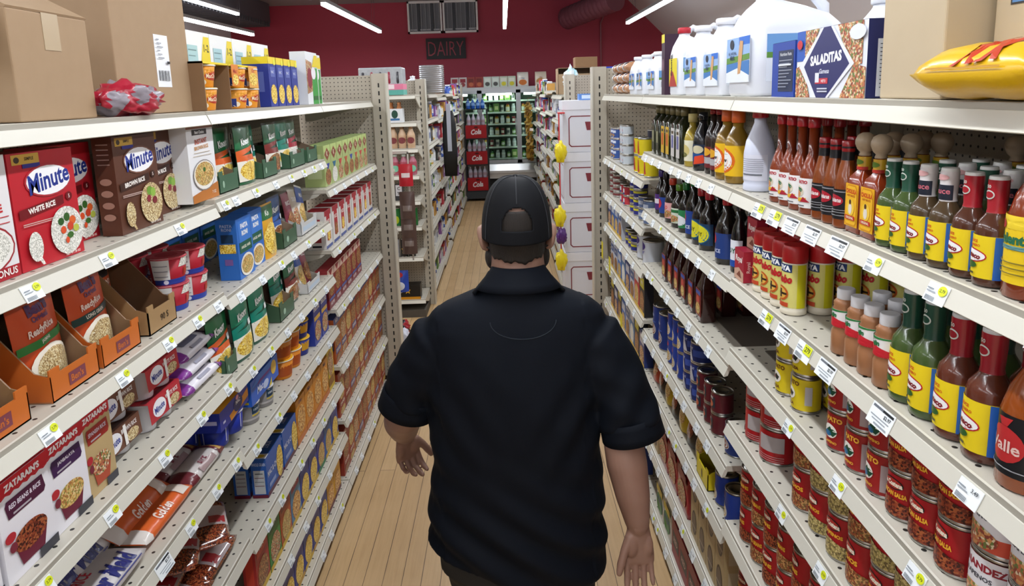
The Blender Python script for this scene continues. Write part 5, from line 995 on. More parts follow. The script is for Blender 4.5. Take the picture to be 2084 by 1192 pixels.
ey = can('sauce_can', .033, .088, elp('d6bf20', '6a3a1c'), 'd6bf20'); er = can('sauce_can', .033, .088, elp('9a2024', 'e0a83a')[:2]+[('p', [(.4, .4), (.5, .6), (.62, .5), (.56, .34)], '1f4a34'), ('e', .47, .4, .06, .08, '2a6a9a'), ('t', 'JALAPENO', .5, .16, .1, 'e0a83a', .3, 0, .04), ('r', .70, .1, .9, .8, 'a89a9a')], '96201f')
def costena(title, food_, base='a01a20', r=.033, h=.088, name='food_can'): return can(name, r, h, [('e', .5, .78, .13, .14, '24221e'), ('e', .5, .78, .115, .11, 'a83028'), ('t', 'La Costena', .5, .78, .13, 'e8dcc8', .24, 0, .05), ('t', title, .5, .54, .12, 'e0a832', .34, 0, .05), ('p', [(.22, 0), (.78, 0), (.78, .3), (.5, .42), (.22, .34)], food_), ('r', .92, .2, .99, .7, 'b8a8a0')], base)
sal = costena('MEXICAN SALSA', 'beans'); jal = costena('JALAPENOS', 'penne', r=.037, h=.104); jal2 = costena('NACHOS', 'mixed', r=.037, h=.104); bn = costena('BEANS', 'beans', r=.038, h=.113); bn2 = costena('REFRIED BEANS', 'mixed', r=.038, h=.113)
wt = can('food_can', .036, .092, [('r', 0, .3, 1, 1, 'd8d6da'), ('t', 'FERNANDEZ', .5, .82, .15, '8a2430', .5, 0, .05), ('t', 'JALAPENOS', .5, .6, .12, '3a3a42', .4, 0, .03), ('e', .5, .22, .2, .22, 'salad'), ('r', .8, .4, 1, .9, 'a83038')], 'c8503c')
Z = RZ['3']
def stack(o, ys, z, h, desc, cat, grp, off, n=2, back=0):
    m = len(ys)
    for i, y in enumerate(sorted(ys)):
        for k in range(n): onR(o, y, z+k*(h+.0004), f'{desc}, {["lower", "upper", "top"][k]} can of the {(["nearest"]+NTH[1:])[i] if m > 1 else "front"} stack' if m > 1 else f'{desc}, {["lower", "upper", "top"][k]} of its stack', cat, grp, off=off, yaw=.25*((i*7+k*3) % 5-2)*.35)
        for b in range(1, back+1):
            for k in range(n): onR(o, y, z+k*(h+.0004), desc+' standing behind the front stacks', cat, grp+' behind', off=off+b*.075)
stack(ey, [1.505, 1.60], Z, .088, 'yellow sauce can with a bird picture', 'food can', 'yellow sauce cans', .036); stack(ey, [1.50], Z, .088, 'yellow sauce can set back from the shelf edge', 'food can', 'yellow sauce cans', .11)
stack(er, [1.165, 1.245, 1.325], Z, .088, 'red sauce can with a bird picture', 'food can', 'red sauce cans', .036)
stack(sal, [.955, 1.025, 1.095], Z, .088, 'red salsa can with oval emblem', 'food can', 'red salsa cans', .036, back=1)
stack(wt, [.80, .875], Z, .092, 'white and orange vegetable can', 'food can', 'white vegetable cans', .038)
Z = 1.2105
bbq = bottle('syrup_bottle', [(.030, 0), (.034, .004), (.034, .10), (.030, .125), (.021, .15), (.013, .175), (.013, .195)], G('33120f'), [(.0155, .188), (.0155, .21)], '1c1614', (.02, .115, .034, 170, '7a2a26', [('r', .05, .8, .95, .95, '2c4a9a'), ('e', .5, .6, .3, .16, 'b84038'), ('e', .5, .28, .42, .22, 'bowl')]), sq=.8)
front(bbq, [2.31, 2.415, 2.52, 2.625, 2.73, 2.835], .036, Z, 'dark red syrup bottle with blue banded label', 'syrup bottle', 'dark red syrup bottles')
for y, off in ((2.36, .125), (2.36, .20), (2.28, .29)): onR(bbq, y, Z, 'dark red syrup bottle set back in the shade', 'syrup bottle', 'dark red syrup bottles behind', off=off)
Z = RZ['4']
big = can('food_can', .048, .098, [('e', .3, .78, .1, .13, '24221e'), ('t', 'La Costena', .3, .78, .12, 'e8dcc8', .2, 0, .05), ('t', 'NACHOS', .3, .5, .14, 'd8702a', .2, 0, .05), ('e', .3, .15, .12, .15, 'mixed'), ('r', .55, .35, .85, .85, 'a8a0a0')]+[('r', .55, .05+.07*i, .85, .07+.07*i, 'b89090') for i in range(3)], 'a81a20')
stack(big, [1.69, 1.80], Z, .098, 'wide red pepper can', 'food can', 'wide red cans', .052)
stack(jal, [1.05, 1.13, 1.30, 1.385], Z, .104, 'red pepper can with green strips picture', 'food can', 'red pepper cans', .04, back=1); stack(jal2, [1.215, 1.475], Z, .104, 'red can with mixed vegetable picture', 'food can', 'red mixed vegetable cans', .04)
Z = RZ['5']
stack(bn, [1.815, 1.635, 1.455, 1.275], Z, .113, 'tall red bean can', 'food can', 'tall red bean cans', .04); stack(bn2, [1.725, 1.545, 1.365], Z, .113, 'tall red can of refried beans', 'food can', 'tall red refried bean cans', .04)
stack(bn, [1.815, 1.73, 1.645, 1.56], RZ['6'], .113, 'red bean can on the low shelf', 'food can', 'red bean cans on the low shelf', .04)
# ---- lower shelves of the middle section
def tin(name, r, h, base, items): return can(name, r, h, items, base)
blu = tin('food_can', .050, .165, '1c3274', [('e', .42, .86, .05, .08, 'b82a3c'), ('t', 'BAKED', .45, .74, .07, 'd0d8ec', .2), ('e', .45, .3, .16, .2, 'c8ccd0'), ('e', .45, .3, .145, .18, 'beans'), ('r', .3, .52, .6, .55, '4a6ac0')])
bl2 = tin('food_can', .038, .112, '203c94', [('e', .45, .8, .06, .1, 'b82a3c'), ('e', .45, .3, .16, .26, 'c8ccd0'), ('e', .45, .3, .14, .23, 'bowl')]); bl3 = tin('food_can', .043, .075, '1c2c6c', [('p', [(.3, 0), (.5, .9), (.6, 0)], 'b8b8c0'), ('r', .6, .3, .9, .7, '3a50a0'), ('t', 'COCONUT', .45, .75, .15, 'c8d0e8', .3)])
drk = tin('food_can', .036, .075, '5c1c24', [('r', .3, .2, .6, .8, '24303c'), ('e', .45, .4, .1, .2, 'b85a3c'), ('t', 'BEAN', .45, .75, .15, 'd8d0c8', .2)])
Z = .8845
onR(blu, 3.0, Z, 'tall navy baked bean can, farther of the two big ones', 'food can', 'big navy cans', off=.052); onR(blu, 2.88, Z, 'tall navy baked bean can, nearer of the two big ones', 'food can', 'big navy cans', off=.052)
stack(bl2, [2.72, 2.56, 2.64], Z, .112, 'navy can with a bowl picture', 'food can', 'navy bowl picture cans', .040)
stack(bl3, [2.37, 2.47], Z, .075, 'navy and silver can', 'food can', 'navy and silver cans', .046, n=3)
stack(drk, [2.29, 2.2, 2.12], Z, .075, 'dark red bean can', 'food can', 'dark red cans', .04); onR(blu, 1.99, Z, 'navy can standing alone by the shelf joint', 'food can', off=.05, sc=(.8, .8, .6))
Z = .6605
stack(bl2, [2.07], Z, .112, 'navy can at the near end of the sixth shelf', 'food can', 'navy cans low', .045, n=1); stack(bl2, [1.97], Z, .112, 'navy can closest to the shelf joint on the sixth shelf', 'food can', 'navy cans low', .045, n=1)
cof = [pouch('coffee_pouch', .11, .19, .05, b_, [('r', .1, .55, .9, .85, c), ('e', .5, .3, .3, .18, f)], seed=50+i) for i, (b_, c, f) in enumerate((('2a2018', 'd8b21e', 'beans'), ('c8a81c', '3a2418', 'bowl'), ('b8442a', 'd8b050', 'salad')))]
cd = ['dark pouch with yellow panel', 'yellow pouch with dark panel', 'red orange pouch']
for i, k in enumerate((1, 0, 1, 0, 1, 0, 2)): onR(cof[k], 2.33+i*.12, Z, nth(cd[k], [0, 0, 1, 1, 2, 2, 0][i], 3 if k < 2 else 1, ' on the sixth shelf'), 'food pouch', 'pouches on the sixth right shelf', off=.04, tilt=(-.12, 0))
ytr = tray('display_tray', .13, .16, .06, .09, 'd8c41e', 'b0a020', [('e', .5, .5, .04, .3, '4a3a10')])
onR(ytr, 2.20, Z, 'bright yellow display tray on the sixth shelf', 'display tray', None, off=-.0)
Z = .3765
def paper_bag(name, w, h, d, base, items):
    mb = MB(); bm = S(base); mb.loft([rrect(w/2, d/2, .012, 3, 0, 0, 0), rrect(w/2, d/2, .014, 3, 0, 0, h*.1), rrect(w/2*1.03, d/2*1.05, .016, 3, 0, 0, h*.55), rrect(w/2, d/2*.8, .012, 3, 0, 0, h*.85), rrect(w/2*.98, .006, .005, 3, 0, 0, h)], bm)
    art(mb, lambda u, v, e: (u-w/2, -d/2*(1.05 if .1 < v/h < .8 else .95)-e-.002, v), w, h*.8, items); return mb.build(name)
rb_ = paper_bag('food_bag', .15, .22, .09, 'a02a34', [('e', .5, .4, .4, .3, 'salad'), ('r', .1, .75, .9, .95, '8a2430')]); tb_ = carton('food_box', .09, .13, .07, 'b09a70', [('e', .5, .5, .32, .36, '3a2c22'), ('e', .5, .5, .26, .3, '6a5a4c'), ('r', .2, .36, .8, .4, 'a89888')], right=[('r', .2, .1, .8, .9, 'b8a888')], top=[('r', .1, .1, .9, .9, 'c8b484')])
for i in range(4):
    for k in (0, 1): onR(tb_, 1.99+i*.098, Z+k*.1305, f'tan box with round dark window, {["lower", "upper"][k]} of the {NTH[i]} stack', 'food box', 'tan boxes on the seventh right shelf')
for i in range(3): onR(rb_, 2.47+i*.16, Z, nth('red paper bag with food picture on the seventh shelf', i, 3), 'food bag', 'red food bags', off=.05)
onR(tb_, 2.93, Z, 'tan box standing past the red bags', 'food box', 'tan boxes on the seventh right shelf')
Z = .0885
rbx = carton('food_box', .12, .16, .08, '8c1f2c', [('r', .1, .3, .9, .7, '2a1c1e'), ('t', 'RED', .5, .5, .15, 'c8a8a0', .6)], right=[('r', .2, .2, .8, .8, '6a1824')], top=[('r', .1, .1, .9, .9, '74202a')]); wbg = paper_bag('food_bag', .13, .2, .08, 'c8c8c0', [('e', .5, .4, .4, .3, '3a7a3c'), ('r', .1, .7, .9, .9, 'c8b82a'), ('t', 'XTRA', .5, .5, .15, '2a3a8a', .7)])
box_row('R', [(rbx, 'dark red box with black panel on the bottom shelf')]*5, 2.05, .125, Z, 0, 'food box', 'dark red boxes low'); 
for i in range(2): onR(wbg, 2.71+i*.14, Z, nth('white and green bag on the bottom shelf', i, 2), 'food bag', 'white bags low', off=.045)
front(paper_bag('food_bag', .12, .15, .08, 'a82a44', [('e', .5, .5, .3, .3, 'd8c8cc')]), [1.93], .045, Z, 'pink red bag near the camera on the bottom shelf', 'food bag', 'pink red bag')
# ---- far section: small cans and packs
C1 = [(tin('food_can', .033, .062, '3c5aa0', [('r', .25, .6, .7, .9, 'd0d8e8'), ('e', .45, .3, .2, .22, 'salad')]), 'blue can with orange food picture', 3, .062), (tin('food_can', .033, .055, 'c0c8d0', [('t', 'MILK', .45, .5, .3, 'b83a4a', .3), ('r', .3, .1, .6, .2, '8a9ab0')]), 'white milk can', 4, .055), (tin('food_can', .036, .09, 'd0bc1c', [('p', [(.3, .1), (.6, .1), (.55, .9), (.35, .9)], 'b82a2c'), ('e', .45, .4, .08, .2, '6a3a1c')]), 'yellow drink mix can', 2, .09)]
for (o, d, n, h), y in zip(C1, (4.18, 3.86, 3.42)):
    for j in (0, 1):
        for k in range(n): onR(o, y-j*(.08 if h < .08 else .10), 1.6015+k*(h+.0004), f'{d}, {["bottom", "second", "third", "top"][k]} of the {["farther", "nearer"][j]} stack', 'food can', d+' stacks', off=.04)
onR(tin('food_can', .04, .21, '2c3048', [('r', .2, .3, .8, .7, '5a607a')]), 3.50, 1.6015, 'tall navy tin with dark lid at the far section', 'food can', off=.13)
for i, y in enumerate((3.22, 3.13)): onR(C1[2][0], y, 1.6015+.0, ['yellow drink mix can at the joint of the far section', 'yellow drink mix can beyond the shelf joint'][i] if i else 'yellow drink mix can near the oil bottles', 'food can', None, off=.05) if y > 3.15 else None
tun = tin('food_can', .042, .034, '9a9a94', [('r', .2, .2, .8, .8, '7a3a3a')]); rwc = tin('food_can', .036, .055, 'b83a44', [('r', .3, .3, .6, .8, 'd8d8e0'), ('r', .3, .05, .6, .25, '2a4a9a')]); byc = tin('food_can', .038, .045, '2a2f7c', [('r', 0, .6, 1, .95, 'c8c032')]); gb = tin('food_can', .038, .06, '5a6a8c', [('r', .2, .3, .7, .7, 'a8b0c0')])
for o, y, n, h, d in ((tun, 4.2, 5, .034, 'flat silver fish can'), (tun, 4.08, 4, .034, 'flat silver fish can, nearer pile'), (rwc, 3.86, 2, .055, 'red and white small can'), (rwc, 3.76, 2, .055, 'red and blue small can, nearer pile'), (byc, 3.55, 4, .045, 'navy can with yellow band'), (byc, 3.45, 4, .045, 'navy can with yellow band, nearer pile'), (gb, 3.32, 2, .06, 'grey blue can'), (gb, 3.2, 2, .06, 'grey blue can, nearer pile')):
    for k in range(n): onR(o, y, 1.3735+k*(h+.0004), f'{d}, {["bottom", "second", "third", "fourth", "top"][k] if n > 2 else ["bottom", "top"][k]} one', 'food can', d, off=.045)
bxs = [sm('3468b8', 'c8d4e8', 'bowl'), sm('b8bcc8', '3a5a9a', 'mixed'), sm('2a3c7c', 'c8ccd8', 'salad'), sm('c83c44', 'e0e0e0', 'bowl'), sm('28282c', 'c8c02a', 'mixed'), sm('4a7ab0', 'd8d8e0', 'rice')]
bd = ['sky blue box', 'grey white box', 'navy box', 'red box', 'black and yellow box', 'steel blue box']
pur = tin('food_can', .052, .125, 'c8ccd4', [('e', .45, .8, .16, .2, '3a2a7a'), ('e', .4, .25, .1, .15, 'beans'), ('p', [(.3, .5), (.6, .6), (.5, .4)], '8a8ab8')])
for i, k in enumerate((2, 0, 0, 1)): onR(bxs[k], 4.2-i*.125, 1.1665, f'{bd[k]} on the far third shelf, {NTH[3-i]} of four', 'food box', 'boxes on the far section shelves', sc=(1, 1, .8))
for y in (3.68, 3.60, 3.52):
    for k in (0, 1): onR(byc, y, 1.1665+k*.0455, f'navy and white can on the far fourth shelf, {["bottom", "top"][k]}, {"nearest" if y < 3.55 else "middle" if y < 3.65 else "farthest"} pile', 'food can', 'navy white cans', off=.045)
onR(pur, 3.36, 1.1665, 'large white tin with purple emblem, nearest the aisle', 'food can', 'white and purple tins', off=.06); onR(pur, 3.22, 1.1665, 'large white tin with purple emblem by the shelf joint', 'food can', 'white and purple tins', off=.06)
for zz, rn, pat in ((.9205, 'fifth', '43125011'), (.6605, 'sixth', '24510424'), (.3705, 'seventh', '34041343'), (.0885, 'bottom', '25341052')):
    box_row('R', [(bxs[int(k)], f'{bd[int(k)]} on the far section, {rn} shelf') for k in pat], 3.20, .1285, zz, 0, 'food box', f'boxes on the far section {rn} shelf')
ycard = MB(); ycard.box(-.03, .03, -.0015, 0, -.11, 0, mat('d8cc1c', .5)); yc_o = ycard.build('shelf_flag')
for i, (y, z) in enumerate(((4.25, 1.05), (3.95, 1.02), (3.55, .80))): put(yc_o, XRf-.028, y, z, -pi/2, ['bright yellow shelf flag farthest down the aisle', 'bright yellow shelf flag, middle one', 'bright yellow shelf flag lowest and nearest'][i], 'shelf flag', 'yellow shelf flags')
# ---- top shelf
Z = RZ['0']
def jug(w, d, h, label=True, capc='e6e8ee', base='dfe3ec', arts=None):
    mb = MB(); m = mat(base, .34, coat=.2); hw, hd = w/2, d/2; ny = hd*.62
    R = [rrect(hw*.96, hd*.96, hd*.3, 4, 0, hd, 0), rrect(hw, hd, hd*.34, 4, 0, hd, h*.03), rrect(hw, hd, hd*.34, 4, 0, hd, h*.60), rrect(hw*.97, hd*.98, hd*.38, 4, 0, hd, h*.64), rrect(hw*.86, hd*.88, hd*.5, 4, 0, hd*.95, h*.73), rrect(hw*.60, hd*.62, hd*.5, 4, 0, hd*.8, h*.81), rrect(hw*.30, hw*.30, hw*.299, 4, 0, ny, h*.88), rrect(hw*.28, hw*.28, hw*.279, 4, 0, ny, h*.935)]
    mb.loft(R, m); o = mb.build('plastic_jug')
    hb_ = MB(); hb_.tube([(0, ny+hd*.05, h*.86), (0, ny+hd*.32, h*.965), (0, hd*1.1, h*1.0), (0, hd*1.55, h*.95), (0, hd*1.84, h*.82), (0, hd*1.86, h*.62)], [h*.04, h*.042, h*.045, h*.05, h*.055, h*.055], m, 12); hb_.build('handle', o)
    cp_ = MB(); cp_.lathe([(hw*.34, h*.915), (hw*.36, h*.92), (hw*.36, h*.985), (hw*.33, h)], mat(capc, .35), 20, T=Matrix.Translation((0, ny, 0))); cp_.build('cap', o)
    if label:
        lw = w*.86; l_ = MB(); l_.box(-lw/2, lw/2, -.0012, .0, h*.13, h*.55, P('dfe5ee')); A = arts or [('r', 0, .5, 1, 1, '8fb0dc'), ('r', .55, .82, 1, 1, '2a6ac8'), ('p', [(0, .42), (1, .5), (1, .62), (0, .56)], '5a8a3a'), ('p', [(0, .2), (.5, .3), (1, .15), (1, .48), (0, .42)], '3f78b8'), ('p', [(0, 0), (1, 0), (1, .15), (.5, .32), (0, .22)], 'dfe5ee'), ('p', [(.52, .18), (.64, .2), (.7, .55), (.74, .9), (.6, .92), (.54, .6)], 'c89a6a'), ('e', .25, .86, .09, .11, '20283a'), ('t', 'ALL NATURAL', .28, .66, .07, '2a3a5a', .36), ('t', 'MILK', .28, .56, .1, '2a3a5a', .36, 0, .04)]
        art(l_, lambda u, v, e: (u-lw/2, -.0012-e, h*.13+v), lw, h*.42, A)
        ls = d*.7; l_.box(hw-.0004, hw+.001, hd-ls/2, hd+ls/2, h*.13, h*.55, P('dfe5ee')); art(l_, lambda u, v, e: (hw+.001+e, hd-ls/2+u, h*.13+v), ls, h*.42, [('r', 0, .6, 1, 1, '6a9ad0'), ('r', 0, .5, 1, .62, '5a8a3a'), ('r', .1, .1, .9, .4, 'b8bcc8'), ('r', .15, .15, .6, .18, '4a4e5a'), ('r', .15, .25, .7, .28, '4a4e5a')])
        l_.build('paper_label', o)
    return o
GJ = 'white plastic jugs on the shelf top'
js = jug(.145, .12, .185); jm = jug(.165, .14, .235); jl = jug(.21, .25, .29)
for y, lab in ((3.46, 'small white plastic jug, farthest of three'), (3.27, 'small white plastic jug, middle of three'), (3.06, 'small white plastic jug, nearest of three')): onR(js, y, Z, lab, 'plastic jug', GJ)
dkb = carton('food_box', .05, .24, .06, '3c2438', [('r', 0, .86, 1, 1, 'd8cc2a'), ('e', .5, .5, .35, .1, '7a5a6a')]); onR(dkb, 2.83, Z, 'tall dark purple box with yellow top between the jugs', 'food box')
cj = jug(.135, .13, .25, capc='b82434', arts=[('r', 0, 0, 1, 1, 'dccb1c'), ('p', [(0, 0), (1, 0), (.5, .55), (.2, .4)], 'a8302a'), ('e', .3, .45, .14, .12, 'a8302a'), ('t', 'SUAVITEL', .32, .78, .2, '2a2a1c', .8, 90, .05)]); onR(cj, 2.66, Z, 'white jug with red cap and yellow label', 'plastic jug', GJ)
for y, lab in ((2.42, 'large white milk jug beside the yellow labelled one'), (2.18, 'large white milk jug with a cow label, middle one')): onR(jm, y, Z, lab, 'plastic jug', GJ)
onR(jl, 1.93, Z, 'tallest white jug with big handle behind the blue tub', 'plastic jug', GJ); onR(jm, 1.50, Z, 'white jug mostly hidden behind the cracker box', 'plastic jug', GJ, off=.22); onR(jm, 1.72, Z, 'white jug deeper on the shelf behind the blue tub', 'plastic jug', GJ, off=.24)
nutr = [('r', .3, .1, .95, .85, '26304c'), ('t', 'Nutrition Facts', .62, .78, .06, 'd0d4dc', .6)]+[('r', .34, .66-.06*i, .9-.1*(i % 3), .675-.06*i, '9aa0b0') for i in range(9)]+[('r', .34, .57, .9, .6, 'd8dce0')]
onR(carton('drink_mix_tub', .125, .125, .10, '24429a', nutr, right=nutr, top=[('r', 0, 0, 1, 1, '1a2a5c')]), 1.62, Z, 'blue tub with white nutrition panel', 'food tub')
sala = [('p', [(0, .62), (.16, 1), (.0, 1)], '2c58b0'), ('r', 0, .55, .14, 1, '2c58b0'), ('p', [(.14, .5), (.14, 1), (.36, 1), (.16, .5)], 'salad'), ('p', [(.62, 1), (.95, 1), (.95, .45), (.8, .4)], 'salad'), ('p', [(0, 0), (.24, 0), (.12, .5), (0, .45)], 'salad'), ('p', [(.68, 0), (1, 0), (1, .4), (.86, .45)], 'salad'),
        ('p', [(.30, -.0), (.52, .0), (.86, .46), (.56, 1.0), (.40, 1.0), (.06, .46)], 'dde0e8'), ('p', [(.35, 0), (.49, 0), (.80, .46), (.53, 1), (.43, 1), (.14, .46)], '2a2c62'), ('t', 'SALADITAS', .47, .56, .15, 'eceef4', .56, 3, .05), ('t', 'Gamesa', .46, .38, .07, 'd0d4e4', .3, 0, .02, .3), ('r', .33, .2, .52, .28, 'c03040'), ('r', .33, .22, .39, .36, 'd8dce4'), ('t', 'NETO', .46, .24, .04, 'f0e0e0', .1), ('r', .37, .08, .52, .10, 'c8ccdc'), ('r', .37, .12, .52, .14, 'c8ccdc'), ('e', .07, .8, .045, .07, 'c0303c'), ('e', .9, .86, .1, .1, 'd8dce8')]
onR(carton('cracker_box', .29, .14, .09, 'dcdfe8', sala, right=[('r', 0, 0, 1, 1, '22285a'), ('r', .2, .02, .9, .75, 'c8ccd4')]+[('r', .25, .68-.05*i, .85, .69-.05*i, '3a3e4a') for i in range(12)]+[('t', 'SAL', .7, .88, .1, 'e0e4ec', .4)], top=[('r', 0, 0, 1, 1, '2a2c62')]), 1.395, Z, 'white and navy cracker box with a large diamond reading SALADITAS', 'cracker box')
b1 = big_carton(.165, .26, .22, KRAFTL, [('t', '128.85 FL OZ', .42, .90, .035, '3a342c', .6, 0, .03), ('t', '(199 mL)', .34, .84, .03, '3a342c', .3, 0, .02)]); onR(b1, 1.115, Z, 'pale cardboard box with clear tape beside the cracker box', 'cardboard box', 'cardboard boxes on the right shelf top')
b2 = big_carton(.30, .27, .25, KRAFTL, [('t', 'THANK', .28, .72, .09, '3a342c', .4, 0, .05), ('r', .1, .48, .75, .64, '3c3c3c'), ('r', .11, .49, .74, .63, '5a86b8'), ('t', 'premium', .32, .56, .08, 'c8b79a', .5, 0, .04), ('t', 'olive', .3, .42, .05, '3a342c', .3, 0, .03)], tape=False); onR(b2, .86, Z, 'brown cardboard box with blue printed panel at the picture edge', 'cardboard box', 'cardboard boxes on the right shelf top', off=.06)
yb = sack('snack_bag', .24, .12, .075, 'd8ac14', [('t', 'Mix', .58, .42, .34, 'b83c20', .4, 4, .04, .2), ('r', .2, .2, .8, .22, 'b8861c')], seed=9); onR(yb, .90, Z, 'glossy yellow snack bag with red lettering at the shelf edge', 'snack bag', off=.055 if False else -.0)
brd = sack('bread_bag', .13, .10, .06, 'b98a68', [('r', 0, 0, .4, 1, 'cfd4dc'), ('r', .5, .3, .8, .7, '5a4a58')], seed=5)
for i in range(3):
    for j, y in enumerate((4.16, 3.98, 3.8)): onR(brd, y, Z+i*.058, f'bagged bread loaf, {["bottom", "middle", "top"][i]} of the {["farthest", "middle", "nearest"][j]} pile', 'bread', 'bread loaves on the shelf top', off=.07)
# ================================================================== cross aisle and the far end
def endcap(label, ox, oy, rz, W, Dd, shelves, H=2.17, tags=None, kick=.1):
    u = unit(label, 'end displays', ox, oy, rz, W, Dd, H, shelves, kick=kick, posts=(), tags=tags, name='end_shelving_unit')
    for x in (0, W):
        mb = MB(); s_ = 1 if x == 0 else -1
        mb.box(x-.045, x+.045, Dd-.03, Dd+.05, 0, H, UPR); mb.box(x-s_*.045-.004, x-s_*.045+.004, Dd-.04, Dd+.06, 0, H, SHELFW)
        mb.build('slotted_post', u)
        sl_ = MB()
        for i in range(int(H/.0508)-2):
            for y in (Dd-.0306, Dd+.0506): sl_.box(x-.0045, x+.0045, y-.0006, y+.0006, .10+i*.0508, .127+i*.0508, mat('171514', .8))
        sl_.build('post_slots', u)
    return u
es = [(2.03, .40), (1.79, .40), (1.56, .40), (1.32, .40), (1.09, .40), (.855, .40), (.57, .40), (.17, .40)]
endcap('cream end shelving whose pegboard back closes off the left aisle shelving', -.80, 4.90, pi, .92, .44, [(1.5, .40), (1.05, .40), (.6, .40), (.15, .40)])
endcap('cream end shelving whose pegboard back closes off the right aisle shelving', 1.55, 4.86, pi, .92, .40, [(.15, .36)])
ec = endcap('end shelving facing the camera across the cross aisle, left of the far floor', -1.72, 5.92, 0, .955, .44, es)
endcap('bare pegboard end display behind the stack of white cartons', .62, 5.98, 0, .92, .3, [])
endcap('pegboard post at the far end of the left back shelving', -1.75, 12.60, 0, .95, .12, [], H=2.19, kick=0); endcap('pegboard post at the far end of the right back shelving', .69, 12.60, 0, .95, .12, [], H=2.19, kick=0)
FSH = [(2.03, .4), (1.78, .4), (1.53, .4), (1.28, .4), (1.03, .4), (.72, .4), (.42, .4), (.12, .4)]
NF = ['nearest', 'second', 'third', 'fourth', 'last']
FX, FXR = -.745, .555
for s in range(5):
    unit(f'far left shelving run, {NF[s]} section', 'far left run', FX, 6.43+s*1.219, pi/2, S4, .40, 2.17, [(z-.04*(s % 2), d) for z, d in FSH], posts=(0,), name='shelving_unit')
    unit(f'far right shelving run, {NF[s]} section', 'far right run', FXR, 6.36+(s+1)*1.219, -pi/2, S4, .40, 2.1, [(z-.05*((s+1) % 2), d) for z, d in FSH], posts=(1,), name='shelving_unit')
def jar(n_, base, capc, lab): return bottle(n_, [(.05, 0), (.052, .004), (.052, .12), (.035, .15)], G(base), [(.037, .148), (.038, .17)], capc, (.02, .11, .052, 200, lab, [('e', .5, .5, .3, .3, 'd8d8d8')]), n=12)
def far_can(n_, c, c2): return can(n_, .045, .15, [('r', .25, .3, .65, .7, c2)], c, n=12)
FP = [(jar('jar', 'c8ccd4', 'd8dce4', 'e4e8ee'), 'clear jar with white lid', 'jar'), (jar('jar', 'c89a3a', '8a2a2c', 'e0d8c0'), 'amber jar with red lid', 'jar'), (jar('bottle', '2f5a34', '1c3a24', '7aa04a'), 'green bottle', 'bottle'), (jar('bottle', '2a4a9a', 'd8d8e0', '4a6ac0'), 'blue bottle', 'bottle'), (far_can('can', '8a2a34', 'e0d8d0'), 'dark red can', 'can'), (far_can('can', 'd8d4cc', '6a6a72'), 'white can', 'can'),
      (carton('packet', .16, .17, .10, 'c83c4a', [('r', .2, .3, .8, .7, 'e8e0d8')]), 'red packet', 'packet'), (carton('packet', .17, .15, .10, 'd8dadf', [('r', .2, .3, .8, .7, '5a6a9a')]), 'white packet', 'packet'), (carton('packet', .15, .18, .10, '6a8a4a', [('r', .2, .3, .8, .7, 'd8d8a0')]), 'olive packet', 'packet'), (carton('packet', .16, .14, .10, 'c8964a', [('e', .5, .5, .3, .3, '7a4a24')]), 'tan packet', 'packet'),
      (carton('packet', .15, .16, .10, '8a5a9a', [('r', .2, .3, .8, .7, 'd8c8e0')]), 'purple packet', 'packet'), (carton('packet', .15, .16, .10, '3a3836', [('r', .2, .3, .8, .7, '9a948c')]), 'charcoal packet', 'packet')]
rf = random.Random(11); SN = ['top', 'second', 'third', 'fourth', 'fifth', 'sixth', 'seventh', 'bottom']
for side, sx in (('left', -1), ('right', 1)):
    for s in range(5):
        for k, (z, d) in enumerate(FSH):
            if (side == 'left' and k == 0 and s < 3) or (side == 'right' and k == 0 and s < 2): continue
            n = 5 if s < 3 else 4; pick = rf.sample(range(12), n); z2 = z-(.04*(s % 2) if sx < 0 else .05*((s+1) % 2))
            for j, p in enumerate(pick):
                o, dsc, cat = FP[p]; y = (6.43 if sx < 0 else 6.36)+s*1.219+.15+j*(1.219-.28)/(n-1)
                x = FX-.03-(.052 if cat != 'packet' else 0) if sx < 0 else FXR+.03+(.052 if cat != 'packet' else 0)
                put(o, x, y, z2+.001, pi/2 if sx < 0 else -pi/2, f'{dsc} on the {SN[k]} shelf, {NF[s]} section of the far {side} run', cat, f'goods on the far {side} run', sc=(1, 1, 1.0 if z > .3 else .9))
# ---- things on the left end display
mb = MB(); foil = node_mat('crinkled clear wrap over cans', blotch('b8bcc0', '8a9094', 40, .9), .2)
mb.box(-.19, .19, 0, .22, .075, .24, foil); o = mb.build('wrapped_can_tray', bevel=.012)
b = MB(); b.box(-.195, .195, -.004, .224, .0, .045, P('5aa89c')); b.box(-.194, .194, -.005, .224, .045, .095, P('d87a98')); art(b, lambda u, v, e: (-.195+u, -.005-e, v), .39, .095, [('r', .52, .55, .8, .95, 'e8d8dc'), ('r', .1, .6, .4, .75, 'f0c8d4')]); b.build('printed_tray', o)
c_ = MB()
for i in range(5): c_.lathe([(.03, 0), (.033, .01), (.033, .1), (.028, .11)], G('8a1c34' if i % 2 else '3a3a40'), 12, T=Matrix.Translation((-.15+i*.075, .03, .096)))
c_.build('can', o); put(o, -1.06, 5.955, 2.0305, 0, 'clear wrapped tray of cans with pink and teal band on top of the end shelving', 'can tray')
mb = MB(); pr = []
for i in range(15): pr += [(.125, .0+i*.0185), (.118, .010+i*.0185), (.128, .012+i*.0185)]
for j in range(1): mb.loft([rrect(r, r*.8, .03, 3, 0, 0, z) for r, z in pr], M('b0b2b6', .3))
put(mb.build('foil_pan_stack'), -.70+.02, 6.62, 2.031, 0, 'tall nested stack of silver foil pans on the far left run top', 'foil pans', None, sc=(.9, 1, 1))
FP2 = [('white milk jug on the far left run top', -.80, 6.95, 'plastic jug', js), ]
onp = lambda o, x, y, z, l, c, g=None, rz=0, sc=None: put(o, x, y, z, rz, l, c, g, None, sc)
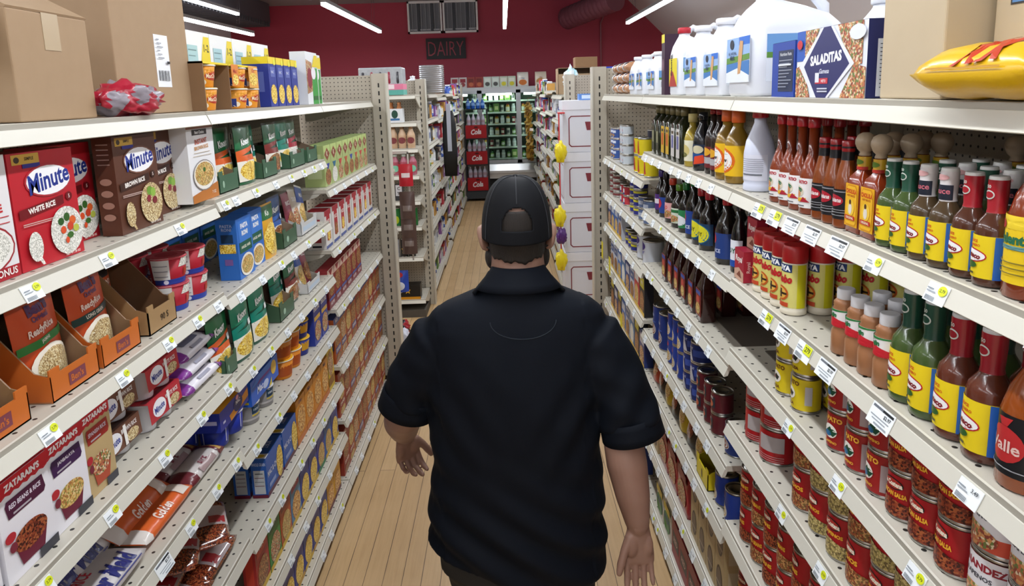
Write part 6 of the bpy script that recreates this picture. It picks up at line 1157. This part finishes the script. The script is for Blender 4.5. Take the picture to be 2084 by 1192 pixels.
onp(js, -.92, 6.98, 2.031, 'white plastic jug beside the foil pans', 'plastic jug', None, 0); onp(FP[1][0], -.80, 7.35, 2.031, 'amber jar beyond the jug on the far left run top', 'jar', 'goods on the far left run top'); onp(FP[3][0], -.80, 7.6, 2.031, 'blue bottle on the far left run top', 'bottle', 'goods on the far left run top'); onp(FP[6][0], -.80, 7.95, 2.031, 'red packet on the far left run top', 'packet', 'goods on the far left run top')
tubr = carton('snack_tub', .11, .20, .10, 'a01c26', [('p', [(0, 0), (1, 0), (.8, .3), (.5, .15), (.2, .35)], 'd8822a'), ('t', 'HOT', .5, .7, .15, 'e8c0a8', .6)]); onp(tubr, -1.09, 5.96, 1.791, 'tall red and orange snack tub on the end shelving', 'snack tub')
sixp = carton('bottle_carrier', .14, .12, .1, 'd8dce0', [('e', .5, .6, .2, .3, '24483c'), ('r', .2, .15, .8, .3, '3a6a9a')]); cbt = MB()
for i in (-1, 1):
    for j in (0, 1): cbt.lathe([(.022, .02), (.022, .12), (.012, .15), (.014, .155), (.014, .175)], G('a86a3a'), 12, T=Matrix.Translation((i*.035, .025+.05*j, 0)))
cbt.build('coffee_bottle', sixp); onp(sixp, -.955, 5.96, 1.791, 'white carrier of small coffee bottles on the end shelving', 'bottle carrier')
bo_ = bottle('drink_bottle', [(.034, 0), (.036, .004), (.036, .12), (.02, .16), (.018, .18)], G('c8a888'), [(.019, .17), (.019, .195)], '8a6a4a', (.03, .11, .036, 200, 'c0a080', [('e', .5, .5, .3, .35, '7a3a3c')]), n=14)
for i in range(5): onp(bo_, -1.14+i*.078, 6.0, 1.561, nth('creamy brown drink bottle on the third end shelf', i, 5).replace('farthest', 'rightmost').replace('nearest', 'from the left'), 'drink bottle', 'brown drink bottles')
pb_ = bottle('drink_bottle', [(.034, 0), (.036, .004), (.036, .12), (.02, .155), (.018, .17)], G('b06a7c'), [(.019, .165), (.019, .185)], 'c8d8d0', (.02, .12, .036, 200, 'a8505f', [('e', .5, .4, .3, .3, '7ac0a0')]), n=14)
for i in range(4): onp(pb_, -1.06+i*.078, 6.0, 1.321, nth('pink drink bottle on the fourth end shelf', i, 4).replace('farthest', 'rightmost').replace('nearest', 'from the left'), 'drink bottle', 'pink drink bottles')
onp(carton('card_box', .07, .15, .06, '3a3a3c', [('r', .1, .3, .9, .95, 'c8c8cc'), ('t', 'C', .5, .75, .2, '3a3a3c', .5), ('t', '%', .5, .45, .2, '3a3a3c', .5)]), -.96, 5.97, 1.091, 'narrow grey and white card box on the fifth end shelf', 'card box')
gc_ = can('drink_can', .036, .17, [('r', 0, 0, 1, 1, '1f6a30'), ('e', .5, .35, .14, .22, 'a8b82a')], '1f6a30', n=14)
for i in range(4): onp(gc_, -1.07+i*.076, 6.0, .856, nth('tall green drink can on the sixth end shelf', i, 4).replace('farthest', 'rightmost').replace('nearest', 'from the left'), 'drink can', 'green drink cans')
kc_ = can('drink_can', .032, .17, [('p', [(.5, .7), (.44, .5), (.35, .48), (.43, .36), (.4, .2), (.5, .3), (.6, .2), (.57, .36), (.65, .48), (.56, .5)], 'c8a032')], '1c1a18', n=14); sc_ = can('drink_can', .032, .17, [('r', .2, .2, .8, .8, '9a9ca4')], 'a8acb4', n=14)
for i in range(5): onp(kc_ if i > 2 else sc_, -1.16+i*.072, 5.99, .571, f'{"black and gold" if i > 2 else "silver"} energy drink can, {["leftmost", "second from the left", "middle", "fourth from the left", "rightmost"][i]} on the seventh end shelf', 'drink can', 'energy drink cans')
kb_ = carton('drink_carton', .23, .135, .12, '1c1a18', [('r', 0, 0, 1, .18, 'c88a1c'), ('p', [(.5, .9), (.46, .7), (.38, .68), (.44, .56), (.42, .4), (.5, .5), (.58, .4), (.56, .56), (.62, .68), (.54, .7)], 'c8a032'), ('e', .25, .7, .05, .08, '7a7a80')])
for x, z, l in ((-.93, .171, 'black and gold drink carton, right one of the bottom row'), (-1.17, .171, 'black and gold drink carton, left one of the bottom row'), (-1.17, .307, 'black and gold drink carton on top of the left one')): onp(kb_, x, 5.96, z, l, 'drink carton', 'black and gold cartons')
# ---- hanging bags and goods poking past the left end post
cl_ = MB(); cl_.box(-.006, .006, -.001, .001, -.80, 0, mat('c8c4bc', .5)); cl_.box(-.12, .006, -.001, .003, -.01, .01, mat('c8c4bc', .5)); put(cl_.build('clip_strip'), -.70, 4.84, 1.62, 0, 'thin clip strip hanging beside the left end post', 'clip strip')
brs = pouch('snack_bag', .11, .20, .05, '5c4640', [('r', .2, .3, .8, .5, '8a7a74')], seed=71); rds = pouch('snack_bag', .10, .16, .04, 'c02030', [('r', .2, .4, .8, .6, 'e8d8d8')], seed=72)
for i, z in enumerate((1.16, 1.02, .90)): put(brs, -.715, 4.80, z-.02, 0, f'brown snack bag hanging on the strip, {["top", "middle", "lowest"][i]} one', 'snack bag', 'brown hanging bags')
put(rds, -.715, 4.80, 1.38, 0, 'red snack bag hanging on the strip above the brown ones', 'snack bag'); put(rds, -.87, 4.78, 1.5015, 0, 'red snack bag standing on the end shelf above', 'snack bag')
put(pouch('detergent_bag', .13, .16, .06, '2f4fb8', [('e', .5, .8, .2, .12, 'c82a3a'), ('e', .5, .3, .3, .2, 'e0e4ee')], seed=73), -.80, 4.78, .601, 0, 'bright blue bag with red spot on the low end shelf', 'bag')
wbg2 = crumple('white_bag', (.075, .07, .10), S('d8dcea'), 8); put(wbg2, -.82, 4.74, .151, 0, 'white and blue plastic bag on the bottom end shelf', 'bag'); put(crumple('red_bag', (.09, .08, .06), [S('a01c2c'), S('1c1c20')], 5), -.95, 5.55, 0.0, 0, 'small red and black bag lying on the floor of the cross aisle', 'bag')
# ---- back goods on the far left run: hanging black apron display
mb = MB(); mb.loft([rrect(.075, .03, .02, 3, 0, 0, 0), rrect(.085, .035, .02, 3, 0, 0, .3), rrect(.08, .03, .02, 3, 0, 0, .62), rrect(.05, .02, .015, 3, 0, 0, .78)], mat('121214', .6)); o = mb.build('hanging_display'); s_ = MB(); s_.box(-.025, .025, -.04, -.035, .30, .86, mat('b8bcc8', .4)); s_.build('strip', o)
put(o, -.65, 8.05, 1.05, 0, 'black hanging display with a long pale strip on the far left run', 'hanging display')
# ---- white cartons with red outline, right
wc = MB(); wc.box(0, .52, 0, .36, 0, .42, mat('cfd2dc', .55)); o = wc.build('white_carton', bevel=.004)
l_ = MB(); l_.box(-.004, .524, -.004, .364, .35, .424, mat('d8dbe4', .5)); l_.build('lid', o)
l_ = MB(); rd_ = mat('7a2a36', .5)
def rloop(mb, surf, w, h, ins, t, r=.02):
    pts = [(ins+r, ins), (w-ins-r, ins), (w-ins, ins+r), (w-ins, h-ins-r), (w-ins-r, h-ins), (ins+r, h-ins), (ins, h-ins-r), (ins, ins+r)]
    for i in range(8):
        a_, b_ = Vector(pts[i]), Vector(pts[(i+1) % 8]); n_ = Vector((-(b_-a_).y, (b_-a_).x)).normalized()*t
        mb.poly([surf(*p, .0003) for p in (a_-n_*.1, b_-n_*.1, b_+n_, a_+n_)], rd_)
rloop(l_, lambda u, v, e: (u, -.0006-e, v), .52, .345, .045, .008); l_.poly([(.195, -.0012, .18), (.225, -.0012, .18), (.24, -.0012, .25), (.18, -.0012, .25)], rd_); rloop(l_, lambda u, v, e: (-.0006-e, .36-u, v), .36, .345, .03, .006); l_.build('printed_outline', o)
for i in range(4): put(o, .49, 5.55, .24+i*.4255, 0, f'white carton with thin red outline, {["bottom", "second from the floor", "third from the floor", "topmost"][i]} of the stack', 'white carton', 'stack of white cartons')
pl = MB(); pl.box(0, .52, 0, .36, .17, .239, mat('8a7350', .7)); 
for x in (0, .22, .44): pl.box(x, x+.08, 0, .36, 0, .17, mat('8a7350', .7))
put(pl.build('wooden_stand'), .49, 5.55, 0, 0, 'low wooden stand under the white cartons', 'stand')
bp_ = carton('packet', .22, .05, .12, '5a86c8', [('r', .1, .2, .9, .8, 'c8d8ec')]); put(bp_, .74, 5.6, .24+4*.4255+.001, 0, 'pale blue packet lying on the white cartons', 'packet')
put(crumple('pink_bag', (.03, .05, .12), S('d8627a'), 21), .93, 5.72, .24+4*.4255, 0, 'pink bag propped on the white cartons', 'bag')
yfl = [crumple('yellow_bag', (.045, .04, .09), S('e0cc14'), 31+i) for i in range(1)][0]
for i, (x, y, z) in enumerate(((.50, 5.42, 1.45), (.485, 5.42, .92), (.49, 5.42, .55))):
    put(yfl, x-.045, y, z, 0, ['yellow bag hanging beside the highest white carton', 'yellow bag hanging beside the third white carton', 'yellow bag hanging lowest beside the white cartons'][i], 'yellow bag', 'yellow hanging bags')
hs = MB(); hs.box(-.005, .005, -.001, .001, 0, 1.3, mat('c02a2c', .5)); hs.box(-.005, .05, .0, .10, 1.29, 1.3, mat('c02a2c', .5)); put(hs.build('clip_strip'), .448, 5.46, .55, 0, 'red hanging strip holding the yellow bags', 'clip strip')
put(crumple('purple_bag', (.04, .04, .07), S('4a1c6a'), 41), .45, 5.40, .78, 0, 'purple bag on the hanging strip beside the white cartons', 'bag')
# boxes on top of the far right run
cbx = MB(); cbx.box(-.2, .2, 0, .28, 0, .004, KRAFT)
for q in ((-.2, .2, 0, .004, 0, .2), (-.2, .2, .276, .28, 0, .26), (-.2, -.196, 0, .28, 0, .26), (.196, .2, 0, .28, 0, .26), (-.2, .2, 0, .28, .256, .26)): cbx.box(*q, KRAFT)
put(cbx.build('cardboard_box'), .753, 6.75, 1.985, 0, 'open brown cardboard box on the far right run top', 'cardboard box', 'cardboard boxes by the back'); cb3 = big_carton(.22, .10, .2, KRAFTD, tape=False); put(cb3, .84, 6.78, 2.247, 0, 'small brown cardboard box resting on the open one', 'cardboard box', 'cardboard boxes by the back')
put(crumple('teal_bag', (.07, .06, .14), [S('a8d0dc'), S('e0e8ec')], 14), .67, 6.62, 1.985, 0, 'pale teal plastic bag beside the open cardboard box', 'bag')
put(carton('packet', .4, .05, .2, '2a4ac0', []), 1.05, 6.02, 2.171, 0, 'flat blue packet on the bare pegboard end display', 'packet')
# ---- cooler
FR = mat('aeb2b8', .35, metal=.4); cx0, cx1, cy, ct = -2.1, 1.75, 13.1, 2.13
cm = MB(); dk = mat('2c3230', .6)
cm.box(cx0, cx1, 13.85, 13.93, .1, ct, mat('6a7a70', .5)); cm.box(cx0, cx1, cy, 13.93, ct-.06, ct, mat('b8babc', .35)); cm.box(cx0, cx0+.05, cy, 13.93, .1, ct, dk); cm.box(cx1-.05, cx1, cy, 13.93, .1, ct, dk); cm.box(cx0, cx1, cy+.06, 13.85, .50, .60, dk)
co_ = tag(cm.build('display_cooler'), 'long glass door display cooler with silver frames along the back wall', 'cooler')
m2 = MB(); m2.loft([[(cx0, y, z), (cx1, y, z)] for y, z in ((cy, .66), (cy-.03, .64), (cy-.10, .52), (cy-.10, .47), (cy-.02, .45), (cy-.02, .36))], mat('c8cacc', .25, metal=.6), False, False, False, close=False); m2.build('bumper_panel', co_)
m2 = MB(); m2.box(cx0, cx1, cy+.05, cy+.4, .0, .36, mat('1a1a1a', .7)); m2.build('kick_plate', co_)
LEDM = mat('eafff0', .5, emit=5.0); GLS = bpy.data.materials.new('door glass'); GLS.use_nodes = True; gb_ = GLS.node_tree.nodes['Principled BSDF']; gb_.inputs['Transmission Weight'].default_value = 1; gb_.inputs['Roughness'].default_value = .02; gb_.inputs['IOR'].default_value = 1.1; gb_.inputs['Base Color'].default_value = lin('dfeee6')
edges = [cx0, -1.42, -.45, .30, 1.02, cx1]
for i in range(5):
    a_, b_ = edges[i], edges[i+1]; d = MB()
    for q in ((a_, a_+.045, .66, ct-.06), (b_-.045, b_, .66, ct-.06), (a_, b_, .66, .72), (a_, b_, ct-.12, ct-.06)): d.box(q[0], q[1], cy-.01, cy+.03, q[2], q[3], FR)
    do = d.build('cooler_door', co_); g = MB(); g.box(a_+.045, b_-.045, cy+.008, cy+.012, .72, ct-.12, GLS); g.build('glass_pane', do)
    h_ = MB(); h_.tube([(b_-.06, cy-.012, 1.2), (b_-.06, cy-.04, 1.22), (b_-.06, cy-.04, 1.5), (b_-.06, cy-.012, 1.52)], .009, FR, 8); h_.build('door_handle', do)
    l2 = MB(); l2.box(a_-.008, a_+.012, cy+.05, cy+.07, .75, ct-.12, LEDM); l2.build('inner_lamp', co_)
    La = bpy.data.lights.new('cooler_lamp', 'AREA'); La.shape = 'RECTANGLE'; La.size = .5; La.size_y = .1; La.energy = 9; La.color = (.85, 1, .9); lo = bpy.data.objects.new('cooler_lamp', La); C.objects.link(lo); lo.location = ((a_+b_)/2, cy+.12, ct-.14); lo.rotation_euler = (radians(-25), 0, 0)
    for k in range(6):
        s_ = MB(); z = .74+k*.225; s_.box(a_+.03, b_-.03, cy+.12, 13.84, z-.012, z, mat('b8c4bc', .4)); s_.box(a_+.03, b_-.03, cy+.112, cy+.12, z-.02, z+.012, mat('dfe8e0', .4)); s_.build('cooler_shelf', co_)
        if i in (1, 2, 3) and not (i == 3 and k % 2):
            for j in range(6 if i == 2 else 4):
                x = a_+.10+j*(b_-a_-.2)/((6 if i == 2 else 4)-1); fp = [0, 1, 5, 2, 0, 2, 8, 1, 0, 5, 4][(k*5+j*3+i) % 11]; o_, ds_, ct_ = FP[fp]
                put(o_, x, cy+.19 if ct_ != 'packet' else cy+.14, z+.001, 0, f'{ds_} on the {["bottom", "second", "third", "fourth", "fifth", "top"][k]} cooler shelf, {["leftmost", "second", "third", "fourth", "fifth", "sixth"][j]} behind the {["", "left", "middle", "right"][i]} door', ct_, 'goods in the cooler', sc=(.75, .75, .95))
# boxes on the cooler
bk = [carton('food_box', .15, .20, .08, c, [('r', .15, .5, .85, .85, c2), ('e', .5, .3, .3, .2, c3)]) for c, c2, c3 in (('b8b0b0', '8a2a34', '8a3a3c'), ('8a3028', '6a2018', 'b05a3a'), ('b8c4bc', 'd0d8d0', '4a4a48'), ('b8c4b0', 'd8dcd0', 'c8c02a'))]
for i, k in enumerate((0, 0, 1, 1, 2, 2, 3, 3)): put(bk[k], -.92+i*.158, 13.2, ct+.001, 0, f'{["grey box with red panel", "rust red box", "pale green box with dark spot", "pale green box with yellow spot"][k]} on the cooler, {["left", "right"][i%2]} of its pair', 'food box', 'boxes on the cooler')
cbg = paper_bag('snack_bag', .22, .27, .08, 'd8d4cc', [('e', .5, .35, .35, .25, 'c8702a'), ('t', 'Chips', .5, .7, .14, '2a3a7a', .8)])
put(cbg, .40, 13.28, ct+.001, 0, 'white snack bag with blue lettering on the cooler', 'snack bag', 'snack bags on the cooler'); put(paper_bag('snack_bag', .22, .27, .08, 'd8ccb8', [('e', .5, .4, .4, .3, 'b88a4a'), ('t', 'Chips', .5, .75, .12, 'a82a34', .8)]), .75, 13.28, ct+.001, 0, 'cream snack bag with brown picture on the cooler', 'snack bag', 'snack bags on the cooler')
# hanging mesh of golden snack packs in front of the right cooler door
gs = MB(); rg = random.Random(4)
for i in range(70):
    z = i/69; x = .045*sin(i*2.4)+.02*z; T = Matrix.Translation((x, .03*cos(i*1.7), -1.05*z)) @ Matrix.Rotation(rg.random()*3, 4, 'Z') @ Matrix.Rotation(rg.random()*.8, 4, 'X'); gs.box(-.035, .035, -.008, .008, -.03, .03, S(rg.choice(('b8923a', 'a87c2a', 'c8a85a', '8a5f22'))), T)
gs.tube([(0, 0, .1), (0, 0, -1.0)], .004, mat('8a7a5a')); gs.tube([(0, 0, .1), (.20, -.03, .12)], .004, mat('8a7a5a')); o = gs.build('snack_garland'); o['kind'] = 'thing'; put(o, .47, 12.75, 1.80, 0, 'hanging garland of small golden snack packs before the right cooler door', 'snack garland')
# ---- soda display
rk = MB(); bkm = mat('15161a', .5)
for x in (-.73, -.31):
    for y in (12.60, 12.90): rk.box(x-.012, x+.012, y-.012, y+.012, 0, 1.72, bkm)
for z in (.20, .70, 1.19): rk.box(-.73, -.31, 12.58, 12.92, z-.02, z, bkm)
rk.box(-.74, -.30, 12.57, 12.93, .05, .18, mat('30353a', .5)); tag(rk.build('soda_rack'), 'black wire rack holding red soda cases by the cooler', 'soda rack')
case_ = carton('soda_case', .39, .24, .30, 'a8141c', [('t', 'Cola', .5, .5, .42, 'e8dcdc', .5, 4, .04, .3), ('e', .5, .86, .1, .08, '5a0c10')]); cl2 = G('b8b4c4')
botp = MB(); [botp.lathe([(.036, 0), (.040, .01), (.040, .12), (.02, .17), (.012, .19)], cl2, 12, T=Matrix.Translation((0, 0, 0))) for _ in (0,)]; bo2 = botp.build('soda_bottle'); cc = MB(); cc.lathe([(.014, .185), (.014, .21)], G('e8e8ee'), 10); cc.build('cap', bo2); bl_ = MB(); bl_.lathe([(.0405, .05), (.0405, .1)], P('a89098'), 12, cap0=False, cap1=False); bl_.build('paper_label', bo2)
for i, z in enumerate((.201, .701, 1.191)):
    put(case_, -.52, 12.6, z, 0, f'red soda case reading Cola on the {["bottom", "middle", "top"][i]} rack shelf'.replace('reading Cola ', 'with white script '), 'soda case', 'red soda cases')
    for j in range(4): put(bo2, -.655+j*.09, 12.68, z+.241, 0, f'clear soda bottle on the {["bottom", "middle", "top"][i]} red case, {["leftmost", "second from left", "third from left", "rightmost"][j]}', 'soda bottle', 'clear soda bottles')
bw = bottle('water_bottle', [(.036, 0), (.04, .01), (.04, .11), (.02, .15), (.013, .17)], G('2458b0'), [(.015, .165), (.015, .19)], 'a8c4e0', (.06, .11, .0402, 220, '7aa4dc', []), n=12)
bdk = MB(); bdk.box(-.71, -.33, 12.60, 12.90, 1.7205, 1.735, bkm); tag(bdk.build('rack_shelf_board'), 'thin black board on top of the soda rack', 'board')
for j in range(4): put(bw, -.655+j*.09, 12.68, 1.736, 0, f'blue water bottle on top of the soda rack, {["leftmost", "second from left", "third from left", "rightmost"][j]}', 'water bottle', 'blue water bottles')
#put(crumple('red_basket', (.13, .10, .05), [S('a02c3a'), S('9a8486')], 61), -1.0, 4.6, 1.5015, 0, 'red wrapped bundle on the left end display', 'bundle')
mb = MB(); mb.loft([rrect(.10, .07, .03, 3, 0, 0, 0), rrect(.12, .085, .03, 3, 0, 0, .09)], S('b02c3c')); o = mb.build('red_basket')
l_ = MB(); l_.loft([rrect(.125, .09, .03, 3, 0, 0, .09), rrect(.13, .095, .03, 3, 0, 0, .115)], mat('a8787c', .2)); l_.build('rim', o)
put(o, -.94, 4.60, 2.03, 0, 'red tapered basket with clear rim on top of the left end display', 'basket')
hb = MB(); hb.box(-.86, -.06, .05, .36, -.018, 0, DECK); tag(hb.build('shelf_board'), 'cream top board behind the left end pegboard', 'board'); bpy.data.objects['shelf_board'].location = (-.80, 4.46, 2.028)
